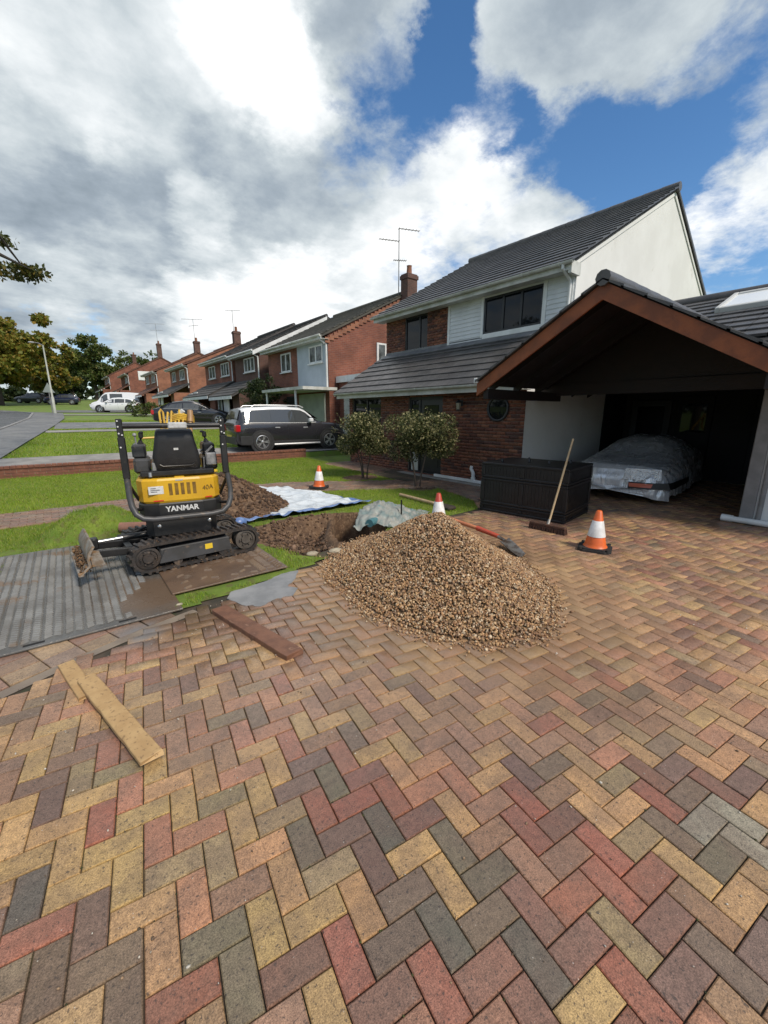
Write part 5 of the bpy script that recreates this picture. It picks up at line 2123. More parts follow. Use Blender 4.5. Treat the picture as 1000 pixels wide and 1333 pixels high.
mA = track_mat('large grey ribbed ground mat with two hand slots, wet, under the dozer blade', (-0.55, 3.645, 0.0), R(-1.2), -0.75, 1.22, 0.0, 2.72, M_matg, 0.042, 0.027, 0.11, 4,
               lambda x, y, r2: x + 0.12 * math.sin(y * 5) > 0.92 and y < 1.1)
for sx0 in (0.16, 0.75):
    b = MB()
    b.bbox(sx0, sx0 + 0.125, 0.035, 0.065, 0.0215, 0.0235, 0.0008)
    b.build('hand_slot', mat('slot_shadow', (0.01, 0.01, 0.01), None, 3, 0.9), mA)
mB = track_mat('brown muddy ground mat under the front of the digger track', (0.655, 3.955, 0.016), R(-1.0), 0.0, 1.15, 0.0, 1.7, M_matb, 0.05, 0.04, 0.06, 6,
               lambda x, y, r2: not (x > 0.80 and r2.random() < 0.9) and r2.random() < 0.85)

# --- clipped shrubs on bare stems by the path
M_shrub = leaf_mat('shrub_leaf', (0.030, 0.044, 0.012), (0.080, 0.095, 0.028), (0.33, 0.30, 0.14))
M_bark = mat('bark', (0.085, 0.065, 0.05), (0.05, 0.04, 0.032), 14, 0.9, bump=0.6, bscale=60)


def leaves(name, parent, pts, size, m, nrm=None, seed=1, dark=None, aspect=0.5, kind='stuff'):
    """one folded leaf (4 corners) per point, joined into a part"""
    r2 = np.random.default_rng(seed)
    n = len(pts)
    d = r2.normal(size=(n, 3))
    d[:, 2] -= 0.25
    d /= np.linalg.norm(d, axis=1, keepdims=True)
    up = r2.normal(size=(n, 3)) + np.array([0, 0, 0.8])
    s = np.cross(d, up)
    s /= np.linalg.norm(s, axis=1, keepdims=True) + 1e-9
    nn = np.cross(s, d)
    L = (size * r2.uniform(0.65, 1.3, n))[:, None]
    p = pts
    v = np.stack([p, p + d * L * .5 + s * L * aspect * .5 + nn * L * .07, p + d * L, p + d * L * .5 - s * L * aspect * .5 + nn * L * .07], 1).reshape(-1, 3)
    f = np.arange(4 * n).reshape(-1, 4)
    t = np.stack([r2.random(n), r2.random(n), r2.random(n)], -1)
    o = link(name, np_mesh(name, v, f, m, cols=np.repeat(t, 4, 0)), parent)
    if kind:
        o['kind'] = kind
    return o


def cloud(n, blobs, r2, shell=0.55):
    """points in a union of ellipsoids, denser near the skin"""
    vol = np.array([b[1][0] * b[1][1] * b[1][2] for b in blobs])
    pick = r2.choice(len(blobs), size=n, p=vol / vol.sum())
    d = r2.normal(size=(n, 3))
    d /= np.linalg.norm(d, axis=1, keepdims=True)
    rr = r2.random(n) ** (1 / 3)
    rr = shell + (1 - shell) * rr
    rr *= r2.uniform(0.8, 1.08, n)
    c = np.array([b[0] for b in blobs])[pick]
    ra = np.array([b[1] for b in blobs])[pick]
    return c + d * ra * rr[:, None]


def shrub(x, y, z, label, w, z0, z1, n, seed, lean=0.0):
    t = thing('shrub', label, 'shrub', (x, y, z), 0, 'clipped shrubs on bare stems by the path')
    r2 = np.random.default_rng(seed)
    rr = random.Random(seed)
    for k in range(4):
        a = k * 1.6 + rr.uniform(-.3, .3)
        b = MB()
        b.tube([(0.06 * math.cos(a), 0.06 * math.sin(a), -0.05), (0.10 * math.cos(a), 0.10 * math.sin(a), 0.3), (0.2 * math.cos(a), 0.2 * math.sin(a), z0 + 0.1),
                (0.36 * w * math.cos(a), 0.36 * w * math.sin(a), (z0 + z1) / 2)], [0.022, 0.018, 0.014, 0.007], 7)
        b.build('stem', M_bark, t, True)
    blobs = []
    zc = (z0 + z1) / 2
    for k in range(24):
        a = rr.uniform(0, 6.28)
        r_ = w * 0.70 * math.sqrt(rr.random())
        s = rr.uniform(0.22, 0.40) * w
        blobs.append(((r_ * math.cos(a), r_ * math.sin(a), zc + rr.uniform(-0.62, 0.62) * (z1 - z0) / 2), (s, s, s * 0.8)))
    p = cloud(n, blobs, r2, 0.5)
    p = p[p[:, 2] > z0 - 0.12]
    leaves('foliage', t, p, 0.058, M_shrub, seed=seed)
    # sprigs standing out of the outline
    b = MB()
    q = []
    for k in range(46):
        a, e = rr.uniform(0, 6.28), rr.uniform(-0.2, 1.3)
        d_ = Vector((math.cos(a) * math.cos(e), math.sin(a) * math.cos(e), math.sin(e)))
        s_ = Vector((d_.x * w * .85, d_.y * w * .85, zc + d_.z * (z1 - z0) * .46))
        e_ = s_ + (d_ + Vector((0, 0, .5))).normalized() * rr.uniform(0.06, 0.17)
        b.tube([s_ - d_ * .2, e_], [0.004, 0.002], 4)
        for u in range(7):
            q.append(s_.lerp(e_, 0.3 + u / 8))
    b.build('twigs', M_bark, t, kind='stuff')
    leaves('sprigs', t, np.array([tuple(v) for v in q]), 0.05, M_shrub, seed=seed + 5)
    return t


shrub(6.5, 6.86, 0.0, 'rounded cream edged shrub in front of the dark front door', 0.86, 0.58, 1.70, 13000, 3)
shrub(6.26, 8.62, 0.02, 'rounded shrub with dark twiggy stems near the parked two tone car', 0.90, 0.56, 1.70, 13000, 9)


# ---------------------------------------------------------------- mini excavator
M_yel = mat('digger_yellow', (0.64, 0.375, 0.016), (0.55, 0.31, 0.018), 3.5, 0.36, c3=(0.30, 0.19, 0.05), s3=16, f3=0.66)
M_dblack = mat('digger_black', (0.012, 0.012, 0.013), (0.020, 0.0195, 0.019), 6, 0.38, c3=(0.085, 0.065, 0.05), s3=17, f3=0.66, rvar=0.08)
M_dgrey = mat('digger_grey', (0.060, 0.061, 0.064), (0.045, 0.044, 0.043), 6, 0.42, c3=(0.13, 0.10, 0.075), s3=11, f3=0.60)
M_track = mat('track_rubber', (0.024, 0.022, 0.021), (0.055, 0.042, 0.034), 9, 0.5, c3=(0.12, 0.085, 0.06), s3=14, f3=0.58, bump=0.4, bscale=60)
M_mudsteel = mat('muddy_steel', (0.30, 0.275, 0.24), (0.17, 0.125, 0.085), 9, 0.5, c3=(0.23, 0.135, 0.065), s3=12, f3=0.52, bump=0.5, bscale=40)
M_chrome = mat('chrome_rod', (0.45, 0.45, 0.45), None, 3, 0.32, 1.0)
M_vinyl = mat('seat_vinyl', (0.013, 0.013, 0.014), (0.021, 0.021, 0.022), 8, 0.45, bump=0.25, bscale=120)
M_label = mat('white_label', (0.66, 0.66, 0.64), (0.52, 0.52, 0.5), 40, 0.4)
M_ylabel = mat('yellow_label', (0.70, 0.48, 0.03), None, 4, 0.4)
M_redref = mat('red_sticker', (0.55, 0.025, 0.02), None, 4, 0.3)
M_hose = mat('yellow_hose', (0.66, 0.42, 0.05), (0.50, 0.30, 0.05), 14, 0.45)
M_rust = mat('tan_steel', (0.38, 0.22, 0.09), (0.26, 0.15, 0.07), 14, 0.5)
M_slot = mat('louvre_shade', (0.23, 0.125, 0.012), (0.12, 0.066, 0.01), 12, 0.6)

DZ = 0.036
dig = thing('mini_excavator', 'small yellow and black tracked digger with its rear facing the driveway, parked on ground mats', 'digger', (1.09, 5.035, DZ), R(2.0))


def stadium(xa, ra, xb, rb, zc_a, zc_b, n=14):
    """outline round two wheels in the x-z plane"""
    pts = []
    for k in range(n + 1):
        a = math.pi / 2 + math.pi * k / n
        pts.append((xa + ra * math.cos(a), zc_a + ra * math.sin(a)))
    for k in range(n + 1):
        a = -math.pi / 2 + math.pi * k / n
        pts.append((xb + rb * math.cos(a), zc_b + rb * math.sin(a)))
    return pts


for ty, nm in ((-0.33, 'near'), (0.33, 'far')):
    outer = stadium(-0.515, 0.150, 0.515, 0.150, 0.172, 0.172)
    inner = stadium(-0.515, 0.122, 0.515, 0.122, 0.172, 0.172)
    b = MB()
    n = len(outer)
    vs = []
    for (o, i_) in zip(outer, inner):
        vs += [(o[0], ty - 0.09, o[1]), (o[0], ty + 0.09, o[1]), (i_[0], ty + 0.09, i_[1]), (i_[0], ty - 0.09, i_[1])]
    fs = []
    for k in range(n):
        a, c = 4 * k, 4 * ((k + 1) % n)
        for q in range(4):
            fs.append((a + q, a + (q + 1) % 4, c + (q + 1) % 4, c + q))
    b.add(vs, fs)
    belt = b.build('rubber_track', M_track, dig, smooth=20)
    # lugs all round the belt
    b = MB()
    per = [0]
    for (p, q) in zip(outer, outer[1:] + outer[:1]):
        per.append(per[-1] + math.hypot(q[0] - p[0], q[1] - p[1]))
    NL = 44
    for k in range(NL):
        s = per[-1] * k / NL
        i = max(j for j in range(n) if per[j] <= s + 1e-9)
        p, q = outer[i], outer[(i + 1) % n]
        f = (s - per[i]) / max(1e-9, per[i + 1] - per[i])
        x, z = p[0] + (q[0] - p[0]) * f, p[1] + (q[1] - p[1]) * f
        tx, tz = (q[0] - p[0]), (q[1] - p[1])
        L = math.hypot(tx, tz)
        tx, tz = tx / L, tz / L
        nx_, nz_ = tz, -tx
        if (x * nx_ + (z - 0.172) * nz_) < 0:
            nx_, nz_ = -nx_, -nz_
        e = 0.030
        sk = 0.02
        pts = []
        for yy, off in ((ty - 0.088, -sk), (ty + 0.088, sk)):
            for (a, h) in ((-e, -0.002), (e, -0.002), (e * .55, 0.021), (-e * .55, 0.021)):
                pts.append((x + tx * (a + off) * .62 + nx_ * h, yy, z + tz * (a + off) * .62 + nz_ * h))
        b.add(pts, [(0, 1, 2, 3), (7, 6, 5, 4), (0, 4, 5, 1), (1, 5, 6, 2), (2, 6, 7, 3), (3, 7, 4, 0)])
    lg = b.build('tread_lugs', M_track, belt, kind='stuff')
    sy = -1 if ty < 0 else 1
    b = MB()
    b.bbox(-0.40, 0.33, ty - 0.07, ty + 0.07, 0.085, 0.245, 0.012)
    b.prism([(-0.42, 0.10), (0.34, 0.10), (0.31, 0.235), (-0.36, 0.235)], 'y', ty + sy * 0.068, ty + sy * 0.088)
    b.build('track_frame', M_dgrey, dig)
    for (wx, nm2, wr) in ((0.515, 'sprocket', 0.118), (-0.515, 'idler', 0.118)):
        b = MB()
        Mw = Matrix.Translation((wx, ty, 0.172)) @ Matrix.Rotation(R(90), 4, 'X')
        b.lathe([(0, -0.075), (0.05, -0.078), (0.055, -0.06), (0.085, -0.055), (0.09, -0.07), (wr, -0.065), (wr, 0.065), (0.09, 0.07), (0.085, 0.055), (0.055, 0.06), (0.05, 0.078), (0, 0.075)], 28, Mw)
        for k in range(6):
            a = k * math.pi / 3
            c = Vector((wx + 0.068 * math.cos(a), 0, 0.172 + 0.068 * math.sin(a)))
            b.cyl((c.x, ty - 0.082, c.z), (c.x, ty + 0.082, c.z), 0.009, n=8)
        b.build(nm2, M_track if nm2 == 'idler' else mat('sprocket_steel', (0.10, 0.085, 0.07), (0.06, 0.05, 0.042), 14, 0.55), dig, smooth=True)
    for k in range(3):
        b = MB()
        wx = -0.24 + k * 0.24
        b.cyl((wx, ty - 0.075, 0.092), (wx, ty + 0.075, 0.092), 0.048, n=16)
        b.build('roller', M_track, dig, smooth=True)
b = MB()
b.bbox(0.045, 0.125, -0.4205, -0.4185, 0.155, 0.215, 0.0008)
b.build('warning_label', M_ylabel, dig)
b = MB()
b.bbox(-0.34, 0.34, -0.26, 0.26, 0.14, 0.30, 0.02)
b.cyl((-0.03, 0, 0.29), (-0.03, 0, 0.36), 0.25, n=32)
b.build('chassis', M_dblack, dig, smooth=True)

# dozer blade on the left, arms, ram
b = MB()
prof = [(-0.945, 0.395), (-0.985, 0.33), (-0.998, 0.27), (-0.992, 0.215), (-1.06, 0.150), (-1.078, 0.158), (-1.015, 0.22), (-1.020, 0.27), (-1.005, 0.34), (-0.962, 0.405)]
b.prism(prof, 'y', -0.42, 0.42)
blade = b.build('dozer_blade', M_mudsteel, dig, smooth=25)
b = MB()
for yy in (-0.40, -0.2, 0.18, 0.38):
    b.prism([(-0.99, 0.31), (-0.90, 0.29), (-0.88, 0.20), (-0.985, 0.20)], 'y', yy, yy + 0.02)
b.bbox(-1.105, -1.06, -0.42, 0.42, 0.125, 0.165, 0.006)
b.build('blade_ribs', M_mudsteel, blade)
b = MB()
for yy in (-0.19, 0.15):
    b.bar((-0.28, yy + 0.02, 0.20), (-0.95, yy + 0.02, 0.255), 0.05, 0.075, c=0.008)
b.bar((-0.62, -0.19, 0.22), (-0.62, 0.19, 0.22), 0.06, 0.05)
b.build('blade_arm', M_dblack, dig)
b = MB()
b.tube([(-0.30, 0, 0.33), (-0.66, 0, 0.335)], 0.034, 14)
b.bbox(-0.95, -0.88, -0.05, 0.05, 0.27, 0.38, 0.01)
b.build('blade_ram', M_dblack, dig, smooth=True)
b = MB()
b.tube([(-0.66, 0, 0.335), (-0.92, 0, 0.33)], 0.019, 12)
b.build('ram_rod', M_chrome, dig, smooth=True)
b = MB()
for yy in (-0.08, 0.09):
    b.tube([(-0.30, yy, 0.36), (-0.42, yy, 0.385), (-0.55, yy * .8, 0.36), (-0.62, yy * .6, 0.345)], 0.011, 8)
b.build('blade_hoses', M_rubber, dig, smooth=True)

# ---- upper structure, slewed; UM turns its own axes (x right, y away from the driveway) into the digger's
UM = Matrix.Translation((-0.04, 0.0, 0)) @ Matrix.Rotation(R(-12), 4, 'Z')


def up(mb):
    mb.v = [tuple(UM @ Vector(v)) for v in mb.v]
    return mb


b = MB()
plan = [(-0.40, 0.30), (-0.41, -0.16), (-0.36, -0.25), (-0.22, -0.295), (0.20, -0.295), (0.34, -0.25), (0.40, -0.16), (0.40, 0.30)]


def shell_(b, plan, z0, z1, c=0.012, zl=0.0):
    """prism with chamfered top and bottom rims"""
    n = len(plan)
    cx_, cy_ = sum(p[0] for p in plan) / n, sum(p[1] for p in plan) / n

    def ring(s, z):
        return [(cx_ + (p[0] - cx_) * s, cy_ + (p[1] - cy_) * s, z) for p in plan]
    k = 1 - c / 0.4
    vs = ring(k, z0) + ring(1, z0 + c) + ring(1, z1 - c) + ring(k, z1)
    fs = [tuple(reversed(range(n))), tuple(range(3 * n, 4 * n))]
    for r_ in range(3):
        for i in range(n):
            j = (i + 1) % n
            fs.append((r_ * n + i, r_ * n + j, (r_ + 1) * n + j, (r_ + 1) * n + i))
    b.add(vs, fs)


# black base and counterweight
b = MB()
shell_(b, [(-0.36, 0.28), (-0.37, -0.20), (-0.30, -0.27), (0.26, -0.27), (0.33, -0.20), (0.33, 0.28)], 0.33, 0.545, 0.012)
up(b).build('upper_base', M_dblack, dig)
for (x, z) in ((-0.245, 0.445), (0.255, 0.455)):
    b = MB()
    b.lathe([(0.02, 0), (0.02, 0.008), (0.012, 0.014), (0, 0.014)], 12, Matrix.Translation((x, -0.268, z)) @ Matrix.Rotation(R(90), 4, 'X'))
    up(b).build('bolt', mat('zinc_bolt', (0.6, 0.6, 0.58), None, 3, 0.3, 0.9), dig, smooth=True)
b = MB()
shell_(b, [(-0.405, 0.20), (-0.415, -0.17), (-0.365, -0.262), (-0.225, -0.308), (0.205, -0.308), (0.345, -0.262), (0.405, -0.17), (0.405, 0.20)], 0.545, 0.698, 0.014)
up(b).build('counterweight', M_dblack, dig)
# yellow engine cover
b = MB()
shell_(b, plan, 0.698, 0.958, 0.022)
b.bbox(-0.05, 0.05, -0.27, -0.14, 0.950, 0.968, 0.006)
cover = up(b).build('engine_cover', M_yel, dig)
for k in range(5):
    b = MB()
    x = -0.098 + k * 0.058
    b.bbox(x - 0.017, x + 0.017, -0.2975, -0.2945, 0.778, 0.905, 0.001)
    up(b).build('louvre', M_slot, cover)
b = MB()
b.bbox(-0.305, -0.165, -0.2972, -0.2945, 0.798, 0.883, 0.001)
b.v = [(v[0], v[1] if v[0] > -0.22 else v[1] + (-0.22 - v[0]) * 0.0 - 0.001, v[2]) for v in b.v]
M_fix = Matrix.Identity(4)
up(b).build('maker_plate', M_label, cover)
b = MB()
for (z, w_) in ((0.858, 0.05), (0.838, 0.085), (0.821, 0.06)):
    b.box(-0.285, -0.285 + w_, -0.2990, -0.2983, z, z + 0.008)
up(b).build('plate_print', mat('print_grey', (0.12, 0.12, 0.13), None, 3, 0.6), cover)
for (x0, x1, yo) in ((-0.27, -0.175, 0.0), (0.235, 0.305, 0.028)):
    b = MB()
    b.box(x0, x1, -0.2985 + yo, -0.2955 + yo, 0.721, 0.733)
    if yo:
        b.v = [(v[0], v[1] - 0.0 + (v[0] - x0) * 0.28 - 0.022, v[2]) for v in b.v]
    up(b).build('red_reflector', M_redref, cover)
b = MB()
b.bbox(-0.045, 0.03, -0.299, -0.293, 0.927, 0.944, 0.002)
up(b).build('badge', mat('silver_badge', (0.65, 0.65, 0.63), None, 3, 0.3, 0.6), cover)


def lettering(txt, size, loc, rot, m, parent, ext=0.0015, bold=0.004, shear=0.0, name='lettering', M=None):
    cu = bpy.data.curves.new(name, 'FONT')
    cu.body = txt
    cu.size = size
    cu.extrude = ext
    cu.offset = bold
    cu.shear = shear
    cu.align_x = 'CENTER'
    cu.align_y = 'CENTER'
    cu.materials.append(m)
    o = bpy.data.objects.new(name, cu)
    COL.objects.link(o)
    bpy.context.view_layer.update()
    dg = bpy.context.evaluated_depsgraph_get()
    me = bpy.data.meshes.new_from_object(o.evaluated_get(dg))
    bpy.data.objects.remove(o)
    o = link(name, me, parent)
    Ml = Matrix.Translation(loc) @ rot
    if M is not None:
        Ml = M @ Ml
    me.transform(Ml)
    return o


RX90 = Matrix.Rotation(R(90), 4, 'X')
lettering('YANMAR', 0.078, (-0.005, -0.3095, 0.630), RX90, M_label, dig, 0.0015, 0.0025, 0.0, M=UM)
lettering('40A', 0.072, (0.268, -0.2785, 0.832), Matrix.Rotation(R(17), 4, 'Z') @ RX90 @ Matrix.Rotation(R(4), 4, 'Z'), mat('marker_ink', (0.06, 0.035, 0.015), None, 3, 0.6), cover, 0.0008, -0.0008, 0.1, 'handwriting', UM)

# operator floor, consoles and seat
b = MB()
b.bbox(-0.38, 0.38, -0.12, 0.52, 0.545, 0.60, 0.01)
b.bbox(-0.36, 0.36, -0.22, 0.02, 0.972, 1.03, 0.012)
b.bbox(-0.19, 0.19, -0.12, 0.15, 1.02, 1.07, 0.012)
up(b).build('seat_platform', M_dblack, dig)
b = MB()
Mseat = Matrix.Translation((0, -0.13, 1.06)) @ Matrix.Rotation(R(7), 4, 'X')
n = 10
vs = []
rows = [(-0.02, 0.222, 0.06), (0.03, 0.236, 0.075), (0.12, 0.230, 0.08), (0.28, 0.196, 0.075), (0.375, 0.180, 0.065), (0.402, 0.168, 0.045), (0.410, 0.145, 0.02)]
for (z, w_, t_) in rows:
    for k in range(16):
        a = 2 * math.pi * k / 16
        c, s = math.cos(a), math.sin(a)
        vs.append((w_ * math.copysign(abs(c) ** 0.25, c), t_ * math.copysign(abs(s) ** 0.5, s), z))
fs = [tuple(reversed(range(16))), tuple(range(16 * 6, 16 * 7))]
for r_ in range(6):
    for k in range(16):
        fs.append((r_ * 16 + k, r_ * 16 + (k + 1) % 16, (r_ + 1) * 16 + (k + 1) % 16, (r_ + 1) * 16 + k))
b.add([Mseat @ Vector(v) for v in vs], fs)
seat = up(b).build('seat_back', M_vinyl, dig, smooth=50)
b = MB()
b.box(-0.022, 0.022, -0.083, -0.0795, 0.20, 0.222, Mseat)
up(b).build('seat_label', M_label, seat)
b = MB()
b.tube([Mseat @ Vector(p) for p in ((-0.17, -0.078, 0.05), (-0.14, -0.085, 0.03), (0.14, -0.085, 0.03), (0.17, -0.078, 0.05))], 0.005, 6)
up(b).build('seat_piping', M_dblack, seat, smooth=True)
b = MB()
b.bbox(-0.2, 0.2, -0.07, 0.36, 1.07, 1.15, 0.03)
up(b).build('seat_cushion', M_vinyl, dig)
for sx in (-1, 1):
    b = MB()
    b.bbox(sx * 0.335 - 0.08, sx * 0.335 + 0.08, -0.10, 0.32, 1.0, 1.16, 0.025)
    b.bbox(sx * 0.345 - 0.07, sx * 0.345 + 0.06, -0.06, 0.26, 1.16, 1.305, 0.02)
    up(b).build('console', M_dgrey if sx < 0 else M_dblack, dig)
    b = MB()
    b.tube([(sx * 0.33, 0.06, 1.30), (sx * 0.325, 0.05, 1.345)], [0.035, 0.016], 10)
    b.tube([(sx * 0.325, 0.05, 1.34), (sx * 0.315, 0.03, 1.375)], 0.010, 8)
    b.bbox(sx * 0.315 - 0.022, sx * 0.315 + 0.022, 0.005, 0.06, 1.365, 1.43, 0.010)
    b.bbox(sx * 0.30 - 0.03, sx * 0.30 + 0.012, 0.0, 0.05, 1.415, 1.44, 0.008)
    up(b).build('joystick', M_dblack, dig, smooth=30)
b = MB()
b.tube([(-0.365, 0.0, 1.30), (-0.37, -0.02, 1.39)], 0.008, 8)
b.sphere((-0.37, -0.02, 1.405), 0.020, 10, 7)
b.tube([(0.27, -0.10, 1.03), (0.275, -0.12, 1.15)], 0.008, 8)
up(b).build('lever', mat('lever_grey', (0.28, 0.28, 0.28), None, 3, 0.4), dig, smooth=True)
b = MB()
b.bbox(-0.245, -0.205, -0.2, -0.13, 1.03, 1.12, 0.008)
b.tube([(-0.225, -0.17, 1.12), (-0.24, -0.20, 1.17)], 0.012, 8)
b.tube([(-0.27, -0.23, 0.975), (-0.27, -0.22, 1.02)], 0.018, 10)
up(b).build('key_switch', mat('dull_metal', (0.35, 0.35, 0.34), None, 3, 0.35, 0.7), dig)
b = MB()
b.bbox(0.27, 0.42, -0.02, 0.16, 1.17, 1.20, 0.008)
b.bbox(0.29, 0.40, -0.18, -0.10, 1.06, 1.20, 0.012)
b.tube([(0.25, 0.0, 1.2), (0.33, -0.02, 1.28), (0.41, 0.0, 1.22)], 0.010, 8)
b.tube([(0.30, -0.12, 1.2), (0.37, -0.14, 1.27)], 0.012, 8)
up(b).build('control_levers', mat('lever_steel', (0.33, 0.33, 0.33), (0.2, 0.2, 0.2), 20, 0.4, 0.4), dig, smooth=30)
b = MB()
b.bbox(0.335, 0.40, -0.2, -0.14, 0.985, 1.01, 0.004)
up(b).build('yellow_tag', M_ylabel, dig)

# folding roll-over bar: lower tube loop, upper square posts, cross bar with plate
b = MB()
loop = [(-0.475, -0.30, 1.06), (-0.475, -0.315, 0.80), (-0.465, -0.345, 0.70), (-0.435, -0.375, 0.62), (-0.375, -0.395, 0.572), (-0.28, -0.40, 0.555),
        (0.28, -0.40, 0.555), (0.39, -0.395, 0.572), (0.455, -0.375, 0.625), (0.488, -0.345, 0.70), (0.498, -0.315, 0.80), (0.485, -0.30, 0.95), (0.47, -0.30, 1.06)]
b.tube(loop, 0.030, 14)
up(b).build('guard_tube', M_dgrey, dig, smooth=50)
for (xa, xb) in ((-0.405, -0.47), (0.405, 0.47)):
    for seg in ([(xa, -0.15, 0.73), (xb, -0.31, 0.93)], [(xa * .9, -0.10, 0.62), (xb, -0.35, 0.66)]):
        b = MB()
        b.tube(seg, 0.017, 8)
        up(b).build('guard_strut', M_dblack, dig, smooth=True)
for sx, x0 in ((-1, -0.475), (1, 0.470)):
    b = MB()
    b.bbox(x0 - 0.032, x0 + 0.032, -0.335, -0.270, 0.985, 1.40, 0.008)
    b.bbox(x0 - 0.027, x0 + 0.027, -0.330, -0.275, 1.40, 1.575, 0.006)
    p = up(b).build('roll_bar_post', M_dblack, dig)
    for z in (1.555, 1.50, 1.435, 1.42, 1.30):
        b = MB()
        b.lathe([(0.008, 0), (0.008, 0.006), (0, 0.006)], 8, Matrix.Translation((x0 + (0.014 if z == 1.42 else -0.012), -0.334, z)) @ Matrix.Rotation(R(90), 4, 'X'))
        up(b).build('bolt', M_label, p, smooth=True)
b = MB()
b.tube([(-0.47, -0.302, 1.505), (0.47, -0.302, 1.505)], 0.027, 14)
up(b).build('cross_bar', M_dblack, dig, smooth=50)
b = MB()
b.bbox(-0.055, 0.125, -0.338, -0.268, 1.472, 1.538, 0.012)
up(b).build('bar_plate', mat('grey_plate', (0.52, 0.52, 0.51), (0.38, 0.38, 0.37), 18, 0.4), dig)
b = MB()
b.tube([(-0.33, 0.75, 1.33), (-0.06, 0.8, 1.34)], 0.012, 8)
up(b).build('grab_rail', M_hose, dig, smooth=True)

# boom folded in front of the operator, rams and looping hoses
b = MB()
b.bbox(-0.08, 0.16, 0.42, 0.62, 0.36, 0.62, 0.02)
b.build_ = None
up(b).build('swing_post', M_dblack, dig)
b = MB()
for (p, q, w_) in (((0.04, 0.55, 0.5), (0.08, 1.05, 1.05), 0.13), ((0.08, 1.05, 1.05), (0.12, 1.0, 1.62), 0.12)):
    b.bar(p, q, 0.085, w_, up=(1, 0, 0), c=0.01)
up(b).build('boom', M_yel, dig)
b = MB()
b.bar((0.13, 0.97, 1.60), (0.20, 1.35, 1.0), 0.07, 0.10, up=(1, 0, 0), c=0.01)
b.bar((0.20, 1.35, 1.0), (0.22, 1.42, 0.55), 0.06, 0.08, up=(1, 0, 0), c=0.01)
up(b).build('dipper_arm', M_yel, dig)
b = MB()
b.tube([(0.02, 0.93, 1.50), (0.17, 0.86, 1.665)], 0.030, 10)
up(b).build('arm_ram', M_label, dig, smooth=True)
b = MB()
b.tube([(0.19, 0.60, 1.02), (0.235, 0.78, 1.52)], 0.024, 10)
b.tube([(0.235, 0.78, 1.52), (0.25, 0.84, 1.66)], 0.036, 10)
up(b).build('boom_ram', M_rust, dig, smooth=True)
b = MB()
for k in range(7):
    x0 = -0.04 + k * 0.045
    hgt = 1.56 + 0.10 * math.sin(k * 2.1 + .6) * (0.5 + 0.5 * (k % 2))
    b.tube([(x0, 0.75, 1.40), (x0 + 0.005, 0.78, 1.50), (x0 + 0.03, 0.86, hgt + 0.05), (x0 + 0.06, 0.96, hgt), (x0 + 0.06, 1.0, 1.45)], 0.012, 7)
for k in range(4):
    b.tube([(0.02, 0.84, 1.53 + k * .02), (0.12, 0.80, 1.56 + k * .02), (0.26, 0.86, 1.53 + k * .022)], 0.012, 7)
b.tube([(-0.10, 0.80, 1.42), (-0.105, 0.82, 1.64), (-0.085, 0.84, 1.675), (-0.065, 0.84, 1.64), (-0.06, 0.82, 1.42)], 0.014, 7)
up(b).build('hoses', M_hose, dig, smooth=True)
b = MB()
b.bbox(0.10, 0.40, 1.28, 1.52, 0.30, 0.58, 0.03)
up(b).build('bucket', M_mudsteel, dig)

# mud caked on the tracks, frames and blade
mr = np.random.default_rng(3)
n = 900
mx, my = mr.uniform(-0.66, 0.66, n), mr.choice([-0.33, 0.33], n) + mr.uniform(-0.095, 0.095, n)
mz = np.where(mr.random(n) < 0.75, mr.uniform(0.0, 0.06, n), 0.325)
k_ = (np.abs(mx) < 0.5)
stones('mud', dig, mx[k_], my[k_], mz[k_], mr.uniform(0.004, 0.016, n)[k_], [(0.13, 0.08, 0.048), (0.09, 0.058, 0.036), (0.17, 0.11, 0.068)], M_clod, seed=4)
n = 260
stones('mud', blade, mr.uniform(-1.09, -0.99, n), mr.uniform(-0.41, 0.41, n), mr.uniform(0.15, 0.23, n), mr.uniform(0.006, 0.02, n), [(0.20, 0.115, 0.055), (0.14, 0.085, 0.045)], M_clod, seed=6)


# ---------------------------------------------------------------- road, paths and strips
def strip(name, pts, w0, w1, m, lift, kind='structure'):
    """ribbon along a polyline (x, y), offsets w0 (left) and w1 (right) of the line, on the terrain"""
    # resample so that the ribbon follows the terrain
    fine = []
    for (a, b_) in zip(pts, pts[1:]):
        n = max(1, int(math.hypot(b_[0] - a[0], b_[1] - a[1]) / 1.0))
        fine += [(a[0] + (b_[0] - a[0]) * k / n, a[1] + (b_[1] - a[1]) * k / n) for k in range(n)]
    fine.append(pts[-1])
    vs = []
    for i, p in enumerate(fine):
        q0, q1 = fine[max(0, i - 1)], fine[min(len(fine) - 1, i + 1)]
        dx, dy = q1[0] - q0[0], q1[1] - q0[1]
        L = math.hypot(dx, dy)
        nx_, ny_ = -dy / L, dx / L
        vs += [(p[0] + nx_ * w0, p[1] + ny_ * w0, T(p[1] + ny_ * w0) + lift), (p[0] + nx_ * w1, p[1] + ny_ * w1, T(p[1] + ny_ * w1) + lift)]
    b = MB()
    b.add(vs, [(2 * i, 2 * i + 2, 2 * i + 3, 2 * i + 1) for i in range(len(fine) - 1)])
    return tag(b.build(name, m), kind=kind)


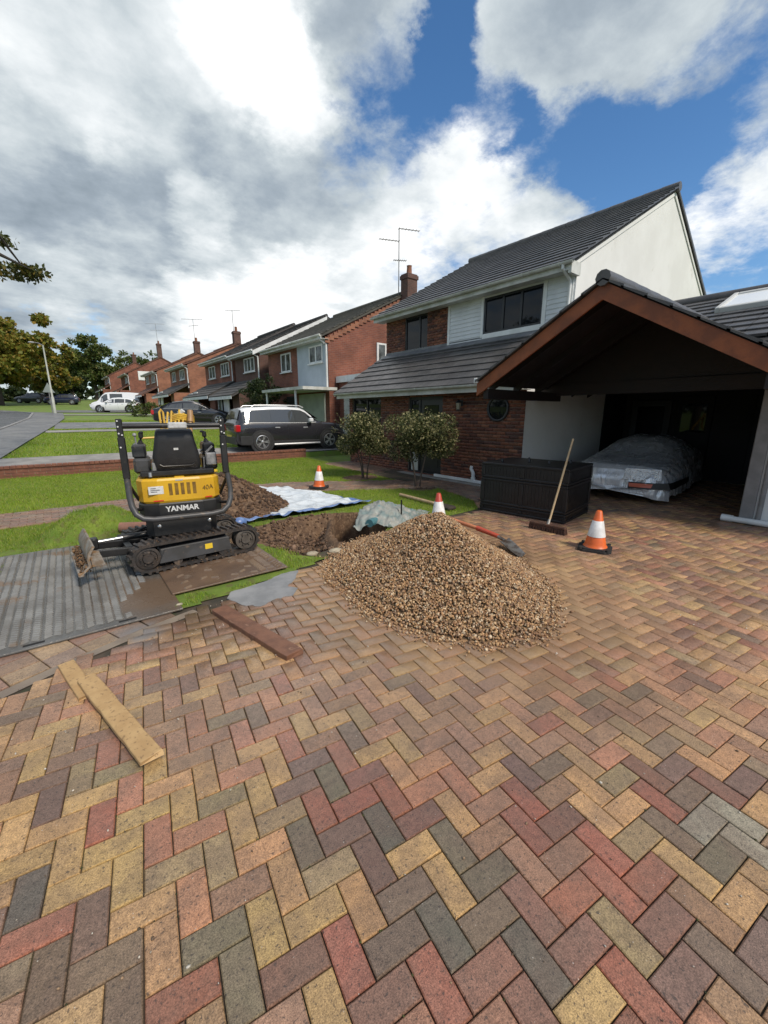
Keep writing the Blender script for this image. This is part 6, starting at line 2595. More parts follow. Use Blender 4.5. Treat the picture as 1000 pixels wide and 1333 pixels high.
CURVE = [(-3.2, -40), (-3.2, 13.4), (-3.2, 13.6), (-2.5, 20), (-1.55, 28), (-0.95, 34), (-0.85, 40), (-1.6, 47), (-4.0, 54), (-9, 61), (-18, 68), (-32, 74), (-60, 80)]
strip('road', CURVE, 7.6, 0.05, M_tarmac, -0.012)
strip('footpath', [(x, y) for x, y in CURVE], 0.0, -1.75, M_footpath, 0.03)
b = MB()
fine = []
for (p, q) in zip(CURVE, CURVE[1:]):
    n = max(1, int(math.hypot(q[0] - p[0], q[1] - p[1]) / 0.915))
    for k in range(n):
        a_, c_ = (p[0] + (q[0] - p[0]) * k / n, p[1] + (q[1] - p[1]) * k / n), (p[0] + (q[0] - p[0]) * (k + 1) / n, p[1] + (q[1] - p[1]) * (k + 1) / n)
        if a_[1] < 8 or a_[1] > 72:
            continue
        b.bar((a_[0], a_[1], T(a_[1]) + 0.0), (c_[0], c_[1], T(c_[1]) + 0.0), 0.125, 0.13)
tag(b.build('kerb', M_kerb), kind='structure')
M_conc2 = mat('pale_concrete', (0.30, 0.285, 0.255), (0.22, 0.21, 0.19), 1.5, 0.7)
strip('neighbour_drive', [(-1.6, 14.55), (9.6, 14.55)], 1.1, -1.1, M_concrete, 0.01)
strip('concrete_path', [(-0.2, 24.3), (9.6, 24.3)], 0.55, -0.55, M_conc2, 0.01)
strip('far_drive', [(0.2, 27.9), (10, 27.6)], 2.2, -2.2, M_footpath, 0.008)
strip('far_path', [(0.6, 38.3), (9.6, 38.3)], 0.55, -0.55, M_conc2, 0.01)
strip('gravel_drive', [(0.6, 53.6), (9.6, 53.6)], 4.2, -3.6, M_footpath, 0.008)


def farlawn_ok(x, y):
    k = ~((y > 13.3) & (y < 15.75)) & ~((y > 23.7) & (y < 24.9)) & ~((y > 25.8) & (y < 30.5)) & (x < 8.5)
    line = np.interp(y, [p[1] for p in CURVE], [p[0] for p in CURVE])
    return k & (x > line + 1.78)


grass('verge_grass', -1.5, 8.5, 15.7, 32, 90000, 0.03, 0.075, 0.020, farlawn_ok, lambda x, y: terr(y) - 0.02)

# low brick wall along the boundary, bricks as courses of real blocks
M_lowbrick = mat('low_wall_brick', (0.215, 0.085, 0.05), (0.15, 0.06, 0.04), 5, 0.85, bump=0.4, bscale=50, c3=(0.25, 0.13, 0.08), s3=11, f3=0.6)
gw = thing('garden_wall', 'low red brick wall along the far edge of the front lawn', 'wall', (3.2, 13.45, 0.1))
b = MB()
b.box(-4.9, 3.9, -0.04, 0.09, -0.3, 0.25)
b.build('core', M_mortarwall, gw)
b = MB()
for r_ in range(4):
    x = -4.9 - (r_ % 2) * 0.1125
    while x < 3.9:
        b.box(max(x, -4.9), min(x + 0.215, 3.9), -0.052 + rnd.uniform(-.002, .002), -0.03, 0.0 + r_ * 0.075, 0.066 + r_ * 0.075)
        x += 0.225
b.build('brick', M_lowbrick, gw, kind='stuff')
x = -4.9
k = 0
while x < 3.85:
    b = MB()
    b.bbox(x, x + 0.105, -0.075, 0.145, 0.251, 0.317 + rnd.uniform(-.003, .003), 0.006)
    b.build('coping_brick', M_lowbrick, gw)
    x += 0.113
    k += 1

# ---------------------------------------------------------------- neighbouring houses
M_bk_red = brick_mat('far_brick_red', (0.235, 0.078, 0.045), (0.175, 0.058, 0.038), (0.20, 0.13, 0.10))
M_bk_org = brick_mat('far_brick_orange', (0.30, 0.12, 0.062), (0.235, 0.092, 0.052), (0.24, 0.16, 0.12))
M_bk_dk = brick_mat('far_brick_dark', (0.12, 0.055, 0.04), (0.09, 0.045, 0.036), (0.11, 0.09, 0.075))
M_tile_gn = mat('mossy_tile', (0.088, 0.080, 0.062), (0.052, 0.050, 0.042), 1.6, 0.75, c3=(0.125, 0.115, 0.075), s3=4, f3=0.58)
M_tile_gy = mat('grey_tile', (0.075, 0.070, 0.068), (0.05, 0.048, 0.047), 1.6, 0.7, c3=(0.12, 0.11, 0.09), s3=4, f3=0.6)
M_tile_rd = mat('red_tile', (0.17, 0.075, 0.05), (0.115, 0.055, 0.04), 1.6, 0.75, c3=(0.2, 0.12, 0.09), s3=4, f3=0.6)
M_blueclad = mat('pale_blue_render', (0.42, 0.47, 0.52), (0.36, 0.41, 0.455), 1.3, 0.7)
M_pgreen = mat('pale_green_paint', (0.35, 0.39, 0.33), (0.28, 0.31, 0.27), 2, 0.6)
M_net = mat('net_curtain_glass', (0.16, 0.18, 0.185), (0.035, 0.04, 0.042), 2.5, 0.08)


def course_roof(name, parent, x0, z0, x1, z1, y0, y1, m, exp=0.36, th=0.1):
    """slope rising towards +X (or -X) with overlapping courses"""
    L = math.hypot(x1 - x0, z1 - z0)
    ux, uz = (x1 - x0) / L, (z1 - z0) / L
    nx_, nz_ = -uz, ux
    if nz_ < 0:
        nx_, nz_ = -nx_, -nz_
    b = MB()
    b.prism([(x0, z0), (x1, z1), (x1 - nx_ * th, z1 - nz_ * th), (x0 - nx_ * th, z0 - nz_ * th)], 'y', y0 + 0.03, y1 - 0.03)
    o = b.build(name, m, parent, world=True)
    b = MB()
    n = int(L / exp)
    for k in range(n):
        s0, s1 = L * k / n - 0.02, L * (k + 1) / n + 0.03
        p = [(x0 + ux * s0 + nx_ * 0.002, z0 + uz * s0 + nz_ * 0.002), (x0 + ux * s0 + nx_ * 0.042, z0 + uz * s0 + nz_ * 0.042),
             (x0 + ux * s1 + nx_ * 0.014, z0 + uz * s1 + nz_ * 0.014)]
        j = rnd.uniform(-0.01, 0.01)
        b.prism(p, 'y', y0 + j, y1 + j)
    b.build('tile_courses', m, o, world=True, kind='stuff')
    return o


def nb_house(label, Y0, Y1, eave, ridge, brick, tile, xf=9.7, xr=14.1, wins=(), barge=None, leanto=True, clad=None, chimney=None, far=False, group='brick houses along the road', lt_tile=None, gwin=None):
    zb = T((Y0 + Y1) / 2) - 0.1
    h = thing('brick_house', label, 'house', (xf, Y0, zb), 0, group)
    b = MB()
    xe = 2 * xr - xf
    sl_ = (ridge - eave) / (xr - xf + 0.4)
    gp_ = [(xf, zb - 0.5), (xe, zb - 0.5), (xe, eave + 0.1), (xr, ridge - 0.10), (xf, eave + 0.1)]
    b.prism(gp_, 'y', Y0, Y1)
    b.build('wall', brick, h, world=True)
    course_roof('roof', h, xf - 0.4, eave, xr, ridge, Y0 - 0.12, Y1 + 0.12, tile)
    course_roof('rear_roof', h, xe + 0.4, eave, xr, ridge, Y0 - 0.12, Y1 + 0.12, tile, 0.6)
    b = MB()
    b.tube([(xr, Y0 - 0.12, ridge + 0.01), (xr, Y1 + 0.12, ridge + 0.01)], 0.11, 8)
    b.build('ridge', tile, h, True, world=True)
    b = MB()
    b.box(xf - 0.40, xf - 0.37, Y0 - 0.1, Y1 + 0.1, eave - 0.17, eave - 0.01)
    b.box(xf - 0.37, xf - 0.002, Y0 - 0.1, Y1 + 0.1, eave - 0.15, eave - 0.135)
    b.build('fascia', M_whitedirty, h, world=True)
    b = MB()
    b.tube([(xf - 0.43, Y0 - 0.1, eave - 0.02), (xf - 0.43, Y1 + 0.1, eave - 0.02)], 0.055, 8)
    b.build('gutter', M_white if barge else M_whitedirty, h, True, world=True)
    b = MB()
    b.tube([(xf - 0.43, Y0 + 0.05, eave - 0.06), (xf - 0.40, Y0 + 0.05, eave - 0.15), (xf - 0.06, Y0 + 0.05, eave - 0.34), (xf - 0.06, Y0 + 0.05, zb + 2.2)], 0.04, 8)
    b.build('downpipe', M_white, h, True, world=True)
    if barge:
        b = MB()
        b.prism([(xf - 0.42, eave - 0.06), (xr, ridge - 0.04), (xr, ridge - 0.26), (xf - 0.42, eave - 0.28)], 'y', Y0 - 0.17, Y0 - 0.13)
        b.build('bargeboard', barge, h, world=True)
    if clad:
        y0, y1, z0, z1, m = clad
        b = MB()
        b.box(xf - 0.05, xf - 0.003, y0, y1, z0, z1)
        b.build('cladding', m, h, world=True)
    for (y0, y1, z0, z1, np_, x) in wins:
        window_x(h, y0, y1, z0, z1, x, M_white, [k / np_ for k in range(1, np_)], M_white, deep=0.07, fw=0.07, glass=M_net)
    if leanto:
        lz0, lz1 = eave - 2.45, eave - 1.5
        course_roof('porch_roof', h, xf - 1.75, lz0, xf - 0.003, lz1, Y0 - 0.1, Y1 + 0.1, lt_tile or tile)
        b = MB()
        b.box(xf - 1.78, xf - 1.755, Y0 - 0.08, Y1 + 0.08, lz0 - 0.2, lz0 - 0.03)
        b.build('porch_fascia', M_white, h, world=True)
        b = MB()
        b.box(xf - 1.3, xf - 0.003, Y0 + 0.0, Y0 + 0.25, zb - 0.3, lz0 + 0.15)
        b.build('porch_wall', brick, h, world=True)
        b = MB()
        b.box(xf - 1.3, xf - 0.003, Y1 - 0.25, Y1, zb - 0.3, lz0 + 0.15)
        b.build('porch_wall', brick, h, world=True)
        b = MB()
        b.box(xf - 1.3, xf - 1.05, Y0 + 0.25, Y0 + 1.1, zb - 0.3, lz0 + 0.1)
        b.build('porch_pier', brick, h, world=True)
        b = MB()
        b.box(xf - 0.06, xf - 0.004, Y0 + 1.3, Y0 + 3.3, zb, lz0 - 0.05)
        gdo = b.build('garage_door', M_white if far else M_darkint, h, world=True)
        b = MB()
        b.bbox(xf - 1.28, xf - 1.2, Y1 - 2.0, Y1 - 1.1, zb, zb + 2.05, 0.02)
        b.build('front_door', M_white, h, world=True)
        window_x(h, Y1 - 0.95, Y1 - 0.3, zb + 0.9, zb + 2.0, xf - 1.36, M_white, (), None, fw=0.06, glass=M_net)
    if gwin:
        b = MB()
        b.bbox(gwin[0], gwin[1], Y0 - 0.06, Y0 - 0.003, gwin[2], gwin[3], 0.02)
        b.build('gable_window', M_white, h, world=True)
    if chimney:
        cx_, cy_, top = chimney
        b = MB()
        b.box(cx_ - 0.30, cx_ + 0.30, cy_ - 0.24, cy_ + 0.24, ridge - 1.6, top)
        b.box(cx_ - 0.34, cx_ + 0.34, cy_ - 0.28, cy_ + 0.28, top - 0.22, top - 0.06)
        c = b.build('chimney', M_bk_dk, h, world=True)
        b = MB()
        b.lathe([(0.13, top), (0.11, top + 0.34), (0.13, top + 0.38), (0, top + 0.38)], 10, Matrix.Translation((cx_, cy_, 0)))
        b.build('chimney_pot', M_bk_org, c, True, world=True)
    return h


def aerial(x, y, z0, z1, label, arms):
    t = thing('tv_aerial', label, 'aerial', (x, y, z0), 0, 'television aerials on the roofs')
    b = MB()
    b.tube([(0, 0, 0), (0, 0, z1 - z0)], 0.022, 6)
    b.build('mast', M_grey, t)
    b = MB()
    for (zz, L0, L1, ang) in arms:
        c, s = math.cos(ang), math.sin(ang)
        h = z1 - z0 - zz
        b.bar((c * L0, s * L0, h), (c * L1, s * L1, h), 0.03, 0.03)
        n = 7
        for k in range(n):
            u = L0 + (L1 - L0) * k / (n - 1)
            b.bar((c * u - s * .13, s * u + c * .13, h), (c * u + s * .13, s * u - c * .13, h), 0.012, 0.012)
    b.build('rods', M_grey, t)


# nearest neighbour: blue-grey panel, brick gable towards the camera
h2 = nb_house('brick house with a pale blue rendered upper front and a plain red gable wall', 16.0, 22.2, 4.88, 7.24, M_bk_red, M_tile_gn, 9.75, 14.1,
              [(16.35, 17.55, 3.86, 4.60, 2, 9.665), (19.5, 20.6, 3.70, 4.60, 2, 9.71)], None, False, (16.05, 18.75, 2.78, 4.74, M_blueclad), (14.1, 15.72, 7.95))
b = MB()
b.box(8.1, 9.72, 15.3, 19.4, 2.62, 2.74)
b.build('canopy', M_whitedirty, h2, world=True)
for yy in (16.25, 19.2):
    b = MB()
    b.tube([(8.25, yy, T(yy) - 0.1), (8.25, yy, 2.63)], 0.05, 8)
    b.build('canopy_post', M_white, h2, True, world=True)
b = MB()
b.bbox(9.66, 9.74, 16.3, 18.7, T(17), 2.55, 0.01)
b.build('garage_door', M_pgreen, h2, world=True)
b = MB()
b.bbox(9.68, 9.745, 19.2, 20.1, T(17), 2.5, 0.01)
b.build('front_door', M_darkint, h2, world=True)
gwf = MB()
gwf.bbox(12.36, 12.92, 15.93, 15.995, 3.92, 4.86, 0.012)
gwo = gwf.build('gable_window', M_white, h2, world=True)
b = MB()
b.box(12.46, 12.82, 15.915, 15.929, 4.05, 4.78)
b.build('pane', M_net, gwo, world=True)
b = MB()
for k in range(20):      # stepped verge of brick under the roof edge
    f = k / 20
    b.box(9.6 + 4.4 * f, 9.6 + 4.4 * (f + .05), 15.955, 15.995, 4.92 + 2.28 * f - 0.32, 4.92 + 2.28 * f - 0.10)
b.build('verge_brick', M_bk_org, h2, world=True)
gar = thing('flat_roof_garage', 'flat roofed garage with white fascia between the two nearest houses', 'garage', (10.2, 12.2, 0.3))
b = MB()
b.box(10.2, 15.0, 12.1, 15.9, 0.1, 2.98)
b.build('wall', M_bk_red, gar, world=True)
b = MB()
b.box(10.08, 15.1, 12.0, 15.95, 2.98, 3.24)
b.build('fascia', M_white, gar, world=True)
b = MB()
b.box(10.13, 10.197, 12.5, 15.4, 0.35, 2.6)
gdr = b.build('garage_door', M_whitedirty, gar, world=True)
for k in range(11):
    b = MB()
    b.box(10.105, 10.129, 12.5, 15.4, 0.40 + k * 0.2, 0.575 + k * 0.2)
    b.build('door_slat', M_whitedirty, gdr, world=True)
aerial(14.0, 16.35, 7.2, 10.05, 'tall grey television aerial with long arms beside the nearest chimney',
       [(0.02, 0, 1.0, R(-22)), (0.55, 0, 0.95, R(158)), (1.35, -0.25, 0.35, R(-30))])

nb_house('brick house with white bargeboards and a white framed double window, second along the road', 23.3, 27.2, 5.10, 7.45, M_bk_dk, M_tile_gy, 9.7, 14.1,
         [(24.0, 25.6, 4.05, 4.85, 3, 9.66)], M_white, True)
nb_house('brick house with dark grey roof and white downpipe, third along the road', 27.6, 33.6, 5.22, 7.62, M_bk_red, M_tile_gy, 9.7, 14.1,
         [(28.3, 29.9, 4.10, 4.95, 3, 9.66), (31.2, 32.6, 4.10, 4.95, 2, 9.66)], None, True)
nb_house('orange brick house with a tall chimney at its gable, fourth along the road', 38.4, 45.0, 5.68, 7.80, M_bk_org, M_tile_rd, 9.7, 14.1,
         [(39.6, 41.2, 4.55, 5.40, 3, 9.66), (42.8, 44.0, 4.55, 5.40, 2, 9.66)], None, True, None, (14.1, 38.6, 8.75), lt_tile=M_tile_gy)
nb_house('orange brick house whose chimney carries a wide aerial, fifth along the road', 50.8, 58.0, 6.05, 8.35, M_bk_org, M_tile_rd, 9.7, 14.1,
         [(52.2, 54.0, 5.0, 5.85, 3, 9.66), (55.6, 57.0, 5.0, 5.85, 2, 9.66)], None, True, None, (14.1, 51.1, 9.5), True)
nb_house('red brick house with a white square window in its gable, behind the white van', 70.0, 78.0, 7.2, 9.75, M_bk_red, M_tile_rd, 9.7, 14.1,
         [(71.5, 73.5, 6.0, 6.9, 3, 9.66)], None, True, None, (14.1, 70.3, 11.6), True, gwin=(10.9, 12.4, 6.35, 7.6))
b = MB()
nb_house('red tiled brick house, the farthest before the trees', 92.0, 101.0, 8.3, 11.0, M_bk_red, M_tile_rd, 9.7, 14.1,
         [(93.5, 95.5, 7.2, 8.1, 3, 9.66), (97.5, 99.0, 7.2, 8.1, 2, 9.66)], None, True, None, (14.1, 92.4, 12.4), True)
aerial(14.1, 39.2, 8.7, 10.6, 'small television aerial on the chimney of the orange brick house', [(0.05, -0.6, 0.7, R(-40))])
aerial(14.1, 51.6, 9.4, 11.9, 'wide television aerial above the fifth roof along the road', [(0.05, -1.2, 1.0, R(-30)), (0.7, -0.7, 0.7, R(-60))])
aerial(14.1, 70.8, 11.5, 14.4, 'thin television aerial above the gable behind the white van', [(0.05, -1.4, 1.2, R(-30)), (0.9, -0.8, 0.9, R(-30))])

# ---------------------------------------------------------------- parked cars
M_tyre = mat('tyre', (0.018, 0.018, 0.018), (0.03, 0.029, 0.028), 8, 0.75)
M_alloy = mat('alloy_wheel', (0.52, 0.53, 0.54), None, 3, 0.3, 0.8)
M_cglass = glass_mat('car_glass', (0.055, 0.06, 0.063), 0.05)
M_trim = mat('black_trim', (0.018, 0.018, 0.019), (0.026, 0.026, 0.027), 5, 0.55)
M_tail = mat('tail_lamp', (0.42, 0.012, 0.018), None, 4, 0.15)
M_head = mat('head_lamp', (0.6, 0.62, 0.64), None, 4, 0.1)
M_chrome2 = mat('bright_trim', (0.50, 0.51, 0.52), None, 4, 0.42, 0.6)


def paint(name, c, rough=0.25):
    return mat(name, c, None, 3, rough, coat=0.8)


def make_car(label, loc, rz, body_m, sta, wheels, windows, roof_m=None, group=None, wheel_r=0.33, clad=False, rails=False, screens=(), lights=True, kind='car', spokes=5, name='parked_car', detail=True):
    """car facing +x. sta: (x, half width, belt height, roof height, roof half width, bottom)"""
    t = thing(name, label, kind, loc, rz, group)
    xs_ = np.array([s[0] for s in sta])

    def at(x):
        return [float(np.interp(x, xs_, [s[k] for s in sta])) for k in range(1, 6)]

    def ring(x):
        w, bz, rzf, wr, z0 = at(x)
        cab = rzf - bz > 0.06
        if cab:
            h = [(w * 0.88, z0), (w * 0.985, z0 + 0.14), (w, bz - 0.22), (w * 0.985, bz - 0.05), (w * 0.955, bz), (wr, rzf - 0.10), (wr * 0.965, rzf - 0.04), (wr * 0.86, rzf - 0.008), (wr * 0.45, rzf + 0.012)]
        else:
            h = [(w * 0.88, z0), (w * 0.985, z0 + 0.14), (w, bz - 0.22), (w * 0.985, bz - 0.08), (w * 0.95, bz - 0.03), (w * 0.86, rzf - 0.005), (w * 0.74, rzf + 0.005), (w * 0.6, rzf + 0.015), (w * 0.3, rzf + 0.03)]
        return h
    X = []
    for a, b_ in zip(sta, sta[1:]):
        n = max(1, int(round((b_[0] - a[0]) / 0.12)))
        X += [a[0] + (b_[0] - a[0]) * k / n for k in range(n)]
    X.append(sta[-1][0])
    b = MB()
    rings = []
    for x in X:
        h = ring(x)
        full = [(x, -y, z) for y, z in h] + [(x, y, z) for y, z in reversed(h)]
        rings.append(full)
    m_ = len(rings[0])
    vs = [p for r_ in rings for p in r_]
    fs, mi = [], []
    for i in range(len(rings) - 1):
        for k in range(m_):
            k2 = (k + 1) % m_
            fs.append((i * m_ + k, i * m_ + k2, (i + 1) * m_ + k2, (i + 1) * m_ + k))
            top = roof_m is not None and k in (5, 6, 7, 8, 9, 10, 11) and (at(X[i])[2] - at(X[i])[1] > 0.25 and at(X[i + 1])[2] - at(X[i + 1])[1] > 0.25)
            cabz = k in (4, 12) and roof_m is not None and (at(X[i])[2] - at(X[i])[1] > 0.12 and at(X[i + 1])[2] - at(X[i + 1])[1] > 0.12)
            mi.append(1 if top else (2 if cabz else 0))
    fs += [tuple(reversed(range(m_))), tuple(range((len(rings) - 1) * m_, len(rings) * m_))]
    mi += [0, 0]
    b.add(vs, fs)
    b.m = mi
    b.build('body', [body_m, roof_m or body_m, M_cglass], t, smooth=40)
    # glass
    for (xa, xb, la, lb) in windows:
        for sy in (-1, 1):
            q = MB()
            n = 5
            vs = []
            for k in range(n + 1):
                x = xa + (xb - xa) * k / n
                w, bz, rzf, wr, z0 = at(x)
                for f in (0.06, 0.90):
                    xx = x + (la * f if k == 0 else 0) + (lb * f if k == n else 0)
                    w2, bz2, rz2, wr2, _z = at(xx)
                    y = w2 * 0.955 + (wr2 - w2 * 0.955) * f + 0.008
                    z = bz2 + (rz2 - 0.10 - bz2) * f
                    vs.append((xx, sy * y, z + 0.002))
            q.add(vs, [(2 * k, 2 * k + 2, 2 * k + 3, 2 * k + 1) for k in range(n)])
            q.build('side_window', M_cglass, t)
    for (xb_, xt_) in screens:
        q = MB()
        vs = []
        for f in (0.08, 0.5, 0.92):
            x = xb_ + (xt_ - xb_) * f
            w, bz, rzf, wr, z0 = at(x)
            off = 0.022
            for yy in (-1, -0.5, 0, 0.5, 1):
                hw = (w * 0.8 + (wr * 0.86 - w * 0.8) * f)
                zz = rzf + off + (0.0 if abs(yy) > 0.9 else 0.012)
                vs.append((x + (0.012 if xb_ > xt_ else -0.012), hw * yy, zz))
        fs = []
        for r_ in range(2):
            for k in range(4):
                i = r_ * 5 + k
                fs.append((i, i + 1, i + 6, i + 5))
        q.add(vs, fs)
        q.build('windscreen', M_cglass, t)
    # wheels in dark arches
    for x in wheels:
        w = at(x)[0]
        for sy in (-1, 1):
            q = MB()
            Mw = Matrix.Translation((x, sy * (w - 0.10), wheel_r)) @ Matrix.Rotation(R(-90 * sy), 4, 'X')
            q.lathe([(wheel_r + 0.085, 0.0), (wheel_r + 0.085, 0.108), (wheel_r + 0.01, 0.108), (wheel_r + 0.01, 0.0)], 32, Mw)
            q.lathe([(0, 0.02), (wheel_r + 0.02, 0.02), (wheel_r + 0.02, 0.104), (0, 0.104)], 32, Mw)
            q.build('wheel_arch', M_trim if clad else M_darkint, t, smooth=30)
            q = MB()
            Mw = Matrix.Translation((x, sy * (w - 0.115), wheel_r)) @ Matrix.Rotation(R(-90 * sy), 4, 'X')
            rr = wheel_r * 0.70
            q.lathe([(rr, 0.0), (wheel_r - 0.02, 0.0), (wheel_r, 0.03), (wheel_r, 0.125), (wheel_r - 0.025, 0.145), (rr, 0.145), (rr * .98, 0.12)], 32, Mw)
            wh = q.build('wheel', M_tyre, t, smooth=35)
            q = MB()
            q.lathe([(rr, 0.140), (rr - 0.02, 0.146), (rr - 0.03, 0.112), (0, 0.106)], 28, Mw)
            for k in range(spokes):
                a = 2 * math.pi * k / spokes
                for da in ((-0.16, 0.16) if spokes < 7 else (0,)):
                    p = Mw @ Vector((0.05 * math.cos(a), 0.05 * math.sin(a), 0.132))
                    e = Mw @ Vector(((rr - 0.012) * math.cos(a + da), (rr - 0.012) * math.sin(a + da), 0.140))
                    q.bar(p, e, 0.034, 0.026, up=(0, 1, 0))
            q.lathe([(0.055, 0.11), (0.055, 0.142), (0.03, 0.15), (0, 0.15)], 14, Mw)
            q.build('rim', M_alloy, wh)
    if not detail:
        return t
    x0, x1 = sta[0][0], sta[-1][0]
    if clad:
        q = MB()
        for sy in (-1, 1):
            q.bbox(wheels[0] + wheel_r + 0.05, wheels[1] - wheel_r - 0.05, sy * (at(0)[0] - 0.0) - 0.012, sy * at(0)[0] + 0.012, 0.24, 0.36, 0.008)
            q.bbox(x0 + 0.10, wheels[0] - wheel_r - 0.02, sy * (at(x0 + .3)[0]) - 0.02, sy * (at(x0 + .3)[0]) + 0.006, 0.25, 0.55, 0.008)
        q.bbox(x0 - 0.035, x0 + 0.08, -0.70, 0.70, 0.26, 0.52, 0.02)
        q.build('cladding', M_trim, t)
        q = MB()
        for sy in (-1, 1):
            q.tube([(wheels[0] + wheel_r + 0.08, sy * (at(0)[0] + 0.02), 0.235), (wheels[1] - wheel_r - 0.08, sy * (at(0)[0] + 0.02), 0.235)], 0.036, 8)
        q.build('sill_bar', M_chrome2, t, smooth=True)
    if rails:
        q = MB()
        for sy in (-1, 1):
            wr = at(-0.5)[3] * 0.86
            zr = max(s[3] for s in sta)
            q.tube([(-1.55, sy * wr, zr - 0.06), (-1.42, sy * wr, zr + 0.035), (-0.6, sy * wr, zr + 0.05), (0.25, sy * wr, zr + 0.035), (0.42, sy * wr, zr - 0.03)], 0.018, 8)
        q.build('roof_rail', M_chrome2, t, smooth=True)
    for sy in (-1, 1):
        q = MB()
        wa, ba = at(x0 + 0.12)[0], at(x0 + 0.12)[1]
        q.bbox(x0 - 0.015, x0 + 0.16, sy * wa * 0.985 - 0.10 * (1 if sy > 0 else -0.12), sy * wa * 0.985 + 0.10 * (0.12 if sy > 0 else -1) * -1 * (-1), ba - 0.30, ba - 0.06, 0.02) if False else \
            q.bbox(x0 - 0.02, x0 + 0.15, min(sy * wa * 0.72, sy * (wa + 0.012)), max(sy * wa * 0.72, sy * (wa + 0.012)), ba - 0.29, ba - 0.05, 0.03)
        q.build('tail_light', M_tail, t)
        q = MB()
        wa, ba = at(x1 - 0.15)[0], at(x1 - 0.15)[1]
        q.bbox(x1 - 0.22, x1 + 0.01, min(sy * wa * 0.62, sy * (wa + 0.008)), max(sy * wa * 0.62, sy * (wa + 0.008)), ba - 0.24, ba - 0.07, 0.03)
        q.build('headlight', M_head, t)
        q = MB()
        xm = max(w_[1] for w_ in windows) - 0.25
        wa, ba = at(xm)[0], at(xm)[1]
        q.bbox(xm - 0.10, xm + 0.06, sy * (wa + 0.10) - 0.08, sy * (wa + 0.10) + 0.08, ba + 0.03, ba + 0.17, 0.03)
        q.bar((xm, sy * wa * 0.96, ba + 0.03), (xm, sy * (wa + 0.05), ba + 0.07), 0.05, 0.03)
        q.build('wing_mirror', roof_m or body_m, t)
        for hx in (-0.72, 0.35):
            q = MB()
            wa, ba = at(hx)[0], at(hx)[1]
            q.bbox(hx - 0.09, hx + 0.09, sy * wa * 0.99 - 0.02, sy * wa * 0.99 + 0.02, ba - 0.17, ba - 0.135, 0.008)
            q.build('door_handle', M_chrome2, t)
        q = MB()
        pts = []
        for k in range(9):
            x = windows[0][0] + (windows[-1][1] - windows[0][0]) * k / 8
            wa, ba = at(x)[0], at(x)[1]
            pts.append((x, sy * (wa * 0.962 + 0.006), ba + 0.008))
        q.tube(pts, 0.009, 6)
        q.build('window_trim', M_chrome2, t, smooth=True)
        for sx_ in (-0.32, 0.78):       # door shut lines
            q = MB()
            w_, bz = at(sx_)[0], at(sx_)[1]
            q.box(sx_ - 0.004, sx_ + 0.004, sy * (w_ * 0.985) - 0.018, sy * (w_ * 0.985) + 0.018, 0.40, bz - 0.05)
            q.build('door_gap', M_trim, t)
    q = MB()
    q.bbox(x0 - 0.028, x0 + 0.02, -0.27, 0.27, at(x0)[1] - 0.40, at(x0)[1] - 0.29, 0.004)
    q.build('number_plate', mat('plate_yellow', (0.55, 0.42, 0.06), None, 3, 0.4), t)
    return t


SUV = [(-2.15, 0.74, 0.86, 0.88, 0.6, 0.34), (-2.10, 0.83, 0.93, 0.97, 0.62, 0.30), (-2.05, 0.87, 0.97, 1.08, 0.64, 0.27), (-1.90, 0.90, 0.985, 1.44, 0.68, 0.24), (-1.65, 0.905, 0.985, 1.50, 0.70, 0.22), (-0.9, 0.91, 0.975, 1.54, 0.71, 0.20),
       (-0.2, 0.91, 0.965, 1.545, 0.70, 0.20), (0.25, 0.91, 0.96, 1.52, 0.69, 0.20), (0.45, 0.91, 0.96, 1.44, 0.68, 0.20), (0.98, 0.905, 0.99, 1.06, 0.66, 0.22), (1.10, 0.90, 0.99, 1.01, 0.8, 0.22), (1.6, 0.88, 0.95, 0.96, 0.8, 0.24), (1.95, 0.84, 0.88, 0.89, 0.7, 0.26), (2.12, 0.72, 0.76, 0.77, 0.6, 0.30), (2.16, 0.6, 0.66, 0.67, 0.5, 0.36)]
rzs = math.atan2(3.45, 1.15)
make_car('dark grey sport utility car with white roof and silver rails parked on the next drive', (7.06, 14.75, T(14.7) - 0.01), R(-3), paint('dark_grey_paint', (0.022, 0.022, 0.027)), SUV, (-1.30, 1.33),
         [(-1.72, -0.98, 0.10, 0.0), (-0.92, -0.10, 0, 0), (-0.02, 0.80, 0.0, -0.46)], paint('white_paint', (0.72, 0.73, 0.74)), None, 0.335, True, True, ((-2.06, -1.91), (0.98, 0.46)))
COUPE = [(-2.15, 0.66, 0.80, 0.82, 0.5, 0.36), (-2.05, 0.82, 0.90, 0.93, 0.55, 0.28), (-1.75, 0.88, 0.93, 1.04, 0.58, 0.22), (-1.2, 0.90, 0.93, 1.30, 0.60, 0.20), (-0.5, 0.90, 0.92, 1.40, 0.61, 0.18), (0.0, 0.90, 0.91, 1.39, 0.60, 0.18),
         (0.35, 0.90, 0.90, 1.27, 0.58, 0.18), (0.98, 0.89, 0.90, 0.95, 0.6, 0.19), (1.2, 0.88, 0.89, 0.91, 0.7, 0.2), (1.7, 0.86, 0.82, 0.83, 0.7, 0.22), (2.05, 0.80, 0.70, 0.71, 0.6, 0.26), (2.2, 0.6, 0.58, 0.59, 0.5, 0.32)]
make_car('black coupe with red tail light parked behind the digger', (6.85, 26.7, T(26.7) + 0.01), R(-20), paint('black_paint', (0.010, 0.010, 0.012)), COUPE, (-1.32, 1.38),
         [(-1.5, -0.55, 0.15, 0), (-0.48, 0.72, 0, -0.5)], None, None, 0.33, False, False, ((-1.8, -1.0), (0.98, 0.35)))
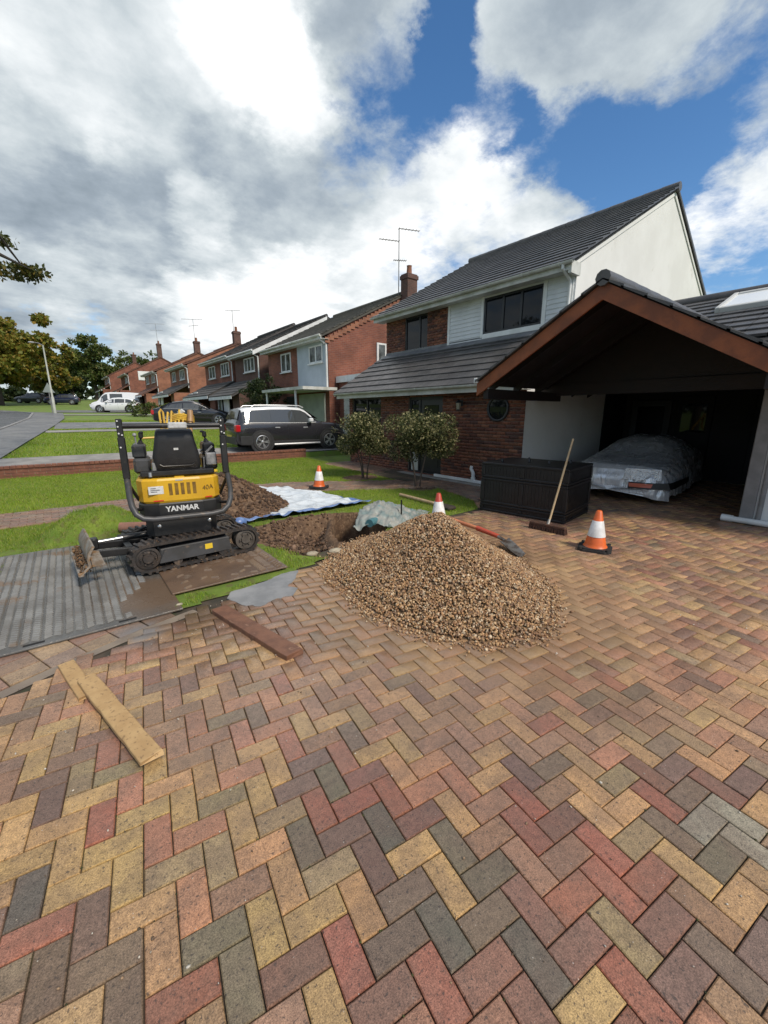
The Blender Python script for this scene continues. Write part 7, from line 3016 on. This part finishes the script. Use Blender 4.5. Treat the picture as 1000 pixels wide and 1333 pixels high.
HATCH = [(-2.1, 0.70, 0.80, 0.84, 0.5, 0.34), (-2.03, 0.84, 0.90, 0.98, 0.58, 0.28), (-1.7, 0.89, 0.95, 1.30, 0.62, 0.22), (-1.2, 0.90, 0.94, 1.44, 0.64, 0.19), (-0.4, 0.90, 0.93, 1.48, 0.64, 0.18), (0.2, 0.90, 0.92, 1.43, 0.63, 0.18),
         (0.5, 0.90, 0.92, 1.30, 0.62, 0.18), (1.15, 0.89, 0.93, 0.98, 0.6, 0.2), (1.3, 0.88, 0.92, 0.94, 0.7, 0.2), (1.8, 0.84, 0.82, 0.83, 0.7, 0.24), (2.08, 0.74, 0.70, 0.71, 0.6, 0.28), (2.18, 0.58, 0.58, 0.59, 0.5, 0.34)]
make_car('white hatchback parked in front of the white van', (5.7, 51.2, T(51.2) + 0.01), R(158), paint('white_car_paint', (0.70, 0.71, 0.72)), HATCH, (-1.30, 1.32),
         [(-1.65, -1.0, 0.15, 0), (-0.92, -0.05, 0, 0), (0.02, 0.90, 0, -0.5)], None, None, 0.33, False, False, ((-2.0, -1.65), (1.15, 0.5)))
VAN = [(-2.8, 0.90, 1.05, 2.10, 0.78, 0.36), (-2.72, 0.97, 1.12, 2.28, 0.84, 0.32), (-1.5, 0.98, 1.15, 2.36, 0.85, 0.28), (0.4, 0.98, 1.15, 2.36, 0.85, 0.28), (1.0, 0.98, 1.15, 2.28, 0.84, 0.28), (1.35, 0.97, 1.14, 2.0, 0.82, 0.28),
       (1.95, 0.96, 1.16, 1.30, 0.75, 0.28), (2.1, 0.95, 1.14, 1.20, 0.8, 0.3), (2.6, 0.90, 1.0, 1.02, 0.7, 0.3), (2.8, 0.8, 0.80, 0.81, 0.6, 0.34), (2.86, 0.66, 0.6, 0.61, 0.5, 0.4)]
make_car('white panel van with a black front bumper parked behind the white hatchback', (6.3, 56.0, T(56.0) + 0.01), R(158), paint('white_van_paint', (0.70, 0.71, 0.71)), VAN, (-1.75, 1.75),
         [(-0.9, 0.5, 0, 0), (0.75, 1.6, 0.0, -0.45)], None, None, 0.36, False, False, ((1.95, 1.2),), True, 'van', 6, 'parked_van').scale = (0.88, 0.88, 0.86)
make_car('dark blue hatchback far off on the left beneath the autumn trees', (2.0, 79, T(79) + 0.01), R(165), paint('navy_paint', (0.015, 0.02, 0.05)), HATCH, (-1.3, 1.32),
         [(-1.65, -0.05, 0.15, 0), (0.02, 0.90, 0, -0.5)], None, 'dark cars far off beneath the trees', 0.33, detail=False)
make_car('dark grey estate car far off beside the dark blue hatchback', (-1.5, 84, T(84) + 0.01), R(150), paint('far_grey_paint', (0.03, 0.03, 0.034)), HATCH, (-1.3, 1.32),
         [(-1.65, -0.05, 0.15, 0), (0.02, 0.90, 0, -0.5)], None, 'dark cars far off beneath the trees', 0.33, detail=False)

# ---------------------------------------------------------------- street furniture
lp = thing('street_lamp', 'tall thin pale street lamp beside the footpath', 'street lamp', (0.45, 40.6, T(40.6)))
b = MB()
b.tube([(0, 0, -0.2), (0, 0, 1.2), (0, 0, 1.25), (0, 0, 4.9)], [0.10, 0.095, 0.065, 0.045], 10)
b.build('pole', mat('lamp_pole', (0.42, 0.43, 0.38), (0.34, 0.35, 0.31), 3, 0.6), lp, True)
b = MB()
b.tube([(0, 0, 4.86), (-0.25, 0.1, 5.02), (-0.5, 0.2, 5.05)], 0.03, 8)
b.build('arm', M_grey, lp, True)
b = MB()
b.sphere((-0.62, 0.25, 5.05), 0.14, 12, 7, 1.5, 0.8, 0.4)
b.build('lamp_head', mat('lamp_head_grey', (0.4, 0.4, 0.4), None, 3, 0.5), lp, True)
sg = thing('warning_sign', 'grey back of a triangular road sign near the street lamp', 'road sign', (0.32, 43.5, T(43.5)))
b = MB()
b.tube([(0, 0, 0), (0, 0, 2.35)], 0.035, 8)
b.build('post', M_grey, sg, True)
b = MB()
tri = [(-0.48, 0), (0.48, 0), (0, 0.74)]
Mt = Matrix.Translation((0, -0.05, 1.62)) @ Matrix.Rotation(R(35), 4, 'Z')
b.prism(tri, 'y', 0, 0.012)
b.v = [tuple(Mt @ Vector((v[0], v[1], v[2]))) for v in b.v]
b.build('plate', mat('sign_back', (0.25, 0.28, 0.27), None, 3, 0.5), sg)
bl = thing('bollard', 'thin pale post at the far side of the road', 'post', (-6.2, 41, T(41)))
b = MB()
b.tube([(0, 0, 0), (0, 0, 2.1)], 0.06, 8)
b.build('post', M_whitedirty, bl, True)

# ---------------------------------------------------------------- trees and shrubs beyond
M_autumn = leaf_mat('autumn_leaf', (0.10, 0.13, 0.018), (0.22, 0.21, 0.03), (0.27, 0.18, 0.03))
M_green = leaf_mat('green_leaf', (0.045, 0.075, 0.014), (0.095, 0.135, 0.028), (0.12, 0.12, 0.03))
M_dkgreen = leaf_mat('dark_leaf', (0.014, 0.028, 0.010), (0.032, 0.055, 0.016), (0.055, 0.07, 0.02))
M_oak = leaf_mat('oak_leaf', (0.030, 0.046, 0.010), (0.075, 0.085, 0.016), (0.16, 0.12, 0.02))


def tree(label, loc, blobs, n, size, m, trunk_r, trunk_top, seed, group='trees along the road', branches=7, cat='tree', name='tree'):
    t = thing(name, label, cat, loc, 0, group)
    rr = random.Random(seed)
    r2 = np.random.default_rng(seed)
    b = MB()
    pts = [(0, 0, -0.3), (0.03, 0.02, trunk_top * .35), (rr.uniform(-.2, .2), rr.uniform(-.2, .2), trunk_top * .7), (rr.uniform(-.3, .3), rr.uniform(-.3, .3), trunk_top)]
    b.tube(pts, [trunk_r * 1.35, trunk_r, trunk_r * .75, trunk_r * .4], 10)
    b.build('trunk', M_bark, t, True)
    for k in range(branches):
        c, ra = blobs[k % len(blobs)]
        s = Vector(pts[2]).lerp(Vector(pts[3]), rr.random())
        s.z = trunk_top * rr.uniform(0.45, 0.95)
        e = Vector(c) + Vector((rr.uniform(-.5, .5) * ra[0], rr.uniform(-.5, .5) * ra[1], rr.uniform(-.3, .4) * ra[2]))
        mid = s.lerp(e, 0.5) + Vector((0, 0, 0.25 * (e - s).length * 0.3))
        b = MB()
        b.tube([s, mid, e], [trunk_r * .4, trunk_r * .25, trunk_r * .06], 7)
        b.build('branch', M_bark, t, True)
    # small clumps inside each mass, so that the outline breaks up
    cl = []
    for (c, ra) in blobs:
        k = max(4, int(16 * (ra[0] * ra[1] * ra[2]) ** (1 / 3) / (max(r_[1][0] for r_ in blobs))))
        pp = cloud(k, [(c, ra)], r2, 0.62)
        for p in pp:
            s = 0.34 * (ra[0] * ra[1] * ra[2]) ** (1 / 3) * rr.uniform(0.6, 1.15)
            cl.append((tuple(p), (s, s, s * 0.75)))
    p = cloud(n, cl, r2, 0.3)
    leaves('crown', t, p, size, m, seed=seed, aspect=0.7)
    return t


def blob_ball(rad, zc, hz, k, seed, flat=1.0):
    rr = random.Random(seed)
    out = [((0, 0, zc), (rad * .7, rad * .7, hz * .75))]
    for i in range(k):
        a = 2 * math.pi * i / k + rr.uniform(-.3, .3)
        r_ = rad * rr.uniform(0.45, 0.72)
        s = rad * rr.uniform(0.34, 0.52)
        out.append(((r_ * math.cos(a), r_ * math.sin(a), zc + rr.uniform(-.6, .75) * hz), (s, s, s * 0.85)))
    return out


tree('large autumn tree with yellowing leaves, filling the far left of the street', (-4.6, 73, T(73)), blob_ball(6.6, 6.3, 4.5, 18, 4), 52000, 0.46, M_autumn, 0.38, 6.0, 21)
tree('smaller dark autumn tree at the left edge of the street', (-13.5, 66, T(66)), blob_ball(5.0, 5.5, 4.4, 12, 5), 14000, 0.46, M_autumn, 0.3, 5.0, 22)
tree('orange tinged tree next to the gap of sky', (0.6, 84, T(84)), blob_ball(3.8, 4.6, 3.8, 11, 6), 11000, 0.42, M_autumn, 0.25, 4.6, 23)
tree('green tree beyond the last house', (9.0, 112, T(112)), blob_ball(6.2, 7.2, 5.4, 14, 7), 17000, 0.5, M_green, 0.35, 6.5, 24)
tree('low green tree behind the farthest roof', (20, 120, T(120)), blob_ball(6.5, 6.5, 4.2, 12, 8), 8000, 0.55, M_green, 0.3, 5.5, 25)
tree('dark green tree low in the gap between the autumn tree and the houses', (4.5, 104, T(104)), blob_ball(3.0, 2.6, 2.0, 8, 9), 4500, 0.42, M_dkgreen, 0.2, 2.5, 26)
tree('dense dark evergreen shrub against the second house', (8.75, 20.6, T(20.6)), blob_ball(1.25, 1.75, 1.25, 12, 10), 7000, 0.085, M_dkgreen, 0.07, 1.8, 27, None, 6, 'shrub', 'evergreen_shrub')
tree('small rounded yellow green bush behind the black coupe', (5.75, 36.0, T(36.0)), blob_ball(1.0, 0.55, 0.5, 8, 11), 2600, 0.10, M_green, 0.04, 0.6, 28, None, 4, 'bush', 'bush')
# verge oak whose lowest branch hangs into view
oak = [((-1.0, 0.4, 7.4), (2.1, 2.1, 1.5)), ((-1.8, -1.2, 6.6), (1.7, 1.7, 1.2)), ((1.22, 8.25, 5.25), (0.62, 0.62, 0.17)), ((1.55, 8.05, 5.30), (0.36, 0.4, 0.12)), ((0.95, 8.6, 6.05), (0.42, 0.5, 0.15)),
       ((-0.15, 6.3, 6.3), (0.45, 0.8, 0.25)), ((-0.6, 3.6, 6.6), (1.0, 1.2, 0.6))]
tree('verge oak, only the tip of its low branch showing at the far left', (-1.35, 7.0, 0), oak, 9000, 0.085, M_oak, 0.2, 5.0, 31, branches=14)
oakt = [o for o in bpy.data.objects if o.get('label', '').startswith('verge oak')][0]
rq = np.random.default_rng(77)
for c_, r_, n_ in (((1.22, 8.25, 5.25), (0.70, 0.70, 0.15), 420), ((1.55, 8.05, 5.30), (0.42, 0.42, 0.12), 180), ((0.95, 8.6, 6.05), (0.45, 0.5, 0.13), 200), ((-0.15, 6.3, 6.3), (0.45, 0.8, 0.22), 260)):
    leaves('leaf_spray', oakt, cloud(n_, [(c_, r_)], rq, 0.1), 0.12, M_oak, seed=n_, aspect=0.6)

# hedges and distant wood, uncountable
hd = np.random.default_rng(5)
p = np.stack([hd.uniform(-34, 1.5, 9000), 0 * np.zeros(9000), np.zeros(9000)], -1)
p[:, 1] = 92 + 0.15 * p[:, 0] + hd.normal(0, 0.7, 9000)
p[:, 2] = terr(p[:, 1]) + hd.uniform(0, 2.0, 9000) * (0.8 + 0.4 * np.sin(p[:, 0] * 1.3))
tag(leaves('hedge', None, p, 0.5, M_dkgreen, seed=6, aspect=0.8), kind='stuff')
n = 16000
ang = hd.uniform(-2.2, 1.75, n)
rad = hd.uniform(165, 190, n)
px_, py_ = rad * np.sin(ang), rad * np.cos(ang)
hh_ = 7 + 5 * vnoise(ang * 40, ang * 3, 1.0, 3) + 2.5 * vnoise(ang * 130, ang * 3, 1.0, 4)
p = np.stack([px_, py_, terr(py_) + hd.random(n) ** 0.8 * hh_ - 1], -1)
tag(leaves('distant_wood', None, p, 2.0, M_dkgreen, seed=7, aspect=0.9), kind='stuff')
